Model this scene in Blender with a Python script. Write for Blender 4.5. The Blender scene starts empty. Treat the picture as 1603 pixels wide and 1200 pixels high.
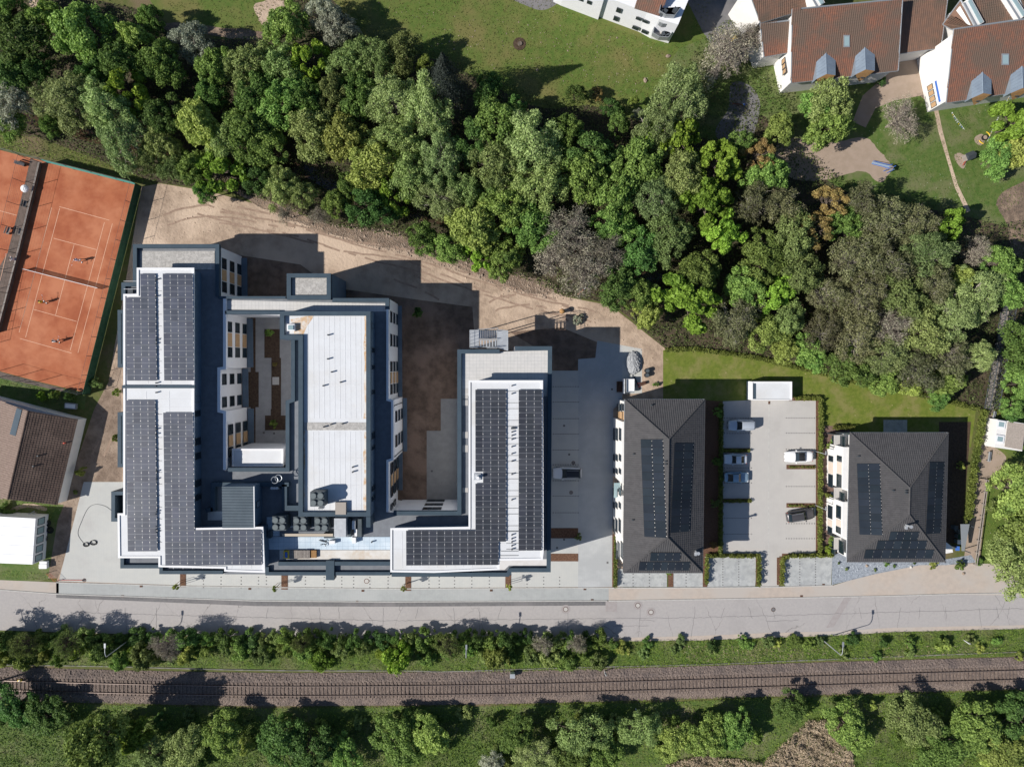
import bpy, math, random
import numpy as np
from mathutils import Vector, Matrix
R_ = math.radians
rng = np.random.default_rng(7)
random.seed(7)
sc = bpy.context.scene
COL = sc.collection
# ---------------------------------------------------------------- camera
CH, CF = 109.0, 1069.0                      # flying height in metres, focal length in photo pixels
cam_d = bpy.data.cameras.new('camera'); cam = bpy.data.objects.new('camera', cam_d); COL.objects.link(cam)
cam_d.sensor_width = 36; cam_d.lens = 36 * CF / 1603; cam_d.clip_end = 3000; cam_d.clip_start = 1
cam.location = (0, 0, CH)
_n = Vector(((778 - 801.5) / CF, (600 - 570) / CF, -1)).normalized()
CQ = _n.rotation_difference(Vector((0, 0, -1)))
cam.rotation_mode = 'QUATERNION'; cam.rotation_quaternion = CQ
sc.camera = cam
# ---------------------------------------------------------------- light
SAZ, SEL = R_(16), R_(38)
wd = bpy.data.worlds.new('World'); sc.world = wd; wd.use_nodes = True
nt = wd.node_tree; bg = nt.nodes['Background']
sky = nt.nodes.new('ShaderNodeTexSky'); sky.sky_type = 'NISHITA'; sky.sun_disc = False
sky.sun_elevation = SEL; sky.sun_rotation = R_(254); sky.air_density = 1.0; sky.dust_density = 0.6; sky.ozone_density = 4.0
nt.links.new(sky.outputs[0], bg.inputs[0]); bg.inputs[1].default_value = 0.070
sl = bpy.data.lights.new('sun', 'SUN'); sl.energy = 4.9; sl.angle = R_(0.53); sl.color = (1, 0.95, 0.885)
so = bpy.data.objects.new('sun', sl); COL.objects.link(so)
so.rotation_mode = 'QUATERNION'
so.rotation_quaternion = Vector((math.cos(SAZ) * math.cos(SEL), math.sin(SAZ) * math.cos(SEL), -math.sin(SEL))).to_track_quat('-Z', 'Y')
so.location = (-80, -30, 90)
vs = sc.view_settings; vs.view_transform = 'Standard'; vs.look = 'None'; vs.exposure = 0.22; vs.gamma = 1; vs.use_curve_mapping = False
sc.display_settings.display_device = 'sRGB'
sc.cycles.max_bounces = 6; sc.cycles.diffuse_bounces = 3; sc.cycles.glossy_bounces = 3; sc.cycles.transmission_bounces = 4; sc.cycles.transparent_max_bounces = 6
sc.cycles.use_denoising = True
# ---------------------------------------------------------------- helpers
def W(px, py, z=0.0):
    d = CQ @ Vector(((px - 801.5) / CF, -(py - 600) / CF, -1))
    t = (z - CH) / d.z
    return Vector((d.x * t, d.y * t, z))
def WP(pts, z=0.0): return [tuple(W(x, y, z)[:2]) for x, y in pts]
def R4(x0, y0, x1, y1): return [(x0, y0), (x1, y0), (x1, y1), (x0, y1)]
def area(p): return sum(p[i][0] * p[(i + 1) % len(p)][1] - p[(i + 1) % len(p)][0] * p[i][1] for i in range(len(p))) / 2
def ccw(p): return list(p) if area(p) > 0 else list(p)[::-1]
def offset(pts, d, closed=True):
    """offset a line to its left by d (mitred)"""
    n = len(pts); out = []
    for i in range(n):
        def nrm(a, b):
            v = Vector((b[0] - a[0], b[1] - a[1])); v.normalize(); return Vector((-v.y, v.x))
        if closed: n1 = nrm(pts[i - 1], pts[i]); n2 = nrm(pts[i], pts[(i + 1) % n])
        else:
            n1 = nrm(pts[max(i - 1, 0)], pts[max(i - 1, 0) + 1]); n2 = nrm(pts[min(i, n - 2)], pts[min(i, n - 2) + 1])
        m = n1 + n2
        if m.length < 1e-4: m = n1
        m.normalize(); k = d / max(0.35, m.dot(n1))
        out.append((pts[i][0] + m.x * k, pts[i][1] + m.y * k))
    return out
def inside(poly, x, y):
    """vectorised point in polygon"""
    x = np.asarray(x); y = np.asarray(y); c = np.zeros(x.shape, bool); n = len(poly)
    for i in range(n):
        x0, y0 = poly[i]; x1, y1 = poly[(i + 1) % n]
        if y0 == y1: continue
        hit = ((y0 > y) != (y1 > y)) & (x < (x1 - x0) * (y - y0) / (y1 - y0) + x0)
        c ^= hit
    return c
def link(o, parent=None):
    COL.objects.link(o)
    if parent is not None: o.parent = parent
    return o
def tag(o, label=None, cat=None, group=None, kind=None):
    if label: o['label'] = label
    if cat: o['category'] = cat
    if group: o['group'] = group
    if kind: o['kind'] = kind
    return o
def thing(name, label, cat, loc=(0, 0, 0), rz=0, group=None):
    o = bpy.data.objects.new(name, None); o.empty_display_size = .3; link(o)
    o.location = loc; o.rotation_euler = (0, 0, rz)
    return tag(o, label, cat, group)
def copy_tree(o, parent=None):
    c = o.copy(); COL.objects.link(c)
    if parent is not None: c.parent = parent
    for ch in list(o.children): copy_tree(ch, c)
    return c
class MB:
    def __init__(s): s.v = []; s.f = []; s.m = []
    def add(s, vs, fs, mi=0):
        b = len(s.v); s.v += [tuple(p) for p in vs]; s.f += [tuple(i + b for i in f) for f in fs]; s.m += [mi] * len(fs); return s
    def prism(s, p, z0, z1, mi=0, mt=None, bottom=False):
        p = ccw(p); n = len(p)
        z1l = z1 if isinstance(z1, (list, tuple)) else [z1] * n
        vs = [(x, y, z0) for x, y in p] + [(x, y, z1l[i]) for i, (x, y) in enumerate(p)]
        s.add(vs, [(i, (i + 1) % n, n + (i + 1) % n, n + i) for i in range(n)], mi)
        b = len(s.v) - 2 * n
        s.f.append(tuple(b + n + i for i in range(n))); s.m.append(mi if mt is None else mt)
        if bottom: s.f.append(tuple(b + i for i in range(n))[::-1]); s.m.append(mi)
        return s
    def box(s, c, d, rz=0, mi=0, mt=None):
        x, y, z = d[0] / 2, d[1] / 2, d[2] / 2; co, si = math.cos(rz), math.sin(rz)
        vs = [(c[0] + a * x * co - b * y * si, c[1] + a * x * si + b * y * co, c[2] + k * z) for k in (-1, 1) for a, b in ((-1, -1), (1, -1), (1, 1), (-1, 1))]
        s.add(vs, [(3, 2, 1, 0), (0, 1, 5, 4), (1, 2, 6, 5), (2, 3, 7, 6), (3, 0, 4, 7)], mi); s.add([], [])
        b = len(s.v) - 8; s.f.append((b + 4, b + 5, b + 6, b + 7)); s.m.append(mi if mt is None else mt)
        return s
    def tube(s, p, q, r, r2=None, n=6, mi=0, caps=True):
        p, q = Vector(p), Vector(q); r2 = r if r2 is None else r2; a = (q - p)
        if a.length < 1e-6: return s
        a.normalize(); u = a.cross(Vector((0, 0, 1)) if abs(a.z) < .9 else Vector((1, 0, 0))).normalized(); w = a.cross(u)
        vs = [p + (u * math.cos(2 * math.pi * i / n) + w * math.sin(2 * math.pi * i / n)) * r for i in range(n)] + \
             [q + (u * math.cos(2 * math.pi * i / n) + w * math.sin(2 * math.pi * i / n)) * r2 for i in range(n)]
        fs = [(i, n + i, n + (i + 1) % n, (i + 1) % n) for i in range(n)]
        if caps: fs += [tuple(range(n)), tuple(range(2 * n - 1, n - 1, -1))]
        return s.add(vs, fs, mi)
    def disc(s, c, r, h, n=20, mi=0): return s.prism([(c[0] + r * math.cos(2 * math.pi * i / n), c[1] + r * math.sin(2 * math.pi * i / n)) for i in range(n)], c[2], c[2] + h, mi)
    def dome(s, c, r, h, n=10, k=3, mi=0, jit=0):
        vs = []; 
        for j in range(k):
            a = math.pi / 2 * j / k
            for i in range(n):
                t = 2 * math.pi * i / n; q = 1 + random.uniform(-jit, jit)
                vs.append((c[0] + r[0] * math.cos(a) * math.cos(t) * q, c[1] + r[1] * math.cos(a) * math.sin(t) * q, c[2] + h * math.sin(a) * q))
        vs.append((c[0], c[1], c[2] + h))
        fs = [(j * n + i, j * n + (i + 1) % n, (j + 1) * n + (i + 1) % n, (j + 1) * n + i) for j in range(k - 1) for i in range(n)]
        fs += [((k - 1) * n + i, (k - 1) * n + (i + 1) % n, k * n) for i in range(n)]
        return s.add(vs, fs, mi)
    def mesh(s, name, mats, smooth=False):
        me = bpy.data.meshes.new(name); me.from_pydata(s.v, [], s.f)
        mats = mats if isinstance(mats, (list, tuple)) else [mats]
        for m in mats: me.materials.append(m)
        me.polygons.foreach_set('material_index', s.m)
        if smooth: me.polygons.foreach_set('use_smooth', [True] * len(s.f))
        me.update(); return me
    def build(s, name, mats, parent=None, kind=None, smooth=False, label=None):
        o = bpy.data.objects.new(name, s.mesh(name, mats, smooth)); link(o, parent)
        if kind: o['kind'] = kind
        if label: o['label'] = label
        return o
def quads_mesh(name, V, mats, n=4):
    """V: (k,n,3) array of separate n-gons"""
    V = np.asarray(V, np.float32); k = V.shape[0]; me = bpy.data.meshes.new(name)
    me.vertices.add(k * n); me.vertices.foreach_set('co', V.reshape(-1))
    me.loops.add(k * n); me.loops.foreach_set('vertex_index', np.arange(k * n, dtype=np.int32))
    me.polygons.add(k); me.polygons.foreach_set('loop_start', np.arange(0, k * n, n, dtype=np.int32))
    try: me.polygons.foreach_set('loop_total', np.full(k, n, np.int32))
    except Exception: pass
    for m in (mats if isinstance(mats, (list, tuple)) else [mats]): me.materials.append(m)
    me.update(calc_edges=True); return me
# ---------------------------------------------------------------- materials
def M(name, c1, c2=None, s=1.0, c3=None, s3=0.1, rough=.85, bump=0, bs=30, metal=0, spec=.25, lo=.35, hi=.65, lo3=.45, hi3=.65, speck=None, objvar=0, trans=0, det=6, emis=0):
    m = bpy.data.materials.new(name); m.use_nodes = True; t = m.node_tree; N = t.nodes; L = t.links; N.clear()
    out = N.new('ShaderNodeOutputMaterial'); p = N.new('ShaderNodeBsdfPrincipled'); L.new(p.outputs[0], out.inputs[0])
    p.inputs['Roughness'].default_value = rough; p.inputs['Metallic'].default_value = metal; p.inputs['Specular IOR Level'].default_value = spec
    geo = N.new('ShaderNodeNewGeometry'); pos = geo.outputs['Position']
    def col(c): 
        n = N.new('ShaderNodeRGB'); n.outputs[0].default_value = (*c, 1); return n.outputs[0]
    def noise(sc_, d=6, vec=pos):
        n = N.new('ShaderNodeTexNoise'); n.inputs['Scale'].default_value = sc_; n.inputs['Detail'].default_value = d; n.inputs['Roughness'].default_value = .62; L.new(vec, n.inputs['Vector']); return n.outputs[0]
    def ramp(v, a, b):
        n = N.new('ShaderNodeMapRange'); n.inputs[1].default_value = a; n.inputs[2].default_value = b; n.interpolation_type = 'SMOOTHSTEP'; L.new(v, n.inputs[0]); return n.outputs[0]
    def mix(f, a, b, mode='MIX'):
        n = N.new('ShaderNodeMix'); n.data_type = 'RGBA'; n.blend_type = mode
        if isinstance(f, float): n.inputs[0].default_value = f
        else: L.new(f, n.inputs[0])
        L.new(a, n.inputs[6]); L.new(b, n.inputs[7]); return n.outputs[2]
    c = col(c1)
    if c2: c = mix(ramp(noise(s, det), lo, hi), c, col(c2))
    if c3: c = mix(ramp(noise(s3, 4), lo3, hi3), c, col(c3))
    if speck:       # (colour, scale, threshold)
        v = N.new('ShaderNodeTexVoronoi'); v.inputs['Scale'].default_value = speck[1]; L.new(pos, v.inputs['Vector'])
        k = ramp(v.outputs['Distance'], speck[2], speck[2] * .6)
        k2 = ramp(noise(speck[3] if len(speck) > 3 else .35, 3), .48, .6)
        mm = N.new('ShaderNodeMath'); mm.operation = 'MULTIPLY'; L.new(k, mm.inputs[0]); L.new(k2, mm.inputs[1])
        c = mix(mm.outputs[0], c, col(speck[0]))
    if objvar:
        oi = N.new('ShaderNodeObjectInfo'); hs = N.new('ShaderNodeHueSaturation')
        def mr(a, b, src):
            n = N.new('ShaderNodeMapRange'); n.inputs[3].default_value = a; n.inputs[4].default_value = b; L.new(src, n.inputs[0]); return n.outputs[0]
        mu = N.new('ShaderNodeMath'); mu.operation = 'MULTIPLY'; mu.inputs[1].default_value = 7.31; L.new(oi.outputs['Random'], mu.inputs[0])
        fr = N.new('ShaderNodeMath'); fr.operation = 'FRACT'; L.new(mu.outputs[0], fr.inputs[0])
        L.new(mr(.5 - .03 * objvar, .5 + .008 * objvar, oi.outputs['Random']), hs.inputs['Hue'])
        L.new(mr(1 - .3 * objvar, 1 + .35 * objvar, fr.outputs[0]), hs.inputs['Value']); hs.inputs['Saturation'].default_value = 1
        L.new(c, hs.inputs['Color']); c = hs.outputs[0]
    L.new(c, p.inputs['Base Color'])
    if bump:
        b = N.new('ShaderNodeBump'); b.inputs['Strength'].default_value = 1; b.inputs['Distance'].default_value = bump; L.new(noise(bs, 5), b.inputs['Height']); L.new(b.outputs[0], p.inputs['Normal'])
    if trans:
        tr = N.new('ShaderNodeBsdfTranslucent'); L.new(c, tr.inputs[0]); ms = N.new('ShaderNodeMixShader'); ms.inputs[0].default_value = trans
        L.new(p.outputs[0], ms.inputs[1]); L.new(tr.outputs[0], ms.inputs[2]); L.new(ms.outputs[0], out.inputs[0])
    m['c'] = 1
    m['colsock'] = 0
    return m
def principled(m): return [n for n in m.node_tree.nodes if n.type == 'BSDF_PRINCIPLED'][0]
def overlay_grid(m, sx, sy, width, colr, strength=.6, rot=0, offset_=0.0):
    """thin joint lines over a material's colour, from a brick texture laid in world metres"""
    t = m.node_tree; N = t.nodes; L = t.links; p = principled(m)
    geo = N.new('ShaderNodeNewGeometry'); mp = N.new('ShaderNodeMapping'); mp.inputs['Rotation'].default_value = (0, 0, rot); L.new(geo.outputs['Position'], mp.inputs[0])
    b = N.new('ShaderNodeTexBrick'); b.offset = offset_; b.inputs['Scale'].default_value = 1; b.inputs['Brick Width'].default_value = sx; b.inputs['Row Height'].default_value = sy
    b.inputs['Mortar Size'].default_value = width; b.inputs['Mortar Smooth'].default_value = .1; L.new(mp.outputs[0], b.inputs['Vector'])
    mx = N.new('ShaderNodeMix'); mx.data_type = 'RGBA'; mm = N.new('ShaderNodeMath'); mm.operation = 'MULTIPLY'; mm.inputs[1].default_value = strength
    L.new(b.outputs['Fac'], mm.inputs[0]); L.new(mm.outputs[0], mx.inputs[0])
    src = p.inputs['Base Color'].links[0].from_socket; L.new(src, mx.inputs[6]); mx.inputs[7].default_value = (*colr, 1); L.new(mx.outputs[2], p.inputs['Base Color'])
    return m
def overlay_cracks(m, scale, width, colr, strength=.7, distort=1.0, stretch=(1, 1)):
    t = m.node_tree; N = t.nodes; L = t.links; p = principled(m)
    geo = N.new('ShaderNodeNewGeometry'); mp = N.new('ShaderNodeMapping'); mp.inputs['Scale'].default_value = (stretch[0], stretch[1], 1); L.new(geo.outputs['Position'], mp.inputs[0])
    n = N.new('ShaderNodeTexNoise'); n.inputs['Scale'].default_value = .9; n.inputs['Detail'].default_value = 4; L.new(geo.outputs['Position'], n.inputs['Vector'])
    a = N.new('ShaderNodeVectorMath'); a.operation = 'MULTIPLY_ADD'; L.new(n.outputs['Color'], a.inputs[0]); a.inputs[1].default_value = (distort,) * 3; L.new(mp.outputs[0], a.inputs[2])
    v = N.new('ShaderNodeTexVoronoi'); v.feature = 'DISTANCE_TO_EDGE'; v.inputs['Scale'].default_value = scale; L.new(a.outputs[0], v.inputs['Vector'])
    r = N.new('ShaderNodeMapRange'); r.inputs[1].default_value = width; r.inputs[2].default_value = width * .3; L.new(v.outputs['Distance'], r.inputs[0])
    n2 = N.new('ShaderNodeTexNoise'); n2.inputs['Scale'].default_value = .12; L.new(geo.outputs['Position'], n2.inputs['Vector'])
    r2 = N.new('ShaderNodeMapRange'); r2.inputs[1].default_value = .4; r2.inputs[2].default_value = .6; r2.inputs[4].default_value = strength; L.new(n2.outputs[0], r2.inputs[0])
    mm = N.new('ShaderNodeMath'); mm.operation = 'MULTIPLY'; L.new(r.outputs[0], mm.inputs[0]); L.new(r2.outputs[0], mm.inputs[1])
    mx = N.new('ShaderNodeMix'); mx.data_type = 'RGBA'; L.new(mm.outputs[0], mx.inputs[0])
    src = p.inputs['Base Color'].links[0].from_socket; L.new(src, mx.inputs[6]); mx.inputs[7].default_value = (*colr, 1); L.new(mx.outputs[2], p.inputs['Base Color'])
    return m
def leafmat(name, a, b, c=None, var=1.0, tr=.36):
    a = tuple(v * .72 for v in a); b = tuple(v * 1.38 for v in b); return M(name, a, b, 3.6, c3=c, s3=.28, rough=.6, spec=.2, objvar=var, trans=tr, lo=.38, hi=.62, det=3, lo3=.5, hi3=.72)

m_ground = M('meadow_ground', (.085, .105, .026), (.12, .12, .04), 1.5, c3=(.16, .125, .07), s3=.12, lo3=.52, hi3=.68, bump=.05, bs=8)
m_woodfloor = M('wood_floor', (.035, .038, .016), (.07, .055, .035), 1.2, c3=(.10, .075, .05), s3=.2, bump=.08, bs=5)
m_meadow = M('meadow_grass', (.078, .13, .022), (.115, .15, .032), 1.1, c3=(.16, .15, .05), s3=.13, lo3=.42, hi3=.68, bump=.05, bs=10, speck=((.5, .45, .36), 1.5, .10, .05))
m_playgrass = M('play_grass', (.07, .125, .024), (.11, .15, .04), 1.3, c3=(.15, .16, .07), s3=.2, bump=.05, bs=10, speck=((.6, .58, .5), 2.2, .11, .12))
m_lawn = M('mown_lawn', (.11, .15, .020), (.155, .185, .032), 1.6, c3=(.215, .20, .07), s3=.35, lo3=.42, hi3=.7, bump=.02, bs=14, speck=((.3, .26, .12), 1.2, .16, .3))
m_dirt = M('trampled_dirt', (.43, .325, .24), (.31, .23, .17), .8, c3=(.55, .425, .32), s3=.09, lo3=.4, hi3=.62, bump=.10, bs=2.2)
m_darkdirt = M('dark_dirt', (.19, .13, .095), (.12, .085, .062), .9, c3=(.26, .18, .135), s3=.2, bump=.08, bs=3)  # darker brown variant of the dirt colour
m_rubble = M('bank_rubble', (.21, .15, .11), (.13, .10, .075), 2.5, c3=(.30, .22, .16), s3=.5, bump=.15, bs=4)
m_sand = M('play_sand', (.36, .28, .22), (.32, .25, .19), .8, bump=.03, bs=8)
m_clay = M('clay_court', (.40, .13, .060), (.32, .09, .040), .45, c3=(.47, .18, .092), s3=.2, lo3=.4, hi3=.7, bump=.008, bs=20)
m_court_line = M('court_line', (.62, .36, .24), (.7, .46, .33), 3)
m_walk = M('court_walk', (.16, .12, .10), (.11, .085, .07), 1.5, bump=.03, bs=6)
m_asphalt = overlay_cracks(M('old_asphalt', (.40, .375, .36), (.36, .34, .33), 2.5, c3=(.33, .31, .30), s3=.16, lo3=.5, hi3=.8, lo=.3, hi=.7, bump=.004, bs=60), .14, .006, (.13, .12, .115), .7, .8, (1, .55))
m_newasphalt = M('new_asphalt', (.14, .138, .14), (.175, .17, .17), 2, c3=(.2, .19, .19), s3=.2, bump=.004, bs=60)
m_patch = M('asphalt_patch', (.32, .29, .28), (.35, .32, .31), 2, bump=.004, bs=60)
m_pavegrey = overlay_grid(M('pavement_grey', (.37, .385, .375), (.34, .35, .345), 1.4, c3=(.40, .41, .40), s3=.15, rough=.8), .4, .2, .012, (.26, .27, .27), .35)
m_pavebeige = M('pavement_beige', (.47, .40, .34), (.42, .36, .31), 1.2, c3=(.44, .4, .36), s3=.1, bump=.004, bs=40)
m_forecourt = overlay_grid(M('forecourt_pavers', (.49, .49, .46), (.46, .465, .445), .9, c3=(.435, .43, .41), s3=.22, lo3=.5, hi3=.75, rough=.8, lo=.25, hi=.75), .4, .2, .012, (.3, .31, .3), .22)
m_lot = overlay_grid(M('lot_pavers', (.48, .46, .43), (.455, .435, .41), .8, c3=(.43, .41, .385), s3=.25, lo3=.5, hi3=.75, rough=.8, lo=.25, hi=.75), .4, .2, .01, (.3, .3, .3), .2)
m_bay = overlay_cracks(M('bay_paving', (.37, .38, .375), (.45, .46, .45), .55, c3=(.33, .34, .34), s3=1.2, rough=.7), .5, .02, (.55, .56, .55), .4, 1.5, (1, .5))
m_dot = M('dark_paver', (.10, .10, .10), (.15, .14, .14), 2)
m_kerb = M('kerb_stone', (.5, .49, .46), (.42, .41, .39), 2)
m_mulch = M('bark_mulch', (.105, .052, .032), (.17, .095, .06), 5, bump=.06, bs=12)
m_soil = M('bed_soil', (.055, .035, .024), (.09, .06, .04), 3, bump=.05, bs=8)
m_slag = M('slate_gravel', (.24, .27, .31), (.36, .39, .43), 6, c3=(.18, .2, .23), s3=3, bump=.05, bs=15)
m_roofgravel = M('roof_gravel', (.45, .435, .41), (.33, .315, .295), 6, c3=(.5, .48, .45), s3=2, bump=.04, bs=12)
m_ballast = M('track_ballast', (.165, .125, .105), (.25, .20, .172), 5, c3=(.15, .12, .108), s3=.4, bump=.10, bs=9)
m_sleeper = M('sleeper_concrete', (.19, .148, .122), (.135, .102, .085), 2)
m_rail = M('rusty_rail', (.09, .045, .03), (.13, .07, .05), 4, rough=.6, metal=.3)
m_railtop = M('rail_top', (.30, .24, .21), None, metal=.6, rough=.4)
m_water = M('stream_water', (.06, .038, .022), (.045, .03, .02), .5, rough=.15, spec=.5, bump=.02, bs=4)
m_white = M('white_render', (.82, .825, .84), (.79, .795, .81), .7, rough=.8)
m_cream = M('cream_render', (.76, .745, .715), (.72, .705, .68), .7, rough=.8)
m_metal = M('anthracite_coping', (.058, .086, .112), (.050, .075, .098), .8, rough=.6, spec=.15)
m_darkwall = M('slate_render', (.12, .17, .23), (.10, .145, .2), .8, rough=.7)
m_membrane = M('white_membrane', (.67, .685, .70), (.635, .645, .655), .5, c3=(.61, .605, .59), s3=.16, lo3=.5, hi3=.72, rough=.6)
m_stain = M('rust_stained_membrane', (.68, .66, .62), (.56, .37, .21), .9, rough=.8, lo=.38, hi=.6, c3=(.72, .7, .66), s3=.15)
m_seam = M('membrane_seam', (.645, .65, .66), None, rough=.6)
m_terrace = overlay_grid(M('terrace_pavers', (.60, .585, .56), (.55, .54, .52), 1.2, rough=.8), .5, .5, .018, (.33, .33, .33), .6)
m_terrace_shaded = overlay_grid(M('shaded_terrace_pavers', (.20, .215, .235), (.17, .18, .20), 1.2, rough=.8), .5, .5, .018, (.18, .19, .2), .5)  # terrace pavers darkened: the building shade is put into their colour
m_plate = overlay_grid(M('blue_roof_plates', (.50, .60, .68), (.62, .70, .76), .5, rough=.5), .78, .65, .02, (.3, .38, .46), .8)
m_corr = M('corrugated_slate', (.125, .158, .185), (.105, .135, .16), .6, rough=.55, metal=.1)
m_glass = M('window_glass', (.012, .022, .03), None, rough=.08, spec=.6)
m_tint = M('balcony_glass', (.28, .38, .40), None, rough=.15, spec=.6)
m_frame = M('window_frame', (.06, .07, .08), None, rough=.5)
m_orange = M('ochre_panel', (.52, .34, .19), (.47, .30, .165), 2, rough=.7)
m_pv = M('solar_cells', (.036, .040, .052), (.052, .055, .066), .25, rough=.36, spec=.45, objvar=.55)
m_pvw = M('solar_cells_pale', (.055, .063, .090), (.078, .085, .115), .18, rough=.33, spec=.5, objvar=.5)
m_pvb = M('solar_cells_blue', (.020, .027, .038), (.026, .033, .045), .25, rough=.6, spec=.03, objvar=.5)
m_pvline = M('solar_frame', (.20, .21, .23), None, rough=.5, metal=.2)
m_pvblack = M('black_solar_frame', (.03, .035, .042), None, rough=.7, spec=.04)
m_clamp = M('bright_clamp', (.75, .72, .68), None, rough=.35, metal=.2)
m_tile_dark = M('dark_roof_tile', (.064, .062, .064), (.082, .079, .081), 1.5, c3=(.071, .070, .072), s3=.3, rough=.65)
m_tile_brown = M('brown_roof_tile', (.105, .072, .058), (.075, .054, .045), 3, c3=(.13, .092, .074), s3=.3, rough=.85)
m_tile_red = M('red_roof_tile', (.23, .105, .068), (.165, .092, .068), 2.2, c3=(.14, .098, .075), s3=.25, lo3=.38, hi3=.62, rough=.85)
m_tile_rbrown = M('weathered_roof_tile', (.20, .115, .08), (.155, .10, .075), 1.4, c3=(.13, .095, .072), s3=.3, rough=.85)
m_zinc = M('zinc_sheet', (.28, .34, .40), (.24, .29, .35), .8, rough=.4, metal=.3)
m_gutter = M('zinc_gutter', (.34, .36, .38), None, rough=.45, metal=.4)
m_wood = M('ochre_wood', (.42, .24, .10), (.34, .19, .08), 3)
m_plank = M('grey_wood', (.30, .27, .24), (.24, .21, .19), 3)
m_black = M('black_rubber', (.02, .02, .022), None, rough=.6)
m_darkgrey = M('dark_grey_metal', (.085, .105, .115), (.07, .085, .095), 1, rough=.5)
m_fan = M('fan_grille', (.14, .165, .17), None, rough=.6)
m_galv = M('galvanised_steel', (.52, .54, .56), (.44, .46, .48), 1.5, rough=.45, metal=.4)
m_whitep = M('white_paint', (.78, .78, .78), None, rough=.4)
m_red = M('red_paint', (.5, .06, .03), None, rough=.5)
m_blue = M('blue_paint', (.06, .16, .5), None, rough=.5)
m_yellow = M('yellow_paint', (.8, .55, .05), None, rough=.5)
m_green_screen = M('green_screen', (.018, .06, .035), (.03, .085, .05), 1.2, rough=.8)
m_teal = M('teal_screen', (.10, .42, .36), (.08, .34, .30), 1, rough=.7)
m_tarp = M('white_tarpaulin', (.82, .83, .84), None, rough=.5)
m_bark = M('tree_bark', (.16, .13, .105), (.10, .08, .065), 3, rough=.9)
m_birchbark = M('pale_bark', (.42, .39, .34), (.27, .24, .2), 2, rough=.9)
m_twig = M('grey_twigs', (.30, .26, .22), (.21, .18, .15), 1.5, rough=.9, objvar=.5)
m_skin = M('skin', (.45, .27, .19), None, rough=.6)
m_hair = M('dark_hair', (.05, .03, .02), None, rough=.7)
m_paleG = M('pebble_roof', (.42, .36, .31), (.33, .285, .245), 4, bump=.03, bs=10)
# ================================================================ GROUND
def smooth_px(pts, n=6):
    """rounded version of a closed pixel outline (Catmull-Rom) with slight raggedness"""
    out = []; k = len(pts)
    for i in range(k):
        p0, p1, p2, p3 = pts[i - 1], pts[i], pts[(i + 1) % k], pts[(i + 2) % k]
        for j in range(n):
            t = j / n
            out.append(tuple(.5 * (2 * p1[a] + (p2[a] - p0[a]) * t + (2 * p0[a] - 5 * p1[a] + 4 * p2[a] - p3[a]) * t * t + (3 * p1[a] - p0[a] - 3 * p2[a] + p3[a]) * t ** 3) for a in (0, 1)))
    return out
def patch(name, pts, z, m, parent=None, kind='structure', rag=0, curve=False, label=None):
    if curve: pts = smooth_px(pts)
    if rag: pts = [(x + random.uniform(-rag, rag), y + random.uniform(-rag, rag)) for x, y in pts]
    p = ccw(WP(pts, 0)); me = bpy.data.meshes.new(name)
    from mathutils.geometry import tessellate_polygon
    vs = [(x, y, z) for x, y in p]
    fs = [tuple(f) for f in tessellate_polygon([[Vector(v) for v in vs]])]
    fs = [f if (vs[f[1]][0] - vs[f[0]][0]) * (vs[f[2]][1] - vs[f[0]][1]) - (vs[f[2]][0] - vs[f[0]][0]) * (vs[f[1]][1] - vs[f[0]][1]) > 0 else f[::-1] for f in fs]
    me.from_pydata(vs, [], fs); me.materials.append(m); me.update()
    o = bpy.data.objects.new(name, me); link(o, parent)
    if kind: o['kind'] = kind
    if label: o['label'] = label
    return o
MB().add([(-900, -900, -.02), (900, -900, -.02), (900, 900, -.02), (-900, 900, -.02)], [(0, 1, 2, 3)]).build('ground', m_ground, kind='structure')
BELT_TOP = [(-60, -30), (60, -20), (240, 20), (262, 50), (330, 62), (420, 60), (470, -25), (545, -25), (575, 48), (640, 68), (720, 92), (800, 135), (860, 158), (930, 152), (1000, 180), (1045, 150), (1100, 60), (1140, 30), (1185, 60), (1200, 120), (1245, 150), (1250, 225), (1310, 275), (1380, 300), (1460, 320), (1500, 330), (1560, 350), (1660, 340)]
BELT_BOT = [(1660, 640), (1600, 645), (1560, 640), (1530, 640), (1500, 625), (1440, 615), (1380, 600), (1260, 570), (1180, 555), (1120, 548), (1040, 545), (990, 500), (955, 475), (880, 462), (830, 440), (770, 425), (700, 400), (620, 370), (520, 355), (430, 315), (360, 300), (240, 285), (140, 245), (60, 215), (-60, 205)]
patch('wood_floor', BELT_TOP + BELT_BOT, -.012, m_woodfloor)
patch('meadow', [(545, -60), (1120, -60), (1110, 60), (1080, 130), (1045, 170), (1005, 190), (930, 165), (860, 170), (800, 150), (700, 100), (620, 75), (560, 45)], -.008, m_meadow, curve=True, rag=1.5)
patch('meadow', [(235, -60), (470, -60), (430, 20), (440, 50), (380, 62), (300, 45), (255, 30)], -.008, m_meadow, curve=True, rag=1.5)
patch('stony_track', [(255, 36), (300, 38), (380, 46), (420, 52), (425, 60), (360, 60), (300, 50), (262, 48)], -.004, m_rubble, curve=True, rag=1.5)
patch('bare_earth', [(400, 5), (440, 0), (445, 20), (430, 48), (415, 45), (402, 25)], -.002, m_dirt, curve=True, rag=1.5)
patch('bare_earth', [(50, -10), (75, -10), (66, 15), (56, 28), (46, 10)], -.004, m_dirt, curve=True, rag=1)
patch('playground_grass', [(1100, 60), (1700, 60), (1700, 380), (1560, 350), (1440, 325), (1330, 300), (1240, 240), (1190, 180), (1130, 220), (1080, 190)], -.0045, m_playgrass, curve=True, rag=1.5)
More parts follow.
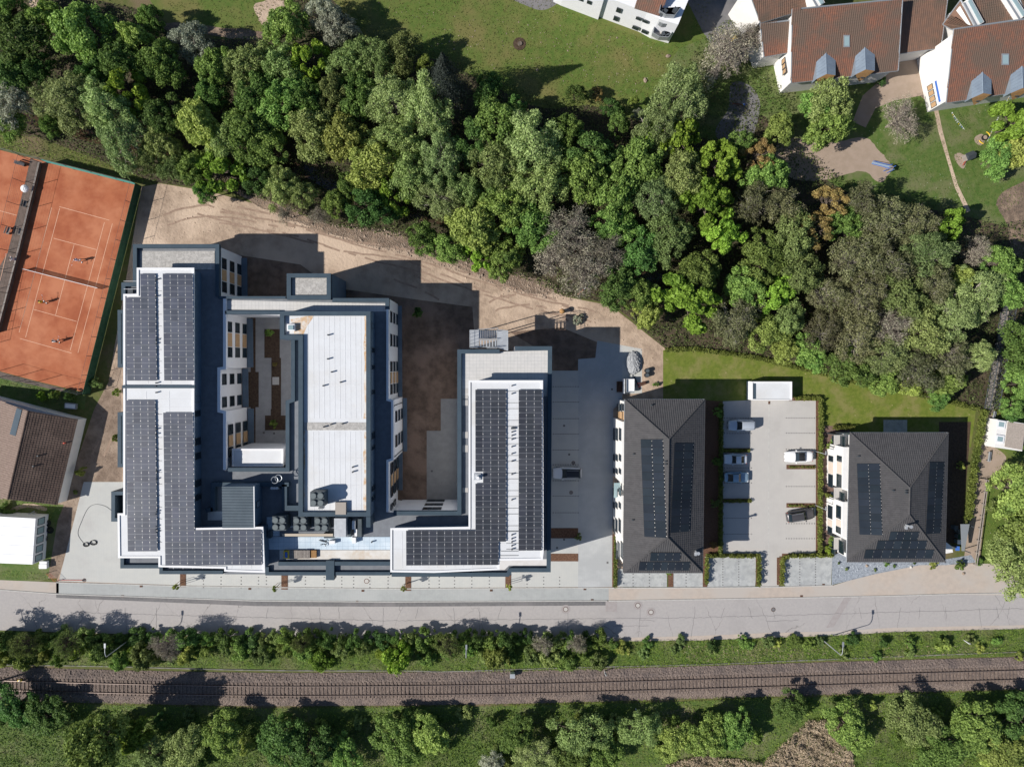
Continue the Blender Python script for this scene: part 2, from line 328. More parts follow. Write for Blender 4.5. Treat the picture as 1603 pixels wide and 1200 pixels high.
patch('school_yard', [(1390, 60), (1455, 60), (1470, 165), (1464, 170), (1440, 150), (1400, 158), (1370, 170), (1355, 200), (1335, 190), (1350, 150), (1385, 120)], .002, m_sand, curve=False, rag=.6)
patch('sand_pit', [(1225, 215), (1290, 225), (1350, 215), (1375, 235), (1395, 262), (1378, 285), (1350, 268), (1300, 280), (1250, 282), (1215, 260)], .002, m_sand, curve=True, rag=1)
patch('asphalt_path', [(1145, 130), (1175, 135), (1190, 165), (1178, 215), (1165, 235), (1135, 228), (1120, 205), (1140, 170)], .002, m_newasphalt, curve=True)
patch('forecourt', [(1075, 0), (1150, -10), (1185, 20), (1185, 70), (1150, 110), (1120, 80), (1100, 50)], .001, m_newasphalt)
patch('footpath', [(1460, 160), (1466, 160), (1476, 205), (1488, 250), (1500, 290), (1520, 330), (1512, 332), (1494, 292), (1482, 252), (1470, 208)], .006, m_dirt, rag=.8)
patch('bare_earth', [(1560, 315), (1590, 290), (1640, 280), (1640, 400), (1590, 400), (1575, 350)], .002, m_rubble, curve=True, rag=1)
patch('yellow_bank', [(800, -6), (880, -6), (872, 6), (850, 16), (826, 10)], -.002, m_newasphalt, curve=True)
patch('verge', [(-60, 986), (200, 994), (400, 999), (800, 1002), (1000, 1000), (1200, 993), (1400, 986), (1660, 979), (1660, 1024), (1400, 1030), (1200, 1037), (1000, 1043), (800, 1049), (600, 1049), (400, 1047), (200, 1043), (-60, 1040)], -.006, m_playgrass, rag=.8)
patch('verge', [(-60, 1098), (200, 1104), (400, 1108), (600, 1107), (800, 1104), (1000, 1099), (1200, 1093), (1400, 1087), (1660, 1078), (1660, 1290), (-60, 1290)], -.006, m_playgrass, rag=.8)
# stream glimpsed between the crowns
patch('stream', [(-40, 150), (60, 180), (180, 215), (300, 240), (420, 250), (480, 258), (530, 285), (620, 315), (760, 350), (900, 380), (1040, 430), (1160, 470), (1300, 500), (1420, 530), (1500, 545), (1570, 560), (1640, 575), (1640, 590), (1560, 575), (1480, 560), (1400, 545), (1290, 518), (1150, 486), (1030, 446), (890, 396), (750, 366), (610, 331), (520, 300), (470, 274), (410, 265), (290, 256), (170, 230), (50, 196), (-40, 168)], -.004, m_water, curve=True)
m_garden_earth = M('garden_earth', (.27, .20, .15), (.18, .13, .095), .7, c3=(.34, .26, .195), s3=.2, bump=.08, bs=3)
# building site ground
patch('dirt_ground', [(222, 292), (250, 288), (330, 300), (420, 325), (500, 352), (600, 374), (700, 398), (770, 426), (830, 442), (880, 464), (955, 478), (990, 505), (1045, 548), (1040, 640), (975, 640), (975, 930), (88, 912), (132, 755), (165, 630)], -.006, m_dirt, rag=1)
patch('bank_rubble', [(360, 296), (430, 318), (520, 352), (620, 366), (700, 395), (770, 420), (850, 440), (860, 462), (790, 450), (735, 425), (640, 395), (560, 378), (470, 350), (410, 325)], -.0035, m_rubble, curve=True, rag=2)
patch('dark_ground', [(345, 395), (470, 415), (520, 450), (660, 470), (740, 480), (745, 560), (720, 600), (722, 800), (610, 800), (600, 500), (350, 470)], -.002, m_darkdirt, curve=False, rag=1)  # patch of dirt in the darker brown
patch('dark_ground', [(798, 520), (880, 512), (945, 540), (930, 575), (905, 575), (905, 580), (864, 582), (864, 560)], -.002, m_darkdirt, rag=1)
patch('garden_earth', [(148, 640), (190, 560), (190, 754), (131, 755), (128, 800), (90, 905), (60, 905), (80, 800), (120, 720)], -.001, m_garden_earth, rag=.8)
# wheel ruts across the site
m_rut = M('rutted_dirt', (.27, .19, .14), (.36, .26, .195), 1.5, bump=.05, bs=6); rr_ = random.Random(5)
for k_, ln_ in enumerate(([(232, 300), (300, 322), (380, 345), (470, 362), (560, 392), (660, 418), (760, 452), (850, 478), (940, 500), (1010, 560)], [(225, 330), (330, 338), (430, 356), (540, 384), (640, 400), (730, 436), (830, 470), (950, 520)], [(240, 380), (260, 345), (340, 330), (450, 350), (520, 372)], [(745, 520), (770, 480), (840, 470), (900, 500), (930, 540)], [(175, 640), (168, 680), (150, 720), (140, 760)], [(540, 420), (620, 430), (700, 470), (735, 540)], [(600, 380), (700, 412), (790, 470), (800, 512)])):
    for off in (-.85, .85):
        pts = [W(x + rr_.uniform(-1, 1), y + rr_.uniform(-1, 1)) for x, y in smooth_px(ln_, 7)[7:-14]]
        pts = [tuple(p[:2]) for p in pts]; c_ = offset(pts, off, False); a_ = offset(c_, .16 * rr_.uniform(.7, 1.3), False); b_ = offset(c_, -.16, False); mb = MB()
        for i in range(len(a_) - 1):
            if rr_.random() < .22: continue
            z_ = .004 + k_ * .0006; mb.add([(a_[i][0], a_[i][1], z_), (b_[i][0], b_[i][1], z_), (b_[i + 1][0], b_[i + 1][1], z_), (a_[i + 1][0], a_[i + 1][1], z_)], [(0, 1, 2, 3)])
        mb.build('wheel_rut', m_rut, kind='structure')
# tennis courts
courts = patch('clay_court', [(-60, 218), (0, 235), (222, 292), (216, 310), (141, 616), (60, 597), (-60, 565)], .002, m_clay)
patch('court_walk', [(48, 248), (66, 254), (56, 290), (30, 398), (-2, 520), (-30, 560), (-40, 540), (-14, 440), (12, 395), (36, 300)], .006, m_walk, rag=.5)
patch('garden_grass', [(-60, 575), (60, 600), (135, 618), (132, 640), (60, 640), (-60, 610)], .0, m_playgrass)
patch('gravel_verge', [(-60, 565), (0, 582), (60, 598), (100, 608), (98, 613), (-60, 577)], .004, m_walk)
patch('garden_grass', [(-60, 770), (20, 780), (100, 790), (90, 815), (75, 905), (60, 910), (-60, 905)], .0, m_playgrass)
patch('garden_path', [(-10, 815), (10, 800), (30, 790), (50, 788), (72, 794), (70, 799), (48, 794), (30, 797), (12, 808), (-8, 822)], .004, m_dirt, curve=True)
# forecourt of the new building, streets
fore = patch('forecourt_paving', [(131, 754), (200, 754), (200, 875), (420, 885), (800, 885), (862, 700), (862, 580), (905, 580), (905, 562), (932, 560), (935, 533), (1005, 546), (1005, 615), (958, 618), (958, 918), (600, 920), (300, 916), (92, 909)], .004, m_forecourt)
patch('lane_paving', [(905, 562), (932, 560), (935, 533), (974, 541), (974, 628), (960, 640), (958, 918), (905, 919)], .008, overlay_grid(M('lane_pavers', (.42, .43, .43), (.46, .47, .465), .6, c3=(.39, .40, .40), s3=.2), .3, .2, .012, (.3, .3, .3), .3), rag=.0)
patch('pavement', [(88, 911), (300, 917), (600, 921), (953, 919), (953, 939), (600, 941), (400, 940), (88, 930)], .006, m_pavegrey)
patch('pavement', [(-60, 905), (92, 911), (92, 928), (-60, 918)], .006, m_pavebeige)
patch('pavement', [(953, 919), (1100, 919), (1220, 918), (1303, 916), (1370, 896), (1440, 882), (1530, 882), (1640, 880), (1640, 932), (1500, 930), (1400, 932), (1200, 936), (953, 940)], .006, m_pavebeige)
road = patch('road', [(-60, 917), (90, 928), (400, 940), (600, 942), (953, 940), (1200, 936), (1400, 932), (1500, 929), (1660, 926), (1660, 976), (1603, 979), (1400, 983), (1300, 989), (1200, 991), (1100, 996), (1000, 998), (800, 1000), (600, 999), (400, 997), (200, 992), (-60, 984)], .002, m_asphalt)
patch('asphalt_strip', [(88, 929), (400, 940), (600, 941.5), (950, 940), (950, 947), (600, 949), (400, 948), (88, 935)], .010, m_newasphalt)
patch('asphalt_patch', [(948, 940), (966, 940), (966, 957), (948, 957)], .0118, m_patch)
patch('asphalt_patch', [(1322, 934), (1334, 933), (1305, 981), (1293, 982)], .0118, m_patch)
patch('gravel_verge', [(950, 998), (1000, 997.5), (1100, 995), (1200, 990.5), (1300, 987), (1400, 982), (1603, 978), (1603, 983), (1400, 988), (1300, 994), (1200, 997), (1100, 1001), (950, 1003)], .008, m_pavebeige, rag=.8)
# kerbs: every stone run is one low wall
def wall_line(mb, pts, w, z0, z1, closed=False, mi=0, mt=None):
    a = offset(pts, w / 2, closed); b = offset(pts, -w / 2, closed); n = len(pts)
    for i in range(n if closed else n - 1):
        j = (i + 1) % n; mb.prism([a[i], b[i], b[j], a[j]], z0, z1, mi, mt, bottom=False)
    return mb
def kerb(pts): return wall_line(MB(), WP(pts), .14, 0, .1).build('kerb', m_kerb, kind='structure')
kerb([(-60, 918), (88, 929), (400, 939.6), (600, 941.4), (950, 939.6)])
kerb([(953, 939.8), (1200, 935.8), (1400, 931.8), (1500, 929), (1640, 927)])
kerb([(88, 911), (300, 917), (600, 921), (950, 919.5), (1100, 919), (1220, 918), (1303, 915.5)])
# road cracks as tar lines
mb = MB(); rc = random.Random(3)
def crack(x0, y0, x1, y1, w=.05):
    n = max(4, int(math.hypot(x1 - x0, y1 - y0) / 5)); pts = [W(x0 + (x1 - x0) * i / n + rc.uniform(-.8, .8), y0 + (y1 - y0) * i / n + rc.uniform(-.8, .8))[:2] for i in range(n + 1)]
    a = offset(pts, w / 2, False); b = offset(pts, -w / 2, False)
    for i in range(n): mb.add([(a[i][0], a[i][1], .0135), (b[i][0], b[i][1], .0135), (b[i + 1][0], b[i + 1][1], .0135), (a[i + 1][0], a[i + 1][1], .0135)], [(0, 1, 2, 3)])
for x in (420, 500, 530, 600, 655, 710, 750, 785, 890, 1003, 1088, 1134, 1172, 1210, 1345, 1410, 1440, 1480, 1532, 1560, 1580, 245, 196): crack(x, 950, x + rc.uniform(-6, 6), rc.choice([968, 996 if x < 1100 else 982]), .045)
crack(110, 958, 600, 971, .05); crack(600, 971, 1100, 966, .05); crack(1100, 966, 1603, 952, .05); crack(1000, 969, 1025, 971); crack(960, 979, 1016, 979); crack(1200, 972, 1250, 970)
mb.build('tar_seam', m_newasphalt, parent=road, kind='stuff')
# parking court
lot = patch('parking_court', [(1131, 628), (1177, 626), (1277, 626), (1277, 868), (1220, 870), (1219, 917), (1190, 918), (1188, 868), (1128, 868)], .012, m_lot)
mb = MB(); mb.prism(WP([(1203.2, 632), (1204.6, 632), (1203.4, 917), (1202, 917)]), .0, .022); mb.build('drain_channel', m_kerb, parent=lot)
bayW = patch('bay_paving', [(1103, 871), (1186, 871), (1182, 917), (1103, 918)], .016, m_bay)
bayE = patch('bay_paving', [(1226, 871), (1303, 870), (1301, 916), (1226, 917)], .016, m_bay)
bayH = patch('bay_paving', [(967, 890), (1044, 890), (1044, 918), (967, 918)], .016, m_bay)
bayI = patch('bay_paving', [(1048, 890), (1103, 890), (1101, 918), (1048, 918)], .016, m_bay)
slag = patch('gravel_garden', [(1303, 868), (1330, 860), (1480, 875), (1520, 868), (1528, 880), (1480, 884), (1440, 884), (1370, 898), (1302, 915)], .012, m_slag)
patch('garden_mulch', [(1281, 665), (1330, 668), (1330, 870), (1281, 870)], .004, M('garden_bark', (.20, .135, .11), (.155, .10, .08), 3, bump=.03, bs=10))
patch('garden_mulch', [(1095, 625), (1131, 628), (1128, 872), (1095, 872)], .004, m_mulch)
patch('paved_court', [(1383, 657), (1420, 657), (1420, 690), (1383, 690)], .010, m_bay)
patch('mown_lawn', [(1038, 548), (1080, 545), (1180, 560), (1260, 580), (1340, 600), (1440, 622), (1528, 640), (1520, 700), (1330, 700), (1281, 668), (1281, 624), (1240, 640), (1095, 640), (1038, 635)], .0, m_lawn)
patch('side_garden', [(1470, 660), (1520, 660), (1505, 850), (1470, 850)], .003, m_soil)
patch('footpath', [(1546, 640), (1555, 640), (1548, 720), (1542, 800), (1533, 882), (1508, 882), (1520, 800), (1530, 720)], .0075, m_sand, rag=.5)
patch('bare_earth', [(1548, 700), (1575, 715), (1560, 740), (1545, 745)], .004, m_sand, curve=True)
patch('park_grass', [(1550, 640), (1660, 640), (1660, 900), (1535, 884), (1543, 800), (1550, 720)], -.004, m_meadow)
def dots(parent, pts, px_step=3.9, s=.16):
    (x0, y0), (x1, y1) = pts; n = max(2, int(math.hypot(x1 - x0, y1 - y0) / px_step)); mb = MB()
    for i in range(n + 1):
        p = W(x0 + (x1 - x0) * i / n, y0 + (y1 - y0) * i / n); mb.box((p.x, p.y, .016), (s, s, .018))
    return mb.build('bay_marking', m_dot, parent=parent)
for y in (605, 629, 655, 679, 704, 727, 752, 776, 802): dots(fore, ((866, y), (905, y)))
for x in (318.5, 346, 377.6, 404.7, 417, 478, 507.5, 535, 553.5, 579, 607.5, 671.5, 687.5, 711.5, 738.5, 766, 825, 851, 876): dots(fore, ((x, 903), (x, 919)), 4.2)
for y in (654, 678, 732, 755.5, 810.5, 835.5): dots(lot, ((1134, y), (1176, y)))
for y in (654, 677.5, 703, 761, 819, 842.5): dots(lot, ((1231, y), (1275, y)))
for x in (1131.5, 1156.5): dots(bayW, ((x, 874), (x, 915)))
for x in (1252, 1276.5): dots(bayE, ((x, 874), (x, 915)))
for x in (991, 1016.5): dots(bayH, ((x, 898), (x, 917)))
dots(bayI, ((1074, 898), (1074, 917)))
# planting beds
def bed(px, label=None, m=None, name='planting_bed', h=.05):
    o = MB().prism(WP(px), 0, h).build(name, m or m_mulch, kind='structure')
    return o
for r in ((282, 897, 291, 918), (440.5, 897, 450.5, 922), (634.5, 897, 643.5, 924), (791, 893, 800, 921), (1046, 894, 1054, 918), (1131, 701, 1174, 708), (1131, 780, 1175, 786), (1231, 727, 1276, 734), (1231, 787, 1276, 794), (862, 826, 905, 842), (861, 866, 905, 878), (958.5, 836, 962, 919), (1100, 872, 1107, 918), (1183, 872, 1187, 916), (1216, 872, 1224, 915), (1277, 626, 1283, 868), (1128, 628, 1131.5, 868), (1235, 622, 1280, 627), (1103, 866, 1188, 871), (1224, 866, 1305, 871)):
    bed(R4(*r), m=m_mulch)
# courtyard floor
cy = patch('courtyard_paving', [(380, 490), (470, 490), (470, 740), (380, 740)], .008, M('courtyard_pavers', (.33, .33, .33), (.29, .29, .29), 1))
for r in ((392.5, 497, 400, 582), (383, 582, 405, 637), (392.5, 637, 400, 697), (414, 515, 438, 560), (425, 560, 440, 640), (415, 650, 448, 673), (424, 640, 440, 651)): bed(R4(*r), m=m_soil, h=.04 + r[0] * 1e-5)
MB().prism(WP(R4(426.5, 590, 437, 602)), 0, .06).build('paving_slab', m_lot, parent=cy)
patch('courtyard_paving', [(690, 624), (718, 624), (718, 802), (668, 802), (668, 674), (690, 674)], .008, M('yard_pavers', (.30, .295, .28), (.26, .255, .245), 1))
# manholes
def manhole(px, py, r, label, ring=None, z=.012):
    p = W(px, py); t = thing('manhole_cover', label, 'manhole', (p.x, p.y, 0), group='manhole covers in the paving')
    if ring: MB().disc((0, 0, z), r * 1.75, .006, 24).build('surround', ring, t)
    MB().disc((0, 0, z + .006), r, .008, 20).build('frame_ring', m_rail, t)
    MB().disc((0, 0, z + .014), r * .78, .008, 20).build('lid', m_lot if ring else m_newasphalt, t)
manhole(574, 909, .42, 'round concrete manhole lid in the pale forecourt, bottom centre', m_forecourt)
manhole(885.5, 953, .42, 'round manhole lid in the road, leftmost of three pale ones', m_patch)
manhole(998.5, 947, .42, 'round manhole lid in the road beside the square asphalt patch', m_patch)
manhole(1019, 957.5, .42, 'round manhole lid in the road, rightmost of the close pair', m_patch)
manhole(1210.5, 953.5, .36, 'round manhole lid in the road below the parking court entrance', None)
manhole(132, 907.5, .3, 'small round manhole by the corner fence on the pale forecourt', None)
manhole(897.5, 724, .3, 'dark round manhole just above the black car', None)
manhole(894, 770.5, .3, 'dark round manhole below the black car', None)
for i, (x, y) in enumerate(((883, 666), (891, 711), (958, 609), (883, 844), (872, 857), (951, 880), (413, 677), (429, 678), (676, 737))):
    p = W(x, y); o = MB().box((0, 0, .018), (.3, .3, .012)).build('drain_cover', m_dot); o.location = (p.x, p.y, 0)
    tag(o, ['small square drain cover in the third bay from the top of the east lot', 'small square drain cover in the fifth bay of the east lot', 'square drain cover beside the pallets at the lane top', 'drain cover just under the shaded planting bed of the east lot', 'drain cover left under the shaded planting bed of the east lot', 'drain cover on the lane beside the low hedge', 'left one of two drain covers at the foot of the inner courtyard', 'right one of two drain covers at the foot of the inner courtyard', 'drain cover in the grey paving of the open yard'][i], 'drain cover', 'square drain covers')
for i, (x, y, l) in enumerate(((221, 917, 'rusty gully grate left of the first street planting strip'), (391, 921, 'rusty gully grate between the first two street planting strips'), (568, 924, 'rusty gully grate below the concrete manhole lid'), (769, 923.5, 'rusty gully grate left of the fourth street planting strip'), (915.5, 921.5, 'rusty gully grate at the mouth of the lane'), (192, 932.5, 'dark gully grate on the kerb at the left end of the new strip'), (559, 941, 'dark gully grate on the kerb near the middle of the street'), (927, 938.5, 'dark gully grate on the kerb at the right end of the new strip'), (1289, 914.5, 'rusty gully grate by the corner of the gravel garden'), (1204, 630, 'rusty gully grate in front of the flat white garage'), (1254.5, 932.5, 'dark gully grate on the kerb below the right forecourt bays'))):
    p = W(x, y); t = thing('gully_grate', l, 'drain grate', (p.x, p.y, .012), group='rusty gully grates')
    w = (.42, .3) if y > 700 else (.3, .45)
    MB().box((0, 0, .02), (w[0], w[1], .04)).build('frame', m_rail, t)
    g = MB()
    for k in range(4): g.box((-w[0] / 2 + w[0] * (k + .5) / 4, 0, .047), (w[0] / 8, w[1] * .8, .012))
    g.build('grate_bar', m_mulch, t)
# ================================================================ BUILDINGS
def world_parts(t):
    for ch in t.children: ch.matrix_parent_inverse = Matrix.Translation(-Vector(t.location))
def window(parent, p0, p1, z0, z1, m=None, name='window', d=.05, out=None, bars=1):
    """opening on the wall line p0->p1 (world), outward side is 'out'"""
    p0, p1 = Vector(p0[:2]), Vector(p1[:2]); a = p1 - p0; Lw = a.length; a.normalize(); n = Vector((-a.y, a.x))
    if out is not None and n.dot(Vector(out)) < 0: n = -n
    mid = (p0 + p1) / 2; ang = math.atan2(a.y, a.x)
    if m is not None and name == 'facade_panel':
        c = mid + n * .02; return MB().box((c.x, c.y, (z0 + z1) / 2), (Lw, .08, z1 - z0), ang).build(name, m, parent)
    fr = MB(); c = mid + n * .03; fw = .07
    for s in (-1, 1):
        q = c + a * s * (Lw / 2 - fw / 2); fr.box((q.x, q.y, (z0 + z1) / 2), (fw, .12, z1 - z0), ang)
        fr.box((c.x, c.y, (z0 + z1) / 2 + s * ((z1 - z0) / 2 - fw / 2)), (Lw - 2 * fw, .11, fw), ang)
    if bars > 1:
        for k in range(1, bars):
            q = c + a * (Lw * (k / bars - .5)); fr.box((q.x, q.y, (z0 + z1) / 2), (fw * .8, .10, z1 - z0 - 2 * fw), ang)
    f = fr.build(name, m_frame, parent)
    c = mid + n * .01; MB().box((c.x, c.y, (z0 + z1) / 2), (Lw - fw, .06, z1 - z0 - fw), ang).build('pane', m or m_glass, f)
    return f
FL = ((6.2, 7.85), (3.2, 4.9), (.35, 1.95))
def win_col(parent, xw, ys, zs=FL, m=None, name='window', out=(1, 0)):
    for y0, y1 in ys:
        a = W(778, y0, 7).y; b = W(778, y1, 7).y
        for z0, z1 in zs: window(parent, (xw, a), (xw, b), z0, z1, m, name, out=out)
def slab(px, z, zref=None): return WP(px, z if zref is None else zref)
def ring(mb, px, z0, z1, w, closed=True, zref=None, mi=0):
    p = WP(px, z1 if zref is None else zref)
    if closed:
        p = ccw(p); q = offset(p, w, True)
        for i in range(len(p)):
            j = (i + 1) % len(p); mb.prism([p[i], p[j], q[j], q[i]], z0, z1, mi)
    else: wall_line(mb, p, w, z0, z1, False, mi)
    return mb
def seams(parent, px, z, n_x=0, n_y=0, m=None):
    """raised welded seams across a rectangular roof field"""
    (x0, y0), (x1, y1) = px; mb = MB(); a = W(x0, y1, z); b = W(x1, y0, z)
    for i in range(1, n_x):
        x = a.x + (b.x - a.x) * i / n_x; mb.box((x, (a.y + b.y) / 2, z + .008), (.05, b.y - a.y, .016))
    for i in range(1, n_y):
        y = a.y + (b.y - a.y) * i / n_y; mb.box(((a.x + b.x) / 2, y, z + .01), (b.x - a.x, .05, .02))
    return mb.build('welded_seam', m or m_seam, parent, kind='stuff')
TERR, PAR = 9.0, 9.5
# ---- west wing
wb = W(270, 640, 0)
west = thing('apartment_building', 'long west wing with white upper storey beside the tennis court', 'apartment building', wb)
PW = [(211, 385), (340, 385), (340, 464), (349, 464), (349, 576), (340, 576), (340, 644), (349, 644), (349, 737), (349, 897), (250, 899), (250, 889), (189, 889), (189, 803), (193, 803), (193, 445), (211, 445)]
MB().prism(WP(PW, PAR), 0, TERR, 0, 1).build('wall_body', [m_white, m_terrace_shaded], west)
MB().prism(WP(R4(217, 392, 334, 421), PAR), TERR + .002, TERR + .06).build('gravel_field', m_roofgravel, west)
mb = MB()
ring(mb, [(340, 464), (340, 385), (211, 385), (211, 445), (193, 445), (193, 470)], TERR - .2, PAR, .55, False, PAR)
mb.build('parapet', m_metal, west)
mb = MB(); ring(mb, [(351.5, 467), (351.5, 576), (342.5, 577), (342.5, 643), (351.5, 645), (351.5, 735)], TERR - .1, PAR, .42, False, PAR); mb.build('parapet', m_white, west)
mb = MB(); ring(mb, [(191, 805), (191, 886.5), (252, 886.5), (252, 895.5), (349, 895.5)], TERR - .2, PAR, .5, False, PAR); mb.build('parapet', m_metal, west)
MB().prism(WP(R4(199, 451, 207, 459), PAR), TERR, TERR + .35).build('roof_hatch', m_frame, west)
for y0, y1, yl in ((485, 575, 'upper'), (645, 731, 'lower')):
    mb = MB(); ring(mb, R4(184, y0, 196, y1), 0, 8.6, .5, True, 8.6); mb.build('balcony_screen', m_metal, west)
    MB().prism(offset(ccw(WP(R4(184, y0, 196, y1), 8.6)), .5), 5.9, 6.05).build('balcony_floor', m_terrace, west)
mb = MB(); ring(mb, R4(174, 769, 198, 816), 0, 3.4, .55, True, 3.4); mb.build('bin_enclosure', m_metal, west)
MB().prism(offset(ccw(WP(R4(174, 769, 198, 816), 3.4)), .55), 0, .3).build('enclosure_floor', m_soil, west)
# upper storey of the west wing
UA = [(214, 419), (304, 419), (304, 826), (412, 824), (415, 896), (351, 894), (351, 889.5), (248, 887), (248, 873), (185, 873), (184, 803), (193, 803), (193, 460), (214, 460)]
ZU = 11.9
pu = ccw(WP(UA, ZU + .2))
MB().prism(offset(pu, .35), TERR, ZU).build('upper_storey', m_darkwall, west)
roofW = MB().prism(pu, ZU, ZU + .2, bottom=True).build('flat_roof', m_membrane, west)
mb = MB(); ring(mb, UA, ZU + .2, ZU + .32, .28, True, ZU + .3); mb.build('roof_edge', m_whitep, roofW)
MB().prism(WP([(191, 603), (305, 603), (305, 607.5), (191, 607.5)], ZU + .5), ZU + .2, ZU + .5).build('fire_wall', m_metal, west)
seams(roofW, ((196, 428), (301, 600)), ZU + .2, 3, 14); seams(roofW, ((196, 612), (301, 822)), ZU + .2, 3, 17); seams(roofW, ((256, 832), (408, 890)), ZU + .2, 10, 2)
xe = W(304, 600, ZU).x - .35
ye = lambda y: W(305, y, 10.6).y
for y0, y1 in ((511, 521), (553, 564), (577, 586), (619, 630), (642, 652), (685, 697), (708, 719), (751, 762), (774, 783)):
    window(west, (xe, ye(y0)), (xe, ye(y1)), 9.3, 11.3, out=(1, 0))
xw = W(340, 420, PAR).x
for ys, k in ((((406, 423),), 0), (((424, 441),), 1), (((442.5, 459),), 0)):
    win_col(west, xw, ys, m=m_orange if k else None, name='facade_panel' if k else 'window')
xw = W(349, 530, PAR).x
win_col(west, xw, ((504, 520.5), (543.5, 559.5))); win_col(west, xw, ((521.5, 542.5),), m=m_orange, name='facade_panel')
win_col(west, xw, ((663, 679), (698, 713))); win_col(west, xw, ((680, 697),), m=m_orange, name='facade_panel')
xw = W(340, 600, PAR).x
win_col(west, xw, ((585, 602), (620.5, 637)))
for x, ys in ((349, (492, 575)), (340, (578, 643)), (349, (646, 716)), (340, (388, 463))):
    X = W(x, 500, PAR).x; a, b = W(x, ys[0], PAR).y, W(x, ys[1], PAR).y
    MB().box((X + .5, (a + b) / 2, .12), (.9, abs(a - b), .24)).build('plinth', m_darkwall, west)
mb = MB()
for y in (437, 463.5, 532, 537.5, 599, 604, 614, 671, 679, 737, 749, 800, 804, 823, 828, 832):
    p = W(244.5 + (y % 3) * .5, y, ZU + .3); mb.tube((p.x, p.y, ZU + .2), (p.x, p.y, ZU + .62), .10, n=7)
mb.build('vent_pipe', m_frame, west)
mb = MB()
for i in range(9): y = 437 + i * 18.35; a, b = W(242.5, y, ZU), W(254, y, ZU); mb.box(((a.x + b.x) / 2, a.y, ZU + .24), (b.x - a.x, .03, .05))
for i in range(12): y = 648 + i * 18.15; a, b = W(242.5, y, ZU), W(254.5, y, ZU); mb.box(((a.x + b.x) / 2, a.y, ZU + .24), (b.x - a.x, .03, .05))
mb.build('cable_conduit', m_darkgrey, roofW, kind='stuff')
world_parts(west)
# ---- middle wing with the courtyard arms and the street range
mid = thing('apartment_building', 'middle wing with parapet roof between the two open courtyards', 'apartment building', W(525, 650, 0))
PC = [(349, 464), (449, 464), (449, 428), (518, 428), (518, 467), (608, 467), (608, 626), (616, 626), (616, 720), (608, 720), (608, 802), (611, 803), (611, 900), (349, 900), (349, 737), (447, 737), (447, 628), (456, 628), (456, 528), (438, 528), (438, 490), (349, 490)]
MB().prism(WP(PC, PAR), 0, TERR, 0, 1).build('wall_body', [m_white, m_terrace_shaded], mid)
MB().prism(WP([(353, 469), (604, 475), (604, 487), (585, 487), (353, 484)], PAR), TERR + .002, TERR + .03).build('terrace_paving', m_terrace, mid)
MB().prism(WP([(587, 489), (605, 489), (605, 800), (587, 800)], PAR), TERR + .002, TERR + .03).build('terrace_paving', m_terrace_shaded, mid)
mb = MB()
ring(mb, [(341, 465.5), (447, 465.5)], TERR - .2, PAR, .35, False, PAR)
ring(mb, [(520, 469.5), (606, 469.5), (606, 484)], TERR - .2, PAR, .55, False, PAR)
ring(mb, [(352, 489), (438, 489)], TERR - .2, PAR, .5, False, PAR)
ring(mb, [(458.5, 530), (458.5, 626), (450, 629), (450, 735), (357, 735)], TERR - .2, PAR, .55, False, PAR)
mb.build('parapet', m_metal, mid)
mb = MB(); ring(mb, [(606.5, 484), (606.5, 625.5), (614, 627.5), (614, 719), (606.5, 721), (606.5, 801)], TERR - .1, PAR, .32, False, PAR); mb.build('parapet', m_white, mid)
# stair tower
MB().prism(WP(R4(449, 428, 518, 468), 9.1), 9.0, 9.2).build('stair_head', m_darkwall, mid)
MB().prism(WP(R4(457, 432, 512, 465), 9.3), 9.2, 9.26).build('gravel_field', m_roofgravel, mid)
mb = MB(); ring(mb, R4(449, 428, 518, 469), 8.8, 9.7, .6, True, 9.6); mb.build('parapet', m_metal, mid)
a = W(518, 428, PAR); b = W(518, 466, PAR); MB().box((a.x + .03, (a.y + b.y) / 2, 4.5), (.06, a.y - b.y, 9)).build('tower_cladding', m_darkwall, mid)
# top storey
UC = [(438, 487), (580, 487), (580, 808), (467, 808), (467, 531), (438, 531)]
ZC = 11.7
pc = ccw(WP(UC, 12.2)); MB().prism(pc, TERR, ZC, 0, 1).build('upper_storey', [m_darkwall, m_membrane], mid)
mb = MB(); ring(mb, UC, ZC - .05, 12.2, .62, True, 12.2); ring(mb, [(576.5, 808.5), (576.5, 825)], TERR, 12.2, .6, False, 12.2); mb.build('parapet', m_metal, mid)
fld = MB().prism(WP([(444.5, 494), (574, 494), (574, 803), (474, 803), (474, 526), (444.5, 526)], ZC), ZC, ZC + .02).build('roof_membrane', m_membrane, mid)
seams(fld, ((475, 495), (573, 655)), ZC + .02, 12, 3); seams(fld, ((475, 675), (573, 802)), ZC + .02, 12, 3)
MB().prism(WP(R4(474.3, 661, 573.7, 673), ZC), ZC + .021, ZC + .07).build('gravel_strip', m_roofgravel, mid)
mb = MB()
for r in ([(570.5, 494), (573.8, 494), (573.8, 655), (569, 655), (571, 630), (569.5, 600), (571, 570), (569, 540), (571, 520)], [(570, 675), (573.8, 675), (573.8, 800), (569.5, 800), (568, 770), (570.5, 740), (568.5, 710), (570.5, 690)], R4(474.3, 674, 478, 800), [(455, 500), (478, 495), (492, 494), (480, 512), (474, 526), (462, 526), (458, 510)]): MB().prism(WP(r, ZC), ZC + .02, ZC + .026).build('rust_stain', m_stain, fld)
xe = W(580, 600, 12.2).x
for y0, y1 in ((506, 514), (544, 552), (571, 578), (610, 617), (676, 687), (697, 704), (760, 768), (776, 783)):
    window(mid, (xe, W(580, y0, 10.6).y), (xe, W(580, y1, 10.6).y), 9.2, 11.3, out=(1, 0))
xw = W(608, 500, PAR).x
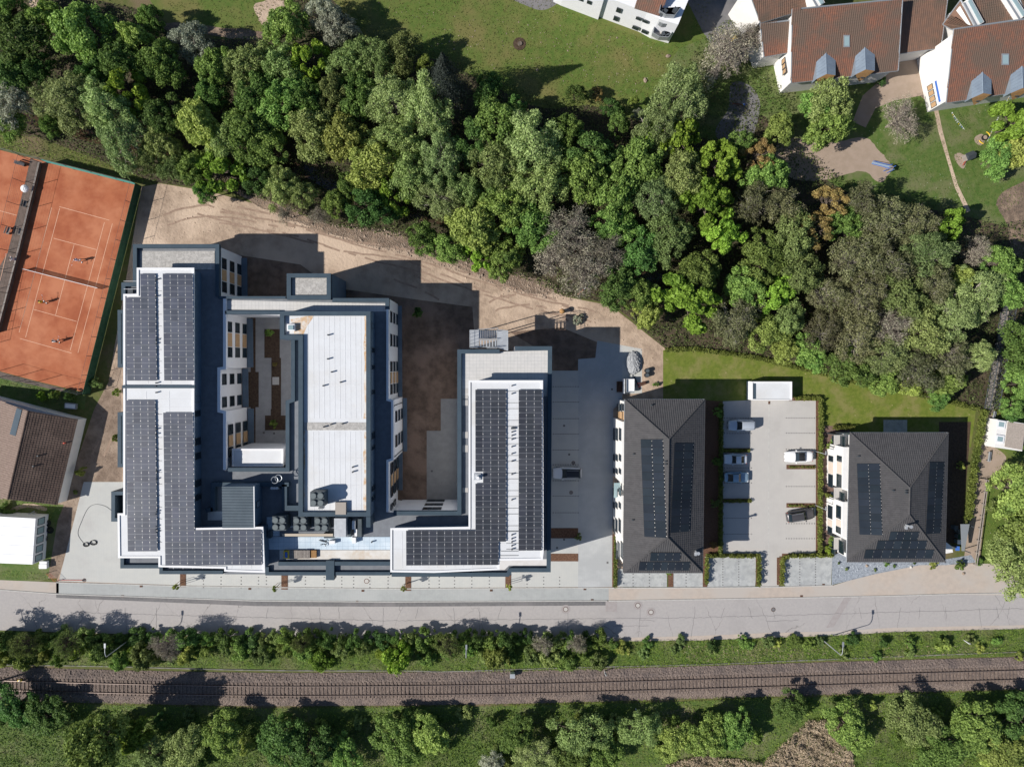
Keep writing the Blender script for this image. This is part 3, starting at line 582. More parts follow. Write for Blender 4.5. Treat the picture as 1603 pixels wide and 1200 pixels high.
win_col(mid, xw, ((487.6, 505), (523, 542), (565.5, 581.5), (601, 617))); win_col(mid, xw, ((582.5, 600),), m=m_orange, name='facade_panel')
win_col(mid, xw, ((723, 741), (760, 776))); win_col(mid, xw, ((742, 759),), m=m_orange, name='facade_panel')
win_col(mid, xw, ((787, 797),), zs=((6.2, 7.85), (3.2, 4.9)))
xw = W(616, 600, PAR).x; win_col(mid, xw, ((642.5, 660), (680, 698.5)))
mb = MB()
for y in (634, 713): 
    p = W(616, y, 8); mb.tube((xw + .08, p.y, .2), (xw + .08, p.y, 9.2), .06, n=6)
mb.build('downpipe', m_frame, mid)
for x, y0, y1 in ((608, 470, 625), (616, 628, 719), (608, 721, 785)):
    X = W(x, 500, PAR).x; a, b = W(x, y0, PAR).y, W(x, y1, PAR).y; MB().box((X + .35, (a + b) / 2, .12), (.6, abs(a - b), .24)).build('plinth', m_darkwall, mid)
# white annex in the inner courtyard
MB().prism(WP(R4(364, 703, 442, 729), 8.1), 0, 8.1).build('annex_roof', [m_membrane], mid)
mb = MB(); ring(mb, R4(363, 702, 443, 730), 7.9, 8.2, .25, True, 8.2); mb.build('annex_edge', m_whitep, mid)
# street range: terraces, cross beams and plates
MB().prism(WP(R4(415.5, 841, 610, 861), PAR), TERR + .002, TERR + .08).build('plate_walkway', m_plate, mid)
MB().prism(WP(R4(436, 862, 610, 877), PAR), TERR + .002, TERR + .03).build('roof_membrane', M('dusty_membrane', (.60, .56, .50), (.68, .66, .62), .6, c3=(.55, .42, .28), s3=.25, lo3=.5, hi3=.7), mid)
MB().prism(WP(R4(416, 810, 436, 840), PAR), TERR + .002, TERR + .06).build('plate_walkway', m_plate, mid)
mb = MB()
ring(mb, [(436, 881.5), (611, 881.5)], TERR - .2, PAR + .1, .55, False, PAR)
ring(mb, [(418, 887), (418, 897.5), (611, 897.5)], TERR - .2, PAR, .5, False, PAR)
ring(mb, [(517, 877), (517, 907)], TERR - .9, PAR + .16, 1.2, False, PAR)
mb.build('parapet', m_metal, mid)
ring(MB(), [(333, 800), (333, 758), (452, 758)], TERR, PAR + .4, .6, False, PAR + .4).build('parapet', m_metal, mid)
ring(MB(), [(333, 797), (322, 799)], TERR, PAR + .4, .6, False, PAR + .4).build('parapet', m_metal, mid)
ring(MB(), [(445, 758), (445, 795), (475, 795)], TERR, PAR + .4, .75, False, PAR + .4).build('parapet', m_metal, mid)
MB().prism(WP(R4(323, 801, 347, 815), PAR), TERR + .002, TERR + .05).build('roof_membrane', m_membrane, mid)
# plant penthouse with corrugated roof
pz = 12.6; pp = WP([(348, 761), (397, 761), (397, 826), (348, 825.5)], pz)
ph = MB().prism(pp, TERR, pz - .1).build('plant_penthouse', m_darkwall, mid)
x0, x1 = min(p[0] for p in pp), max(p[0] for p in pp); y0, y1 = min(p[1] for p in pp), max(p[1] for p in pp)
mb = MB(); n = 27
for i in range(n):
    ya = y0 + (y1 - y0) * i / n; h = (y1 - y0) / n
    mb.add([(x0, ya, pz - .1), (x1, ya, pz - .1), (x1, ya + h * .3, pz), (x0, ya + h * .3, pz), (x1, ya + h * .7, pz), (x0, ya + h * .7, pz), (x1, ya + h, pz - .1), (x0, ya + h, pz - .1)], [(0, 1, 2, 3), (3, 2, 4, 5), (5, 4, 6, 7)])
mb.build('corrugated_roof', m_corr, ph)
MB().box((x1 + .05, (y0 + y1) / 2, pz - .05), (.12, y1 - y0, .2)).build('roof_edge', m_whitep, ph)
window(ph, (x1, y1 - 2.4), (x1, y1 - 3.3), 10.2, 11.6, m_zinc, out=(1, 0))
# low wall boxes and the covered light shafts by the middle wing
MB().prism(WP(R4(523, 811, 541.5, 840), 11.2), TERR, 11.2).build('duct_box', m_galv, mid)
MB().prism(WP(R4(525, 786, 541.5, 805), 12.3), 11.7, 12.3).build('duct_box', M('tan_duct', (.36, .32, .28), None), mid)
MB().prism(WP(R4(442, 835, 521, 839), 10.3), 10.1, 10.3).build('cable_tray', M('tan_tray', (.5, .43, .34), None), mid)
for r, z in ((R4(551, 815, 556, 828), 10.3), (R4(555, 828, 559, 839), 10.2), (R4(551, 841, 557, 850), 9.8)): MB().prism(WP(r, z), TERR, z).build('vent_housing', m_whitep, mid)
for r, z in ((R4(560, 812, 566, 840), 10.2), (R4(545, 812, 549, 840), 10.0), (R4(507, 834, 523, 842), 9.9), (R4(419, 831, 424, 842), 10)): MB().prism(WP(r, z), TERR, z).build('duct_housing', m_darkgrey, mid)
mb = MB()
for x, y in ((513.5, 524), (513, 561.5), (519, 582), (533, 598), (506, 603.5), (507, 668), (518, 664), (536, 663), (552, 731), (552, 738.5), (505, 881), (531, 881), (582, 848), (527, 796)):
    z = ZC if y < 800 else TERR; p = W(x, y, z + .4); mb.tube((p.x, p.y, z), (p.x, p.y, z + .55), .11, n=7)
mb.build('vent_pipe', m_frame, mid)
MB().prism(WP(R4(449, 507, 461, 518), 12.3), ZC + .02, 12.3).build('skylight_kerb', m_whitep, mid)
p = WP(R4(451, 509, 459, 516), 12.4); MB().prism(p, 12.3, 12.42).build('skylight_dome', m_tint, mid)
world_parts(mid)
# ---- east wing
east = thing('apartment_building', 'east wing with steel fire stairs at its top end beside the shaded car lot', 'apartment building', W(790, 720, 0))
PE = [(611, 803), (716, 803), (716, 547), (782, 547), (782, 552), (806, 552), (806, 542), (864, 542), (862, 895), (797, 895), (801, 901.5), (611, 901.5)]
MB().prism(WP(PE, PAR), 0, TERR, 0, 1).build('wall_body', [m_white, m_terrace_shaded], east)
MB().prism(WP([(723, 552), (858, 548), (858, 620), (723, 620)], PAR), TERR + .002, TERR + .04).build('terrace_paving', m_terrace, east)
MB().prism(WP([(740, 876), (856, 876), (856, 886), (797, 886), (790, 893), (740, 893)], PAR), TERR + .002, TERR + .04).build('terrace_paving', M('end_membrane', (.66, .65, .64), (.6, .58, .56), .6), east)
mb = MB()
ring(mb, [(616, 803), (719, 803), (719, 550), (782, 550)], TERR - .2, PAR, .6, False, PAR)
ring(mb, [(806, 545), (861, 545), (859, 892), (799, 892), (795, 899), (613, 899)], TERR - .2, PAR, .6, False, PAR)
mb.build('parapet', m_metal, east)
for y0, y1 in ((608, 616), (618, 624), (626, 635), (676, 686), (697, 708), (764, 771)):
    MB().prism(WP(R4(723.5, y0, 732.5, y1), PAR), TERR + .002, TERR + .05).build('pale_slab', m_lot, east)
UB = [(733.5, 595), (850, 595), (851, 864), (849.5, 876), (782, 877), (782, 891.5), (680, 896), (611, 895), (611, 826), (733.5, 824)]
pu = ccw(WP(UB, ZU)); MB().prism(offset(pu, .35), TERR, ZU - .2).build('upper_storey', m_darkwall, east)
roofE = MB().prism(pu, ZU - .2, ZU, bottom=True).build('flat_roof', m_membrane, east)
mb = MB(); ring(mb, UB, ZU, ZU + .12, .28, True, ZU + .1); mb.build('roof_edge', m_whitep, roofE)
seams(roofE, ((745, 602), (848, 862)), ZU, 2, 22); seams(roofE, ((616, 830), (780, 888)), ZU, 12, 2)
mb = MB()
for (x0, y0, x1, y1) in ((736.3, 598, 737.2, 828), (614, 828, 614.8, 892)): mb.prism(WP(R4(x0, y0, x1, y1), ZU), ZU + .001, ZU + .03)
mb.build('gutter_slot', m_metal, roofE)
mb = MB()
for y in (603.5, 616, 676, 681.5, 687.5, 699, 710, 721.5, 742, 782, 837, 843, 848, 854, 859.5):
    p = W(801.5, y, ZU + .3); mb.tube((p.x, p.y, ZU), (p.x, p.y, ZU + .45), .10, n=7)
mb.build('vent_pipe', m_frame, east)
MB().prism(WP(R4(800, 668.5, 807, 671.5), ZU + .2), ZU, ZU + .25).build('roof_hatch', m_frame, east)
mb = MB()
for i in range(28):
    y = 612 + i * 9.15; a, b = W(792.5, y, ZU), W(811.5, y, ZU); mb.box(((a.x + b.x) / 2, a.y, ZU + .04), (b.x - a.x, .035, .05)) if i % 3 != 1 else None
for y in (830.5, 862, 869): a, b = W(784, y, ZU), W(811.5, y, ZU); mb.box(((a.x + b.x) / 2, a.y, ZU + .04), (b.x - a.x, .05, .05))
mb.build('cable_conduit', m_darkgrey, roofE, kind='stuff')
# smoke vent in the notch of the array
p = W(747, 746, ZU + .2); MB().box((p.x, p.y, ZU + .1), (1.0, .9, .2)).build('outlet_plate', m_galv, east); MB().tube((p.x + .1, p.y, ZU + .2), (p.x + .1, p.y, ZU + 1.2), .22, n=12).build('exhaust_pipe', m_whitep, east)
xe = W(850, 700, ZU).x - .35; xo = W(863, 700, PAR).x
# courtyard-facing windows at the foot of the open yard (north side)
yy = W(660, 803, PAR).y
for x0, x1 in ((663, 692),):
    for z0, z1 in FL: window(east, (W(x0, 795, 6).x, yy + .14), (W(x1, 795, 6).x, yy + .14), z0, z1, out=(0, 1), bars=2)
a, b = W(616, 803, PAR).x, W(716, 803, PAR).x; MB().box(((a + b) / 2, yy + .08, 4.6), (b - a, .12, 9.0)).build('wall_render', m_white, east)
world_parts(east)
# ---- fire stairs
t = thing('fire_stairs', 'galvanised steel fire stairs with landings at the top end of the east wing', 'stairs', W(765, 530, 0))
zt = 9.0
L1 = WP(R4(736, 517, 750, 544), 8.2); L2 = WP([(778, 518), (795, 518), (795, 549), (778, 544)], 9.0)
MB().prism(L1, 8.1, 8.2, bottom=True).build('landing', m_galv, t); MB().prism(L2, 8.9, 9.0, bottom=True).build('landing', m_galv, t)
MB().prism(WP(R4(778, 517, 795, 534), 6.2), 6.1, 6.2, bottom=True).build('landing', m_galv, t)
for (xa, xb, ya, yb, za, zb, n) in ((750, 780, 517, 529, 8.2, 6.4, 11), (750, 778, 532, 543, 8.2, 9.0, 6)):
    for i in range(n):
        f = (i + .5) / n; z = za + (zb - za) * f; x = xa + (xb - xa) * f
        p = W(x, (ya + yb) / 2, z); d = (yb - ya) * (CH - z) / CF
        MB().box((p.x, p.y, z), (.24, d, .05)).build('tread', m_galv, t)
    st = MB()
    for y in (ya, yb): st.tube(W(xa, y, za), W(xb, y, zb), .07, n=4)
    st.build('stringer', m_galv, t)
rl = MB()
for pts, z in ((([736, 517], [750, 517]), 8.2), (([736, 517], [736, 544], [748, 544]), 8.2), (([778, 516], [795, 518], [795, 548]), 9.0), (([748, 516], [780, 514]), 8.2), (([750, 530.5], [780, 530.5]), 8.2), (([762, 545], [778, 545]), 9)):
    for i in range(len(pts) - 1):
        a = W(*pts[i], z); b = W(*pts[i + 1], z)
        rl.tube(a + Vector((0, 0, 1.1)), b + Vector((0, 0, 1.1)), .045, n=5); rl.tube(a + Vector((0, 0, .55)), b + Vector((0, 0, .55)), .03, n=4)
        k = max(2, int((b - a).length / .5))
        for j in range(k + 1): q = a.lerp(b, j / k); rl.tube(q, q + Vector((0, 0, 1.1)), .025, n=4, caps=False)
rl.build('handrail', m_galv, t)
for x, y in ((737, 518), (737, 543), (778, 518), (794, 518), (794, 546)):
    p = W(x, y, 8); MB().tube((p.x, p.y, 0), (p.x, p.y, 8), .08, n=6).build('post', m_galv, t)
world_parts(t)
# ---- rooftop fan units
def fan_unit(px, py, label, z):
    p = W(px, py, z + 2.1); t = thing('cooling_unit', label, 'cooling unit', (p.x, p.y, z), group='four-fan cooling units on the roof')
    MB().box((0, 0, 1.05), (1.95, 2.05, 2.1)).build('cabinet', m_darkgrey, t)
    for a in (-.5, .5):
        for b in (-.5, .5):
            f = MB().disc((a, b, 2.1), .44, .22, 18).build('fan_shroud', m_darkgrey, t)
            g = MB(); g.disc((a, b, 2.321), .37, .01, 18)
            g.build('fan_guard', m_fan, f)
    MB().tube((1.05, -.9, .3), (2.1, -.7, .25), .14, n=8).build('pipe', m_galv, t)
    return t
fan_unit(437, 819, 'four-fan cooling unit, leftmost of the row of three', TERR + .1)
fan_unit(470, 819.5, 'four-fan cooling unit, middle one of the row of three', TERR + .1)
fan_unit(503, 820, 'four-fan cooling unit beside the square grey duct box', TERR + .1)
fan_unit(496.5, 781, 'four-fan cooling unit alone on the white middle roof', ZC + .02)
t = thing('ribbed_duct', 'silver ribbed duct joining the lone cooling unit to the row below', 'duct', W(502, 800, 11))
for i in range(4):
    a = W(499 + i * 1.9, 794, 11.9); b = W(499 + i * 1.9, 805, 10.6); MB().tube(a, b, .09, n=6).build('pipe', m_galv, t)
world_parts(t)
t = thing('vent_stack', 'twin silver vent pipes curling out beside the corrugated penthouse', 'vent pipes', W(431, 760, TERR))
for i in range(3):
    p = W(427 + i * 4, 766, TERR + 1); MB().tube((p.x, p.y, TERR), (p.x, p.y + .3, TERR + 1.5), .2, n=8).build('pipe', m_galv, t)
for cx in (430, 436):
    mb = MB(); c = W(cx, 751 - (cx - 430) * .5, TERR + 2)
    for i in range(14):
        a, b = 2 * math.pi * i / 14, 2 * math.pi * (i + 1) / 14; mb.tube((c.x + .48 * math.cos(a), c.y + .48 * math.sin(a), c.z), (c.x + .48 * math.cos(b), c.y + .48 * math.sin(b), c.z), .06, n=5)
    mb.build('hoop', m_gutter, t)
world_parts(t)
def crate(px, py, z, sx, sy, h, m, label, name='pallet_stack', cat='pallet', rz=0):
    p = W(px, py, z + h); t = thing(name, label, cat, (p.x, p.y, z), rz, group='materials left on the street range roof')
    n = 5
    for k in range(2):
        for i in range(n): MB().box((-sx / 2 + sx * (i + .5) / n, 0, h * (k * .5 + .4)), (sx / n * .8, sy, .06)).build('slat', m, t)
    for s in (-1, 0, 1): MB().box((0, s * sy * .42, h * .4), (sx, .1, h * .7)).build('bearer', m, t)
    return t
crate(458, 867.5, TERR + .03, 1.2, 1.2, .5, m_plank, 'brown slatted pallet beside the yellow machine on the roof')
crate(468.5, 867.5, TERR + .03, .8, 1.2, .5, m_plank, 'narrow grey pallet second along the roof row')
crate(479, 867.5, TERR + .03, 1.1, 1.2, .55, m_plank, 'dark cluttered pallet of scraps third along the roof row')
crate(490.5, 867, TERR + .03, .9, 1.1, .4, m_wood, 'pale wooden pallet at the right end of the roof row')
t = thing('roof_machine', 'small yellow and blue machine at the left end of the pallets', 'machine', W(448, 868, TERR))
p = W(448, 868, TERR + .6); MB().box((p.x, p.y, TERR + .3), (.8, 1.1, .5)).build('body', m_yellow, t); MB().box((p.x, p.y, TERR + .62), (.35, .8, .14)).build('lid', m_blue, t)
world_parts(t)
t = thing('tool_pile', 'dark tools and sheet piled on the pale walkway left of the white box', 'tools', W(508, 849, TERR + .1))
for k in range(7): MB().box((random.uniform(-.5, .5), random.uniform(-.4, .4), .06 + k * .03), (random.uniform(.3, .8), .1, .06), random.uniform(0, 3)).build('tool', m_frame, t)
MB().prism(WP(R4(515, 846, 524, 851), TERR + .7), TERR + .08, TERR + .7).build('utility_box', m_whitep)
tag(bpy.data.objects['utility_box'], 'small white box on the pale walkway beside the dark tools', 'box')
# ================================================================ SOLAR
def module_mesh(name, w, h, m, half=True):
    mb = MB(); f = .035; t = .04
    mb.box((0, 0, 0), (w, h, t), mi=1)
    parts = 2 if half else 1
    for k in range(parts):
        hh = h / parts; cy = -h / 2 + hh * (k + .5); s = f / 2 if half else 0
        mb.add([(-w / 2 + f, cy - hh / 2 + f * .7, t / 2 + .003), (w / 2 - f, cy - hh / 2 + f * .7, t / 2 + .003), (w / 2 - f, cy + hh / 2 - f * .7, t / 2 + .003), (-w / 2 + f, cy + hh / 2 - f * .7, t / 2 + .003)], [(0, 1, 2, 3)], 0)
    return mb.mesh(name, [m, m_pvline if half else m_pvblack])
_mods = {}
def solar_array(label, O, U, V, cw, chh, cells, m, group, clampsize=.10, lift=.22, half=True):
    """O = upper left corner, U along columns, V downwards in the picture; cells = list of (col, row)"""
    U = Vector(U).normalized(); V = Vector(V).normalized(); N = U.cross(-V).normalized()
    if N.z < 0: N = -N
    key = (round(cw, 3), round(chh, 3), m.name)
    if key not in _mods: _mods[key] = module_mesh('solar_module', cw - .022, chh - .022, m, half)
    t = thing('solar_array', label, 'solar array', O, group=group)
    Rm = Matrix((U, -V, N)).transposed().to_4x4(); cl = MB(); rails = MB()
    for c, r in cells:
        o = bpy.data.objects.new('solar_panel', _mods[key]); link(o, t)
        P = U * (cw * (c + .5)) + V * (chh * (r + .5)) + N * lift
        tw = Matrix.Rotation(random.gauss(0, .004), 4, 'X') @ Matrix.Rotation(random.gauss(0, .004), 4, 'Y')
        o.matrix_local = Matrix.Translation(P) @ Rm @ tw
        for fr in (.22, .78):
            q = U * (cw * (c + 1)) + V * (chh * (r + fr)) + N * (lift + .035); s = clampsize / 2
            cl.add([q - U * s - V * s, q + U * s - V * s, q + U * s + V * s, q - U * s + V * s], [(3, 2, 1, 0)])
            a = U * (cw * c) + V * (chh * (r + fr)) + N * (lift - .07); b = a + U * cw; rails.tube(a, b, .035, n=4, caps=False)
    cl.build('clamp', m_clamp, t, kind='stuff'); rails.build('mounting_rail', m_galv if half else m_pvblack, t, kind='stuff')
    return t
def flat_array(label, px, py, z, cwp, chp, cells, m=m_pv, **k):
    s = (CH - z - .25) / CF; solar_array(label, W(px, py, z + .25) - Vector((0, 0, .25)), (1, 0, 0), (0, -1, 0), cwp * s, chp * s, cells, m, 'solar arrays on the flat roofs', **k)
G = lambda c0, c1, r0, r1: [(c, r) for r in range(r0, r1) for c in range(c0, c1)]
zA = ZU + .2
flat_array('narrow solar array on the left of the west roof, upper section', 196, 428, zA, 11.4, 18.35, G(2, 4, 0, 2) + G(0, 4, 2, 9), m=m_pvw)
flat_array('solar array on the right of the west roof, upper section', 254.4, 428, zA, 11.5, 18.35, G(0, 4, 0, 9), m=m_pvw)
flat_array('long left solar array on the west roof, lower section', 196.2, 626, zA, 11.4, 18.15, G(0, 4, 0, 13), m=m_pvw)
flat_array('L-shaped solar array ending in the foot of the west wing', 255.2, 645.5, zA, 11.5, 18.4, G(0, 4, 0, 10) + G(0, 13, 10, 13), m=m_pvw)
flat_array('L-shaped solar array on the east roof with a notch for a vent', 634.6, 609.5, ZU, 12.1, 18.45, [c for c in G(9, 13, 0, 12) if c != (9, 7)] + G(0, 13, 12, 13) + G(0, 12, 13, 15))
flat_array('narrow solar array along the right edge of the east roof', 811.8, 609.5, ZU, 12.3, 18.15, G(0, 3, 0, 14))
# ================================================================ TILED ROOFS
def tiles(poly3, name, m, parent, tw=.32, th=.36, lift=.042):
    """real tile courses over a sloping polygon; first edge is the eave"""
    P = [Vector(p) for p in poly3]; n = None
    for i in range(2, len(P)):
        n = (P[1] - P[0]).cross(P[i] - P[0])
        if n.length > 1e-3: break
    n.normalize(); n = n if n.z > 0 else -n
    u = Vector((0, 0, 1)).cross(n)
    if u.length < 1e-3: u = (P[1] - P[0]).normalized()
    u.normalize(); v = n.cross(u)
    if v.z < 0: v = -v; u = -u
    O = P[0]; q = [((p - O).dot(u), (p - O).dot(v)) for p in P]
    x0, x1 = min(a for a, b in q), max(a for a, b in q); y0, y1 = min(b for a, b in q), max(b for a, b in q)
    ii, jj = np.meshgrid(np.arange(int((x1 - x0) / tw) + 2), np.arange(int((y1 - y0) / th) + 2))
    cx = x0 + (ii.ravel() + .0) * tw; cy = y0 + (jj.ravel()) * th
    ok = inside(q, cx + tw / 2, cy + th / 2) | (inside(q, cx + tw * .85, cy + th / 2) & inside(q, cx + tw * .15, cy + th / 2))
    cx, cy = cx[ok], cy[ok]; k = len(cx); r = rng.normal(0, .004, k)
    U_ = np.array(u); V_ = np.array(v); N_ = np.array(n); O_ = np.array(O)
    def pt(a, b, h): return O_ + (cx + a)[:, None] * U_ + (cy + b)[:, None] * V_ + (h + r)[:, None] * N_
    lo = lift; A = pt(0, 0, lo); B = pt(tw * .5, 0, lo + .035); C = pt(tw * .985, 0, lo); D = pt(tw * .985, th * 1.04, .004); E = pt(tw * .5, th * 1.04, .038); F = pt(0, th * 1.04, .004)
    G0 = pt(0, 0, -.02); H0 = pt(tw * .985, 0, -.02)
    Q = np.concatenate([np.stack([A, B, E, F], 1), np.stack([B, C, D, E], 1), np.stack([G0, H0, C, A], 1)])
    o = bpy.data.objects.new(name, quads_mesh(name, Q, m)); link(o, parent); o['kind'] = 'stuff'; return o
def roof_plane(poly3, m, parent, tm, overh=.12, **k):
    n = len(poly3); mb = MB(); vs = [tuple(p) for p in poly3] + [(p[0], p[1], p[2] - overh) for p in poly3]
    mb.add(vs, [tuple(range(n)), tuple(range(2 * n - 1, n - 1, -1))] + [(i, n + i, n + (i + 1) % n, (i + 1) % n) for i in range(n)])
    o = mb.build('roof_slope', m, parent); tiles(poly3, 'roof_tile', tm, o, **k); return o
def hip_house(label, ev, rd, ze, zr, tm, walls, inset=.45):
    E_ = [W(x, y, ze) for x, y in ev]; Rg = [W(x, y, zr) for x, y in rd]       # ev: nw ne se sw ; rd: top, bottom
    t = thing('apartment_house', label, 'apartment house', ((E_[0] + E_[2]) / 2).xy.to_3d())
    body = offset(ccw([tuple(p[:2]) for p in E_]), inset); MB().prism(body, 0, ze - .1).build('wall_body', walls, t)
    pl = []
    for poly in ([E_[0], E_[1], Rg[0]], [E_[1], E_[2], Rg[1], Rg[0]], [E_[2], E_[3], Rg[1]], [E_[3], E_[0], Rg[0], Rg[1]]): pl.append(roof_plane([poly[i] for i in range(len(poly))][::-1], tm, t, tm))
    cap = MB(); up = Vector((0, 0, .07))
    for a, b in ((E_[0], Rg[0]), (E_[1], Rg[0]), (E_[2], Rg[1]), (E_[3], Rg[1]), (Rg[0], Rg[1])):
        k = int((b - a).length / .4)
        for i in range(k): p = a.lerp(b, i / k) + up; q = a.lerp(b, (i + 1.06) / k) + up; cap.tube(p, q, .12, .10, n=6, caps=True)
    cap.build('ridge_tile', tm, t, kind='stuff')
    gt = MB()
    for i in range(4): gt.tube(E_[i] + Vector((0, 0, -.06)), E_[(i + 1) % 4] + Vector((0, 0, -.06)), .09, n=6)
    gt.build('gutter', m_gutter, t)
    return t, E_, Rg
def roof_point(px, py, P0, n):
    d = (CQ @ Vector(((px - 801.5) / CF, -(py - 600) / CF, -1))); o = Vector((0, 0, CH)); s = (P0 - o).dot(n) / d.dot(n); return o + d * s
def sloped_array(label, pa, pb, px0, py0, px1, py1, nc, nr, eave, ridge, grp, skip=(), horiz=True, m=m_pvb):
    """array on the plane through eave corners (pa,pb) and ridge point; corners given in the photo"""
    n = (pb - pa).cross(ridge - pa).normalized(); n = n if n.z > 0 else -n
    O = roof_point(px0, py0, pa, n); X = roof_point(px1, py0, pa, n); Y = roof_point(px0, py1, pa, n)
    U = (X - O); V = (Y - O); V = V - U.normalized() * V.dot(U.normalized())
    solar_array(label, O, U, V, U.length / nc, V.length / nr, [c for c in G(0, nc, 0, nr) if c not in skip], m, grp, lift=.12, half=False, clampsize=.065)
h2, E2, R2 = hip_house('long dark-tiled hip-roofed house between the car lot and the parking court', [(978, 625), (1103, 625), (1100, 896), (977, 896)], [(1047, 687), (1045, 841)], 8.0, 10.7, m_tile_dark, m_cream)
g2 = 'black solar arrays on the long hip roof'
sloped_array('tall double solar array on the left slope of the long hip roof', E2[0], E2[3], 1003, 687, 1038, 839, 2, 12, 0, R2[0], g2)
sloped_array('tall double solar array on the right slope of the long hip roof', E2[1], E2[2], 1055, 693, 1084.5, 833, 2, 11, 0, R2[0], g2)
sloped_array('long bottom row of solar panels on the long hip roof', E2[2], E2[3], 1001, 878, 1080.5, 891.5, 7, 1, 0, R2[1], g2)
sloped_array('short upper row of solar panels on the long hip roof', E2[2], E2[3], 1018.5, 863.5, 1066, 877, 4, 1, 0, R2[1], g2)
h3, E3, R3 = hip_house('square dark-tiled hip-roofed house above the slate gravel garden', [(1331, 677), (1484, 677), (1479.5, 879), (1325.5, 879)], [(1424, 763), (1423, 805)], 5.5, 8.3, m_tile_dark, m_cream)
g3 = 'black solar arrays on the square hip roof'
sloped_array('tall double solar array on the left slope of the square hip roof', E3[0], E3[3], 1341, 725, 1377, 836, 2, 10, 0, R3[0], g3)
sloped_array('tall double solar array on the right slope of the square hip roof', E3[1], E3[2], 1454, 722.5, 1477, 835, 2, 10, 0, R3[0], g3)
sloped_array('long bottom row of solar panels on the square hip roof', E3[2], E3[3], 1354.5, 859, 1462, 873, 8, 1, 0, R3[1], g3)
sloped_array('middle row of solar panels on the square hip roof', E3[2], E3[3], 1373.5, 845, 1451, 858.5, 6, 1, 0, R3[1], g3)
sloped_array('short top row of solar panels on the square hip roof', E3[2], E3[3], 1393.5, 831, 1438.5, 844.5, 4, 1, 0, R3[1], g3)
# facade bays of both hip houses, facing the camera's side (left)
def facade(t, x_eave, y0, y1, ze, out_x, wins, bays):
    """wall strip standing out under the left eave, its openings as (photo y0, y1) per storey"""
    X = W(x_eave, 700, ze).x + out_x
    for by0, by1, d in bays:
        a, b = W(x_eave, by0, ze).y, W(x_eave, by1, ze).y
        MB().box((X - d / 2 + .25, (a + b) / 2, (ze - .35) / 2), (d + .5, abs(a - b), ze - .35)).build('wall_bay', m_cream, t)
    for (wy0, wy1, z0, z1, d, m) in wins:
        a, b = W(x_eave, wy0, (z0 + z1) / 2).y, W(x_eave, wy1, (z0 + z1) / 2).y
        window(t, (X - d, a), (X - d, b), z0, z1, m, 'facade_panel' if m is m_orange or m is m_bp else 'window', out=(-1, 0))
m_bp = M('beige_panel', (.62, .52, .44), None)
wl = []
for z0, z1 in ((5.4, 7.2), (2.6, 4.4), (.4, 1.9)):
    wl += [(632, 643, z0, z1, .0, None), (644, 658, z0, z1, .0, m_orange), (670, 689, z0, z1, .55, None), (711, 721, z0, z1, .55, None), (733, 741, z0, z1, .55, None), (764, 775, z0, z1, .55, None), (786, 795, z0, z1, .55, None), (812, 832, z0, z1, .55, None), (848, 873, z0, z1, .2, None)]
facade(h2, 978, 0, 0, 8.0, .2, wl, ((660, 757, .55), (776, 842, .55), (844, 878, .2)))
p = W(966, 767, 4); MB().box((p.x, p.y, 4), (1.0, 2.3, .12)).build('entrance_canopy', m_tint, h2)
wl = []
for z0, z1 in ((3.3, 4.8), (.6, 2.1)):
    wl += [(682, 703, z0, z1, 0, None), (713, 722, z0, z1, .5, None), (723, 741, z0, z1, .5, m_bp), (742, 762, z0, z1, .5, None), (770, 789, z0, z1, 0, None), (791, 811, z0, z1, .5, None), (813, 823, z0, z1, .5, m_bp), (824, 834, z0, z1, .5, None), (846, 866, z0, z1, 0, None)]
facade(h3, 1328, 0, 0, 5.5, -.1, wl, ((700, 765, .5), (786, 842, .5)))
for y in (772, 690, 850):
    q = W(1312, y, 2.6); MB().box((q.x, q.y, 2.6), (1.3, 1.9, .14)).build('porch_roof', m_lot, h3); MB().box((q.x, q.y + 1.0, 1.3), (1.2, .12, 2.6)).build('porch_wall', m_frame, h3); MB().box((q.x, q.y - 1.0, 1.3), (1.2, .12, 2.6)).build('porch_wall', m_frame, h3)
world_parts(h2); world_parts(h3)
for (hh, pts, en, ri) in ((h2, ((1019, 634), (991, 710), (990, 813), (1041.5, 721.5), (1041.5, 726)), E2, R2), (h3, ((1342.5, 713.5), (1397, 767), (1417, 767.5), (1417, 771)), E3, R3)):
    for px, py in pts:
        side = (en[0], en[1], ri[0]) if py < 640 else (en[0], en[3], ri[0]); n = (side[1] - side[0]).cross(side[2] - side[0]).normalized()
        q = roof_point(px, py, side[0], n); o = MB().tube(q, q + Vector((0, 0, .45)), .11, n=8).build('roof_vent', m_frame, hh); o.matrix_parent_inverse = Matrix.Translation(-Vector(hh.location))
def flue(px, py, en, ri, label):
    n = (en[2] - en[3]).cross(ri[1] - en[2]).normalized() if px > 1300 else (en[2] - en[1]).cross(ri[1] - en[2]).normalized()
    a = en[2]; q = roof_point(px, py, a, n); t = thing('roof_flue', label, 'flue', q)
    MB().tube((0, 0, -.1), (0, 0, 1.3), .16, n=10).build('pipe', m_galv, t); MB().disc((0, 0, 1.35), .26, .05, 12).build('cap', m_galv, t); MB().box((-.1, -.35, .25), (.3, .5, .35)).build('base', m_galv, t)
flue(1089, 862, E2, R2, 'silver flue pipe near the lower right hip of the long roof'); flue(1418, 821, E3, R3, 'silver flue pipe above the short solar row of the square roof')
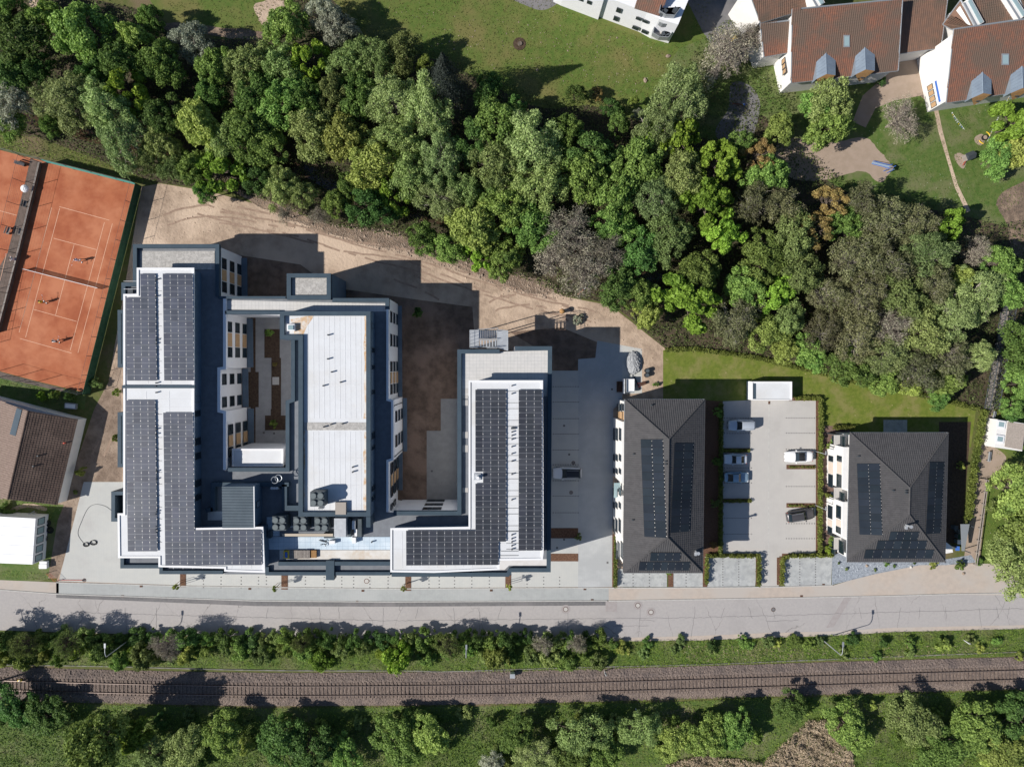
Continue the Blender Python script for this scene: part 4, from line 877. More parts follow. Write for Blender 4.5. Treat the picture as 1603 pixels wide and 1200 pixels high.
# ---- school-like red roofed halls, upper right
def mono(name, label, c, tm, wm, walls_inset=.35, low=0, cat='building', t=None, **k):
    """c: corners (px, py, z): ridge left, ridge right, eave right, eave left"""
    P = [W(x, y, z) for x, y, z in c]
    own = t is None
    if own: t = thing(name, label, cat, ((P[0] + P[2]) / 2).xy.to_3d())
    p2 = [(p.x, p.y) for p in P]; ins = offset(ccw(p2), walls_inset)
    zz = [p.z for p in P] if area(p2) > 0 else [p.z for p in P][::-1]
    MB().prism(ins, low, [z - .2 for z in zz]).build('wall_body', wm, t)
    roof_plane([P[3], P[2], P[1], P[0]], tm, t, tm, **k)
    ed = MB(); ed.tube(P[0], P[1], .12, n=6); ed.tube(P[1], P[2], .09, n=6); ed.tube(P[0], P[3], .09, n=6); ed.tube(P[3] - Vector((0, 0, .08)), P[2] - Vector((0, 0, .08)), .1, n=6)
    ed.build('roof_edging', m_gutter, t)
    return t, P
def dormer(t, P, ax, ay, lx, rx, fy, fl, h=1.5):
    """zinc dormer: apex at (ax, ay) on the slope, eaves lx..rx, front tip at fy"""
    n = (P[1] - P[0]).cross(P[3] - P[0]).normalized(); n = n if n.z > 0 else -n
    A = roof_point(ax, ay, P[0], n); Lb = roof_point(lx, ay + 14, P[0], n); Rb = roof_point(rx, ay + 12, P[0], n); Lf = roof_point(lx, fl, P[0], n); Rf = roof_point(rx, fl - 6, P[0], n)
    z = A.z; F = W(ax + 1, fy - 6, z)
    Lf.z = Lb.z; Rf.z = Rb.z; Lf2 = W(lx, fl, Lb.z); Rf2 = W(rx, fl - 6, Rb.z)
    d = MB().add([A, Lb, Lf2, F, Rb, Rf2], [(0, 1, 2, 3), (0, 3, 5, 4)]).build('dormer_roof', m_zinc, t)
    s = MB()
    for k in range(1, 6): s.tube(A.lerp(F, k / 6) + Vector((0, 0, .02)), Lb.lerp(Lf2, k / 6) + Vector((0, 0, .02)), .02, n=4); s.tube(A.lerp(F, k / 6) + Vector((0, 0, .02)), Rb.lerp(Rf2, k / 6) + Vector((0, 0, .02)), .02, n=4)
    s.tube(A, F, .05, n=5); s.build('standing_seam', m_zinc, d)
    lo = Vector((0, -.7, -1.7))
    fm = (Lf2 + Rf2) / 2 + lo
    MB().add([F, Lf2, Rf2, fm], [(1, 3, 2), (0, 1, 2)]).build('dormer_front', m_wood, d)
    q = (Lf2 + Rf2) / 2 + lo * .55; MB().box((q.x, q.y, q.z), (.5, .1, .4)).build('dormer_window', m_frame, d)
    k = MB(); k.add([Lb, Lf2, Lf2 - Vector((0, 0, 1.6)), Lb - Vector((0, 0, .4))], [(0, 1, 2, 3)]); k.add([Rb, Rf2, Rf2 - Vector((0, 0, 1.6)), Rb - Vector((0, 0, .4))], [(3, 2, 1, 0)]); k.build('dormer_cheek', m_zinc, d)
def skylight(t, P, x0, y0, x1, y1):
    n = (P[1] - P[0]).cross(P[3] - P[0]).normalized(); n = n if n.z > 0 else -n
    q = [roof_point(x, y, P[0], n) for x, y in R4(x0, y0, x1, y1)]; a = [tuple(v + n * .16) for v in q]; b = [tuple(v - n * .02) for v in q]
    f = MB().add(a + b, [(3, 2, 1, 0)] + [(i, (i + 1) % 4, 4 + (i + 1) % 4, 4 + i) for i in range(4)]).build('skylight', m_gutter, t)
    c = sum((Vector(v) for v in a), Vector()) / 4; g = [tuple(c + (Vector(v) - c) * .78 + n * .01) for v in a]
    MB().add(g, [(3, 2, 1, 0)]).build('pane', m_tint, f)
A1, PA = mono('school_hall', 'red and brown tiled hall with two zinc dormers beside the sandy yard', [(1240, 15, 9.5), (1413, -2, 9.5), (1406, 110.5, 5), (1238.5, 130, 5)], m_tile_red, m_cream)
dormer(A1, PA, 1293, 82, 1278, 1308, 122, 124); dormer(A1, PA, 1354, 74, 1339, 1369.5, 115, 117); skylight(A1, PA, 1320, 55, 1329.5, 74)
n = 3
X = W(1227, 100, 3)
for k in range(3):
    a = W(1228.5 + k * .8, 90 + k * 8, 4); window(A1, (a.x, a.y), (a.x, a.y - .8), 3, 4.2, m_orange, out=(-1, 0))
world_parts(A1)
# its white gable strip and lower neighbours on the left
t, P = mono('school_wing', 'small red-tiled roof tucked left of the dormered hall', [(1190, 38, 7.5), (1236, 32, 7.5), (1236, 82, 5), (1196, 89, 5)], m_tile_red, m_cream); 
a, b = W(1196, 89, 4), W(1190, 45, 4); world_parts(t)
t, P = mono('school_wing', 'brown tiled roof at the top edge left of the dormered hall', [(1166, -30, 9), (1276, -40, 9), (1276, 10, 6.8), (1190, 36, 6.8)], m_tile_rbrown, m_cream); world_parts(t)
t, P = mono('school_wing', 'darker brown roof sunk between the two dormered halls', [(1413, -14, 7.6), (1486, -20, 7.6), (1473, 75, 4.5), (1408, 84, 4.5)], m_tile_rbrown, m_cream)
world_parts(t)
A2, PB = mono('school_hall', 'red and brown tiled hall with zinc dormers at the right picture edge', [(1493, 46, 9.5), (1660, 22, 9.5), (1650, 135, 5), (1481, 161, 5)], m_tile_red, m_cream)
dA = (PB[3] - PB[0]); dA.z = 0; LA = dA.length; dA.normalize(); nA = Vector((-dA.y, dA.x, 0)); nA = nA if nA.x > 0 else -nA
for k in range(4):
    a = PB[0] + dA * (LA * (.56 + .1 * k)) + nA * .34; b = a + dA * .8; window(A2, a, b, 1.2, 2.5, m_orange, out=(-1, 0))
a = PB[0] + dA * LA * .74 + nA * .32; MB().box((a.x, a.y, 3.3), (LA * .36, .12, .35), math.atan2(dA.y, dA.x)).build('blue_band', m_blue, A2)
dormer(A2, PB, 1538, 112, 1521, 1552, 152, 154); dormer(A2, PB, 1600, 103, 1582, 1614, 144, 146); skylight(A2, PB, 1567.5, 84, 1578.5, 102)
world_parts(A2)
for i, (c, l) in enumerate((([(1504, 0, 8.6), (1528, 46, 8.6), (1490, 46, 6), (1476, 38, 6)], 'brown triangular roof top right in front of the slanted skylight strip'), ([(1517, -10, 8), (1575, -20, 8), (1592, 30, 8), (1537, 38, 8)], 'brown roof between two slanted skylight strips, top right'), ([(1590, -20, 8), (1660, -20, 8), (1660, 20, 8), (1606, 28, 8)], 'brown roof at the very top right corner'))):
    t, P = mono('school_wing', l, c, m_tile_rbrown, m_cream); world_parts(t)
for i, (a, b, l) in enumerate(((((1513, 2), (1533, 39)), 0, 'slanted glass and cream skylight strip at the top right, left one'), (((1577, -8), (1600, 28)), 0, 'slanted glass and cream skylight strip at the top right, right one'), (((1273, -10), (1284, 9)), 0, 'short glass strip at the top edge above the dormered hall'))):
    (x0, y0), (x1, y1) = a; z = 8.6; p, q = W(x0, y0, z), W(x1, y1, z); d = q - p; ang = math.atan2(d.y, d.x); c = (p + q) / 2
    t = thing('skylight_strip', l, 'skylight', (c.x, c.y, 0), ang, group='skylight strips between the school roofs')
    MB().box((0, 0, 6.5), (d.length, 1.5, 4.4)).build('kerb_wall', m_cream, t); MB().box((0, .3, 8.76), (d.length * .95, .5, .1)).build('glazing', m_tint, t); MB().box((0, -.55, 8.74), (d.length * .98, .25, .08)).build('capping', m_gutter, t)
# white apartment block cut by the top edge
ap = thing('apartment_block', 'white block with stacked curved balconies cut off by the top edge', 'apartment block', W(970, 20, 0))
base = [(866, 3), (878, 9), (936, 31), (938, 27), (1000, 50), (1018, 60), (1046, 68), (1072, 5), (1090, -60), (880, -120)]
MB().prism(WP(base, 0), 0, 6).build('wall_body', m_white, ap)
rp = [W(x, y, z) for x, y, z in ((993, 13, 6.2), (1032, 25, 6.2), (1050, -20, 8), (1008, -32, 8))]; roof_plane(rp, m_tile_red, ap, m_tile_red)
fa, fb = W(938, 27, 0), W(1018, 60, 0)
d2 = (fb - fa)
for s, z0, z1, L in ((.62, 3.6, 4.3, .1), (.75, 3.6, 4.3, .1), (.25, 3.4, 4.6, .09), (.25, .9, 2.1, .09), (.62, .7, 1.6, .12), (.8, .7, 1.6, .12)):
    window(ap, fa + d2 * s, fa + d2 * (s + L), z0, z1, out=(-.3, -1))
fa2, fb2 = W(878, 9, 0), W(936, 31, 0)
for s in (.15, .4, .62): window(ap, fa2 + (fb2 - fa2) * s, fa2 + (fb2 - fa2) * (s + .12), 3.4, 4.3, out=(-.3, -1))
for k, (dx, dy, z) in enumerate(((0, 0, 2.6), (5, -20, 4.3), (10, -34, 6.0))):
    pts = [(1022 + dx, 47 + dy), (1020 + dx, 56 + dy), (1030 + dx, 62 + dy), (1044 + dx, 63 + dy), (1052 + dx, 52 + dy), (1056 + dx, 45 + dy)]
    pw = ccw(WP(pts, z)); b = MB().prism(pw, z - .2, z, bottom=True).build('balcony', m_lot, ap)
    rr = MB(); q = WP(pts[:5], z); wall_line(rr, q, .08, z, z + 1.0); rr.build('balcony_railing', m_gutter, b)
    f = MB(); c = Vector((sum(p[0] for p in pw) / 6, sum(p[1] for p in pw) / 6)); 
    for m in range(3): f.box((c.x + random.uniform(-1.2, 1.2), c.y + random.uniform(-.3, .3), z + .35), (.6, .6, .7), random.random())
    f.build('balcony_furniture', m_frame, b)
world_parts(ap)
# brown tiled house, left
lh = thing('house', 'brown-tiled gabled house left of the dirt strip, below the tennis court', 'house', W(60, 715, 0))
rA, rB = W(44, 643, 5.2), W(12, 781, 5.2); eA, eB = W(121.5, 656, 2.6), W(89.5, 790, 2.6); wA, wB = W(-45, 612, 2.4), W(-76, 770, 2.4)
MB().prism(offset(ccw([(p.x, p.y) for p in (rA, eA, eB, rB)]), .25), 0, [0, 0, 0, 0]).build('footing', m_cream, lh)
bq = offset(ccw([tuple(p[:2]) for p in (wA, eA, eB, wB)]), .15); MB().prism(bq, 0, 2.35).build('wall_body', m_cream, lh)
roof_plane([eA, eB, rB, rA][::-1], m_tile_brown, lh, m_tile_brown, tw=.34, th=.38); roof_plane([wB, wA, rA, rB][::-1], M('pale_brown_tile', (.27, .20, .165), (.22, .16, .13), 3), lh, M('pale_brown_tiles', (.27, .20, .165), (.22, .16, .13), 3, rough=.85), tw=.34, th=.38)
c = MB(); k = 40
for i in range(k): c.tube(rA.lerp(rB, i / k), rA.lerp(rB, (i + 1.1) / k), .13, .11, n=6)
c.build('ridge_tile', m_tile_brown, lh, kind='stuff')
nn = (eB - eA).cross(rA - eA).normalized()
for x, y in ((54, 729), (102, 693), (61, 713)):
    q = roof_point(x, y, eA, nn); MB().tube(q, q + Vector((0, 0, .4)), .12, n=8).build('roof_vent', m_red if x > 100 else m_frame, lh)
nw_ = (wB - wA).cross(rA - wA).normalized(); s4 = [roof_point(x, y, wA, nw_) + Vector((0, 0, .12)) for x, y in ((27, 638), (35, 641), (25, 682), (16, 679))]
MB().add([tuple(v) for v in s4] + [tuple(v - Vector((0, 0, .15))) for v in s4], [(3, 2, 1, 0)] + [(i, (i + 1) % 4, 4 + (i + 1) % 4, 4 + i) for i in range(4)]).build('solar_collector', m_metal, lh)
q = W(121, 657, 2.2); world_parts(lh)
# white container with windows, lower left
ct = thing('site_hut', 'white ribbed-roof hut with a row of windows at the left edge', 'hut', W(20, 845, 0))
hz = 3.0; hp = [W(-40, 806, hz), W(56, 811, hz), W(51, 883, hz), W(-45, 879, hz)]
MB().prism([tuple(p[:2]) for p in hp], 0, hz).build('wall_body', m_whitep, ct)
for i in range(5):
    a, b = i / 5, (i + .96) / 5; MB().prism([tuple(hp[0].lerp(hp[3], a)[:2]), tuple(hp[1].lerp(hp[2], a)[:2]), tuple(hp[1].lerp(hp[2], b)[:2]), tuple(hp[0].lerp(hp[3], b)[:2])], hz, hz + .06).build('roof_panel', m_tarp, ct)
    a, b = (i + .12) / 5, (i + .88) / 5; window(ct, hp[1].lerp(hp[2], a), hp[1].lerp(hp[2], b), .9, 2.5, m_tint, out=(1, 0))
world_parts(ct)
# flat white garage and right shed
gr = thing('garage', 'flat white garage with a dark strip window above the parking court', 'garage', W(1208, 612, 0))
gp = ccw(WP(R4(1177, 597, 1240, 626), 2.2)); MB().prism(gp, 0, 2.0).build('wall_body', m_white, gr); MB().prism(offset(gp, .1), 2.0, 2.06).build('roof_membrane', m_membrane, gr)
mb = MB(); ring(mb, R4(1177, 597, 1240, 626), 2.0, 2.2, .16, True, 2.2); mb.build('roof_edge', m_whitep, gr); MB().prism(WP(R4(1179, 600, 1183.5, 624), 2.2), 2.061, 2.12).build('dark_strip', m_metal, gr); world_parts(gr)
sh = thing('shed', 'small shed with pebble roof and white skylights at the right edge', 'shed', W(1580, 680, 0))
MB().prism(WP([(1562, 656), (1606, 663), (1600, 706), (1557, 700)], 2.4), 0, 2.4).build('wall_body', m_cream, sh)
MB().prism(WP([(1578, 660), (1606, 664), (1600, 704), (1573, 699)], 2.5), 2.4, 2.46).build('pebble_roof', m_paleG, sh)
for c in ([(1562, 657), (1575, 659), (1573, 671), (1560, 669)], [(1560, 680), (1573, 682), (1571, 694), (1558, 692)]): f = MB().prism(WP(c, 2.6), 2.4, 2.6).build('skylight', m_whitep, sh); MB().prism(offset(ccw(WP(c, 2.6)), .25), 2.6, 2.64).build('pane', m_tint, f)
world_parts(sh)
# bin shelter beside the square house
bs = thing('bin_shelter', 'open grey bin shelter between the square house and the footpath', 'shelter', W(1500, 840, 0))
MB().prism(WP([(1504, 820), (1518, 820), (1510, 862), (1506, 862)], 2.2), 2.1, 2.2, bottom=True).build('roof', m_gutter, bs)
MB().prism(WP([(1481, 848), (1490, 855), (1492, 864), (1481, 866)], 2.2), 0, 2.2).build('side_store', m_cream, bs)
for x, y in ((1517, 822), (1512, 862)): p = W(x, y, 1); MB().box((p.x, p.y, 1.05), (.12, .12, 2.1)).build('post', m_frame, bs)
world_parts(bs)
for i, (x, y, m, l) in enumerate(((1497, 826, m_darkgrey, 'dark wheelie bin at the upper end of the bin shelter'), (1503, 832, m_darkgrey, 'dark wheelie bin second in the bin shelter'), (1503, 840, m_green_screen, 'green wheelie bin in the middle of the bin shelter'), (1502, 848, m_whitep, 'pale wheelie bin below the green one'), (1499, 858, m_blue, 'blue-lidded wheelie bin at the lower end of the shelter'))):
    p = W(x, y, 1); t = thing('wheelie_bin', l, 'bin', (p.x, p.y, 0), group='wheelie bins by the shelter')
    MB().box((0, 0, .5), (.55, .6, .95)).build('body', m_darkgrey, t); MB().box((0, 0, 1.0), (.62, .7, .08)).build('lid', m, t)
    for s in (-1, 1): MB().tube((s * .26, .25, .1), (s * .32, .25, .1), .1, n=10).build('wheel', m_black, t)
# ================================================================ VEGETATION
def cards(C, Nn, size, aspect=.6, droop=0):
    """small leaf cards at points C facing Nn"""
    k = len(C); r = rng.normal(size=(k, 3)); r /= np.linalg.norm(r, axis=1)[:, None]
    u = np.cross(Nn, r); u /= (np.linalg.norm(u, axis=1)[:, None] + 1e-9); v = np.cross(Nn, u)
    s = (size * rng.uniform(.6, 1.35, k))[:, None]; a = u * s; b = v * s * aspect
    return np.stack([C - a, C - b * .9 + a * .1, C + a, C + b], 1)
def crown_mesh(name, seed, n, size, mat, aspect=.6, nl=16, spread=.66, lr=(.2, .36), up=.55, fuzz=.16, zflat=1.0):
    g = np.random.default_rng(seed); L_ = []
    for i in range(nl):
        a = g.uniform(0, 2 * math.pi); r = spread * math.sqrt(g.uniform(0, 1)); z = .26 + .5 * (1 - (r / .86) ** 2) + g.normal(0, .07); r *= 1 + .16 * math.sin(2 * a + seed) + .12 * math.sin(3 * a + seed * 2.3) + g.normal(0, .05)
        L_.append((r * math.cos(a), r * math.sin(a), z, g.uniform(*lr)))
    L_ = np.array(L_); w = L_[:, 3] ** 2; w /= w.sum(); idx = g.choice(nl, int(n * 1.5), p=w)
    d = g.normal(size=(len(idx), 3)); d[:, 2] = d[:, 2] + .35; d /= np.linalg.norm(d, axis=1)[:, None]; ok = d[:, 2] > -.35; d = d[ok]; idx = idx[ok]
    rr = 1 - np.abs(g.normal(0, fuzz, len(d))) + (g.uniform(size=len(d)) < .12) * g.uniform(0, .28, len(d))
    C = L_[idx, :3] + d * (L_[idx, 3] * rr)[:, None]
    dist = np.linalg.norm(C[:, None, :] - L_[None, :, :3], axis=2) / L_[None, :, 3]; dist[np.arange(len(C)), idx] = 9
    ok = dist.min(1) > .72; C = C[ok][:n]; d = d[ok][:n]
    rn = g.normal(size=C.shape); Nn = d * (up + .35) + rn * .5; Nn /= np.linalg.norm(Nn, axis=1)[:, None]
    C[:, 2] *= zflat
    return quads_mesh(name, cards(C, Nn, size * 1.25, aspect), mat), L_
def limb_mesh(name, L_, mat, twigs=0, seed=0, r0=.045, extra=0):
    """trunk and limbs in unit space (z 0..1 = crown), trunk running down to -1"""
    g = random.Random(seed); mb = MB(); mb.tube((0, 0, -1.2), (0, 0, .18), r0, r0 * .8, n=7)
    for l in L_:
        base = Vector((0, 0, .0 + g.uniform(0, .3))); tip = Vector((l[0], l[1], l[2] + l[3] * .35)); m = base.lerp(tip, .5) + Vector((g.uniform(-.06, .06), g.uniform(-.06, .06), -.05))
        mb.tube(base, m, r0 * .55, r0 * .36, n=5, caps=False); mb.tube(m, tip, r0 * .36, r0 * .12, n=4, caps=False)
        for k in range(twigs):
            s = m.lerp(tip, g.uniform(.1, 1)); dr = Vector((g.gauss(0, 1), g.gauss(0, 1), g.gauss(.7, .6))).normalized(); e = s + dr * l[3] * g.uniform(.6, 1.25)
            mb.tube(s, e, r0 * .13, r0 * .04, n=3, caps=False)
            for q in range(extra):
                s2 = s.lerp(e, g.uniform(.25, 1)); d2 = (dr + Vector((g.gauss(0, .8), g.gauss(0, .8), g.gauss(0, .5)))).normalized(); mb.tube(s2, s2 + d2 * l[3] * g.uniform(.2, .55), r0 * .06, r0 * .03, n=3, caps=False)
    return mb.mesh(name, mat)
KIND = {
 't': ('thin twiggy olive', ((.165, .185, .082), (.20, .212, .105), (.165, .155, .092)), 8800, .028, .42, 18, 'm_birchbark', 3),
 'v': ('sparse twiggy', ((0.112, 0.173, 0.041), (0.152, 0.213, 0.061), (0.102, 0.122, 0.050)), 3600, .034, .45, 18, 'm_bark', 2),
 # kind: (adjective for label, leaf colours, n, size, aspect, lobes, bark, variants)
 'g': ('mid green', ((0.136, 0.257, 0.059), (0.211, 0.330, 0.082), (0.098, 0.197, 0.051)), 11000, .032, .6, 17, 'm_bark', 4),
 'w': ('feathery grey', ((0.234, 0.332, 0.120), (0.310, 0.407, 0.160), (0.174, 0.260, 0.090)), 13000, .030, .35, 20, 'm_birchbark', 4),
 'l': ('bright lime', ((0.179, 0.317, 0.039), (0.243, 0.392, 0.060), (0.114, 0.233, 0.032)), 5000, .052, .85, 22, 'm_bark', 2),
 'y': ('yellow green', ((0.261, 0.351, 0.075), (0.332, 0.410, 0.112), (0.177, 0.264, 0.065)), 10500, .033, .6, 16, 'm_bark', 2),
 'o': ('orange brown', ((0.401, 0.290, 0.095), (0.342, 0.290, 0.104), (0.241, 0.236, 0.073)), 6500, .028, .5, 18, 'm_bark', 1),
 'd': ('dark green', ((0.081, 0.174, 0.045), (0.128, 0.234, 0.060), (0.061, 0.127, 0.041)), 11000, .032, .6, 15, 'm_bark', 2),
 'p': ('pale silvery', ((0.321, 0.355, 0.252), (0.401, 0.430, 0.327), (0.202, 0.236, 0.157)), 9000, .030, .5, 16, 'm_birchbark', 1),
 'b': ('bare brown', ((0.337, 0.322, 0.221), (0.413, 0.396, 0.286), (0.260, 0.260, 0.165)), 3800, .022, .4, 20, 'm_birchbark', 2),
 's': ('spring olive', ((0.210, 0.304, 0.091), (0.265, 0.352, 0.124), (0.165, 0.239, 0.079)), 10500, .030, .5, 18, 'm_bark', 3),
}
PROTO = {}
for k_, (adj, cols, n_, sz, asp, nl_, bk, nv) in KIND.items():
    lm = leafmat('leaves_' + adj.replace(' ', '_').replace('-', '_'), *cols); lst = []
    for v_ in range(nv):
        cm, LL = crown_mesh('crown', 100 + 17 * v_ + ord(k_), n_, sz, lm, asp, 30 if k_ in 'lo' else 62, lr=(.13, .22) if k_ in 'lo' else (.10, .24), spread=.82, up=.4, fuzz=.2 if k_ in 'lo' else .42)
        tw = {'t': (5, 3), 'v': (9, 4), 'b': (14, 4), 'w': (5, 0), 's': (6, 1), 'p': (8, 2), 'o': (14, 2)}.get(k_, (2, 0))
        bm_ = globals()[bk] if k_ != 'b' else m_twig
        lst.append((cm, limb_mesh('trunk', LL, bm_, tw[0], v_ + ord(k_), extra=tw[1])))
    PROTO[k_] = lst
# small bushes with relatively larger leaves
BUSH = {}
for k_ in 'gwlydspo':
    adj, cols = KIND[k_][0], KIND[k_][1]; lm = leafmat('bush_leaves_' + k_, *cols)
    BUSH[k_] = [crown_mesh('foliage', 300 + v_ * 11 + ord(k_), 4600, .055, lm, .5, 18, .74, (.12, .34), up=.4, fuzz=.5)[0] for v_ in range(3)]
    BUSH[k_ + 't'] = MB().tube((0, 0, -.3), (0, 0, .5), .04, .02, n=5).mesh('stem', m_bark)
used_labels = {}
def uniq(label, fallback):
    """labels must differ: the second one with the same words says what sets it apart"""
    if label in used_labels:
        label2 = label + fallback
        if label2 in used_labels: raise_dups.append(label2)
        used_labels[label2] = 1; return label2
    used_labels[label] = 1; return label
raise_dups = []
_treelist = []
def tree(px, py, rpx, k, h, where=None, cat='tree', group=None, elong=1.0):
    zc = h * .62; c = W(px, py, zc); R = rpx * (CH - zc) / CF * 1.12; v = random.choice(PROTO[k])
    t = thing('tree', 'tree', cat, (c.x, c.y, 0), random.uniform(0, 6.28), group)
    hc = h * .56; zb = h * .36
    o = bpy.data.objects.new('crown', v[0]); link(o, t); o.location = (0, 0, zb); ex = random.uniform(.86, 1.16); o.scale = (R * ex, R * elong / ex, hc * 1.02)
    b = bpy.data.objects.new('trunk', v[1]); link(b, t); b.location = (0, 0, zb); b.scale = (R, R * elong, hc)
    b2 = zb / hc
    _treelist.append((t, px, py, rpx, k, where)); return t
# the wood belt ----------------------------------------------------------
T_ = """12 12 26 g 8|30 62 46 d 11|22 118 34 d 9|18 160 34 p 8|128 52 46 g 12|182 92 36 d 11|214 62 27 y 9|236 30 20 g 6|252 98 34 g 10|196 138 34 l 11|108 160 48 w 12|165 168 40 w 12|188 214 44 w 10|300 66 32 p 6|336 108 32 g 8|330 148 26 g 7|312 196 38 y 10|352 222 32 s 9|300 262 26 g 6|342 268 36 l 7|384 104 38 s 9|402 152 40 g 10|388 206 40 g 10|448 44 36 g 9|528 46 30 p 8|482 96 30 l 9|440 104 34 s 9|446 160 40 g 11|505 18 26 p 7|420 228 34 g 8|548 96 32 s 8|590 92 34 s 9|628 82 32 s 8|664 100 13 y 5|697 112 32 c 18|612 156 42 w 12|668 168 46 w 13|560 150 34 g 10|520 150 34 s 9|486 200 40 s 10|536 216 40 y 10|580 252 42 y 10|480 158 30 g 10|624 214 36 s 11|688 246 42 w 11|640 276 34 s 10|730 300 32 s 9|438 292 30 s 7|470 302 24 s 6|408 282 26 d 6|578 326 34 d 9|612 302 30 l 7|528 318 24 g 6|548 290 22 g 6|692 310 38 w 9|740 352 44 y 10|660 372 26 g 6|700 388 28 g 6|786 196 42 g 12|832 228 52 w 14|780 262 44 s 12|846 292 44 s 12|790 320 40 g 11|832 356 40 g 10|790 408 30 g 7|752 400 24 l 6|500 338 16 b 3|446 334 14 b 3|925 240 38 d 11|885 208 28 g 10|968 195 18 d 6|1000 255 44 g 11|1062 150 50 w 13|1030 200 40 w 11|1066 218 34 l 10|1012 222 20 l 8|1138 82 44 b 9|1170 60 28 b 7|1124 262 36 l 12|1108 318 38 l 13|1132 362 32 l 12|1066 284 40 s 12|1024 312 40 w 12|966 308 40 g 11|912 268 40 g 11|892 370 50 b 12|918 420 44 b 11|868 402 36 b 10|948 392 34 b 10|960 352 36 g 9|1000 392 38 d 9|962 446 36 d 9|1000 462 30 g 8|1012 492 24 y 6|1078 472 46 l 10|1094 430 36 g 10|1048 370 38 s 11|1186 246 32 o 8|1220 206 26 y 6|1160 226 22 g 7|1200 278 34 g 9|1180 318 36 w 11|1222 322 34 w 11|1150 500 46 w 9|1168 452 34 g 9|1210 458 32 l 9|1196 398 42 g 11|1240 372 44 s 12|1200 520 34 y 7|1232 500 30 s 8|1252 430 38 s 11|1300 318 30 o 10|1276 362 34 o 11|1322 352 30 g 10|1350 322 34 w 11|1384 346 44 w 13|1428 352 36 w 12|1338 404 44 s 12|1390 412 48 w 13|1446 396 44 w 13|1352 462 44 w 12|1410 462 44 s 12|1460 444 36 w 12|1486 354 24 l 8|1532 398 26 b 7|1500 440 24 y 8|1564 412 30 g 9|1530 456 46 w 11|1494 492 42 w 11|1576 452 30 g 9|1296 460 32 s 10|1290 520 34 w 9|1266 548 28 g 6|1340 528 44 s 10|1394 512 42 b 9|1388 556 40 w 9|1448 526 44 s 10|1330 574 36 g 7|1436 578 40 s 9|1490 560 36 w 9|1386 596 26 g 5|1486 596 26 y 6|1532 556 26 w 10|1470 622 18 g 4|1424 606 18 y 4|1230 548 24 y 5|1272 560 20 g 4|320 300 18 g 4|272 262 22 s 5|232 248 22 s 6|80 196 18 g 4|20 196 22 g 5|60 108 26 d 8|764 138 24 d 7|806 172 20 d 6|744 226 36 d 9|70 30 26 g 8|255 180 34 d 9|250 225 30 s 7|150 118 30 d 9""".split('|')
def lerp_line(line, x):
    l = sorted(line)
    for (x0, y0), (x1, y1) in zip(l, l[1:]):
        if x0 <= x <= x1: return y0 + (y1 - y0) * (x - x0) / (x1 - x0)
    return l[0][1] if x < l[0][0] else l[-1][1]
# dark spruce mesh
def spruce_mesh(seed=5, n=7000):
    g = np.random.default_rng(seed); z = g.uniform(0, 1, n) ** 1.3; layer = np.floor(z * 12) / 12; r = (1 - layer) * (1 - (z * 12 % 1) * .35) * np.sqrt(g.uniform(.25, 1, n)); a = g.uniform(0, 6.283, n)
    star = 1 + .16 * np.cos(a * 9 + layer * 20); C = np.stack([r * np.cos(a) * star, r * np.sin(a) * star, z], 1); Nn = np.stack([np.cos(a) * .6, np.sin(a) * .6, np.full(n, .8)], 1) + g.normal(0, .3, (n, 3)); Nn /= np.linalg.norm(Nn, axis=1)[:, None]
    return quads_mesh('crown', cards(C, Nn, .04, .35), leafmat('spruce_needles', (.05, .065, .055), (.075, .09, .08), (.035, .045, .04)))
PROTO['c'] = [(spruce_mesh(), MB().tube((0, 0, -1), (0, 0, .95), .03, .005, n=6).mesh('trunk', m_bark))]
KIND['c'] = ('dark conifer',)
for row in T_:
    a = row.split()
    if float(a[0]) > 1285 and float(a[1]) > 300 and a[3] in 'ws': a[3] = 't' if (int(float(a[0])) + int(float(a[1]))) % 3 else a[3]
    if a[3] == 'w' and 1130 < float(a[0]) < 1290: a[3] = 't'
    tree(float(a[0]), float(a[1]), float(a[2]), a[3], 3.6 + .52 * float(a[4]) if a[3] != 'c' else float(a[4]), group='trees of the wood belt')
LMK = [(15, 'left court'), (60, 'court walk umbrella'), (110, 'big clay court'), (160, 'teal court screen'), (205, 'upper court corner'), (250, 'dirt bank start'), (300, 'gravel west roof'), (350, 'upper facade windows'), (400, 'inner courtyard'), (450, 'pipe hoops'), (490, 'gravel-topped stair head'), (535, 'white middle roof'), (580, 'middle right parapet'), (625, 'ochre window column'), (675, 'open yard'), (720, 'east left parapet'), (765, 'fire stairs'), (810, 'east wing solar gap'), (860, 'east right parapet'), (905, 'shaded car lot'), (945, 'lane paving'), (985, 'gravel heap'), (1030, 'black barrels'), (1075, 'long hip roof'), (1120, 'long right eave'), (1165, 'silver van'), (1210, 'white garage'), (1255, 'white convertible'), (1300, 'mulch strip'), (1345, 'square left slope'), (1395, 'square roof centre'), (1440, 'square roof ridge'), (1480, 'square right eave'), (1520, 'footpath hedge'), (1560, 'footbridge'), (1600, 'pebble-roofed shed')]
rows = {}
for (t, px, py, r, k, wh) in _treelist:
    f = (py - lerp_line(BELT_TOP, px)) / max(30, lerp_line(BELT_BOT, px) - lerp_line(BELT_TOP, px))
    band = "at the wood's upper edge" if f < .2 else 'in the upper wood' if f < .5 else 'in the lower wood' if f < .8 else "at the wood's lower edge"
    lm = min(LMK, key=lambda q: abs(q[0] - px))[1]; size = 'small' if r < 28 else 'broad' if r > 41 else ''
    rows.setdefault((size + ' ' + KIND[k][0] + ' tree ' + band + ' above the ' + lm).strip(), []).append((t, px, py))
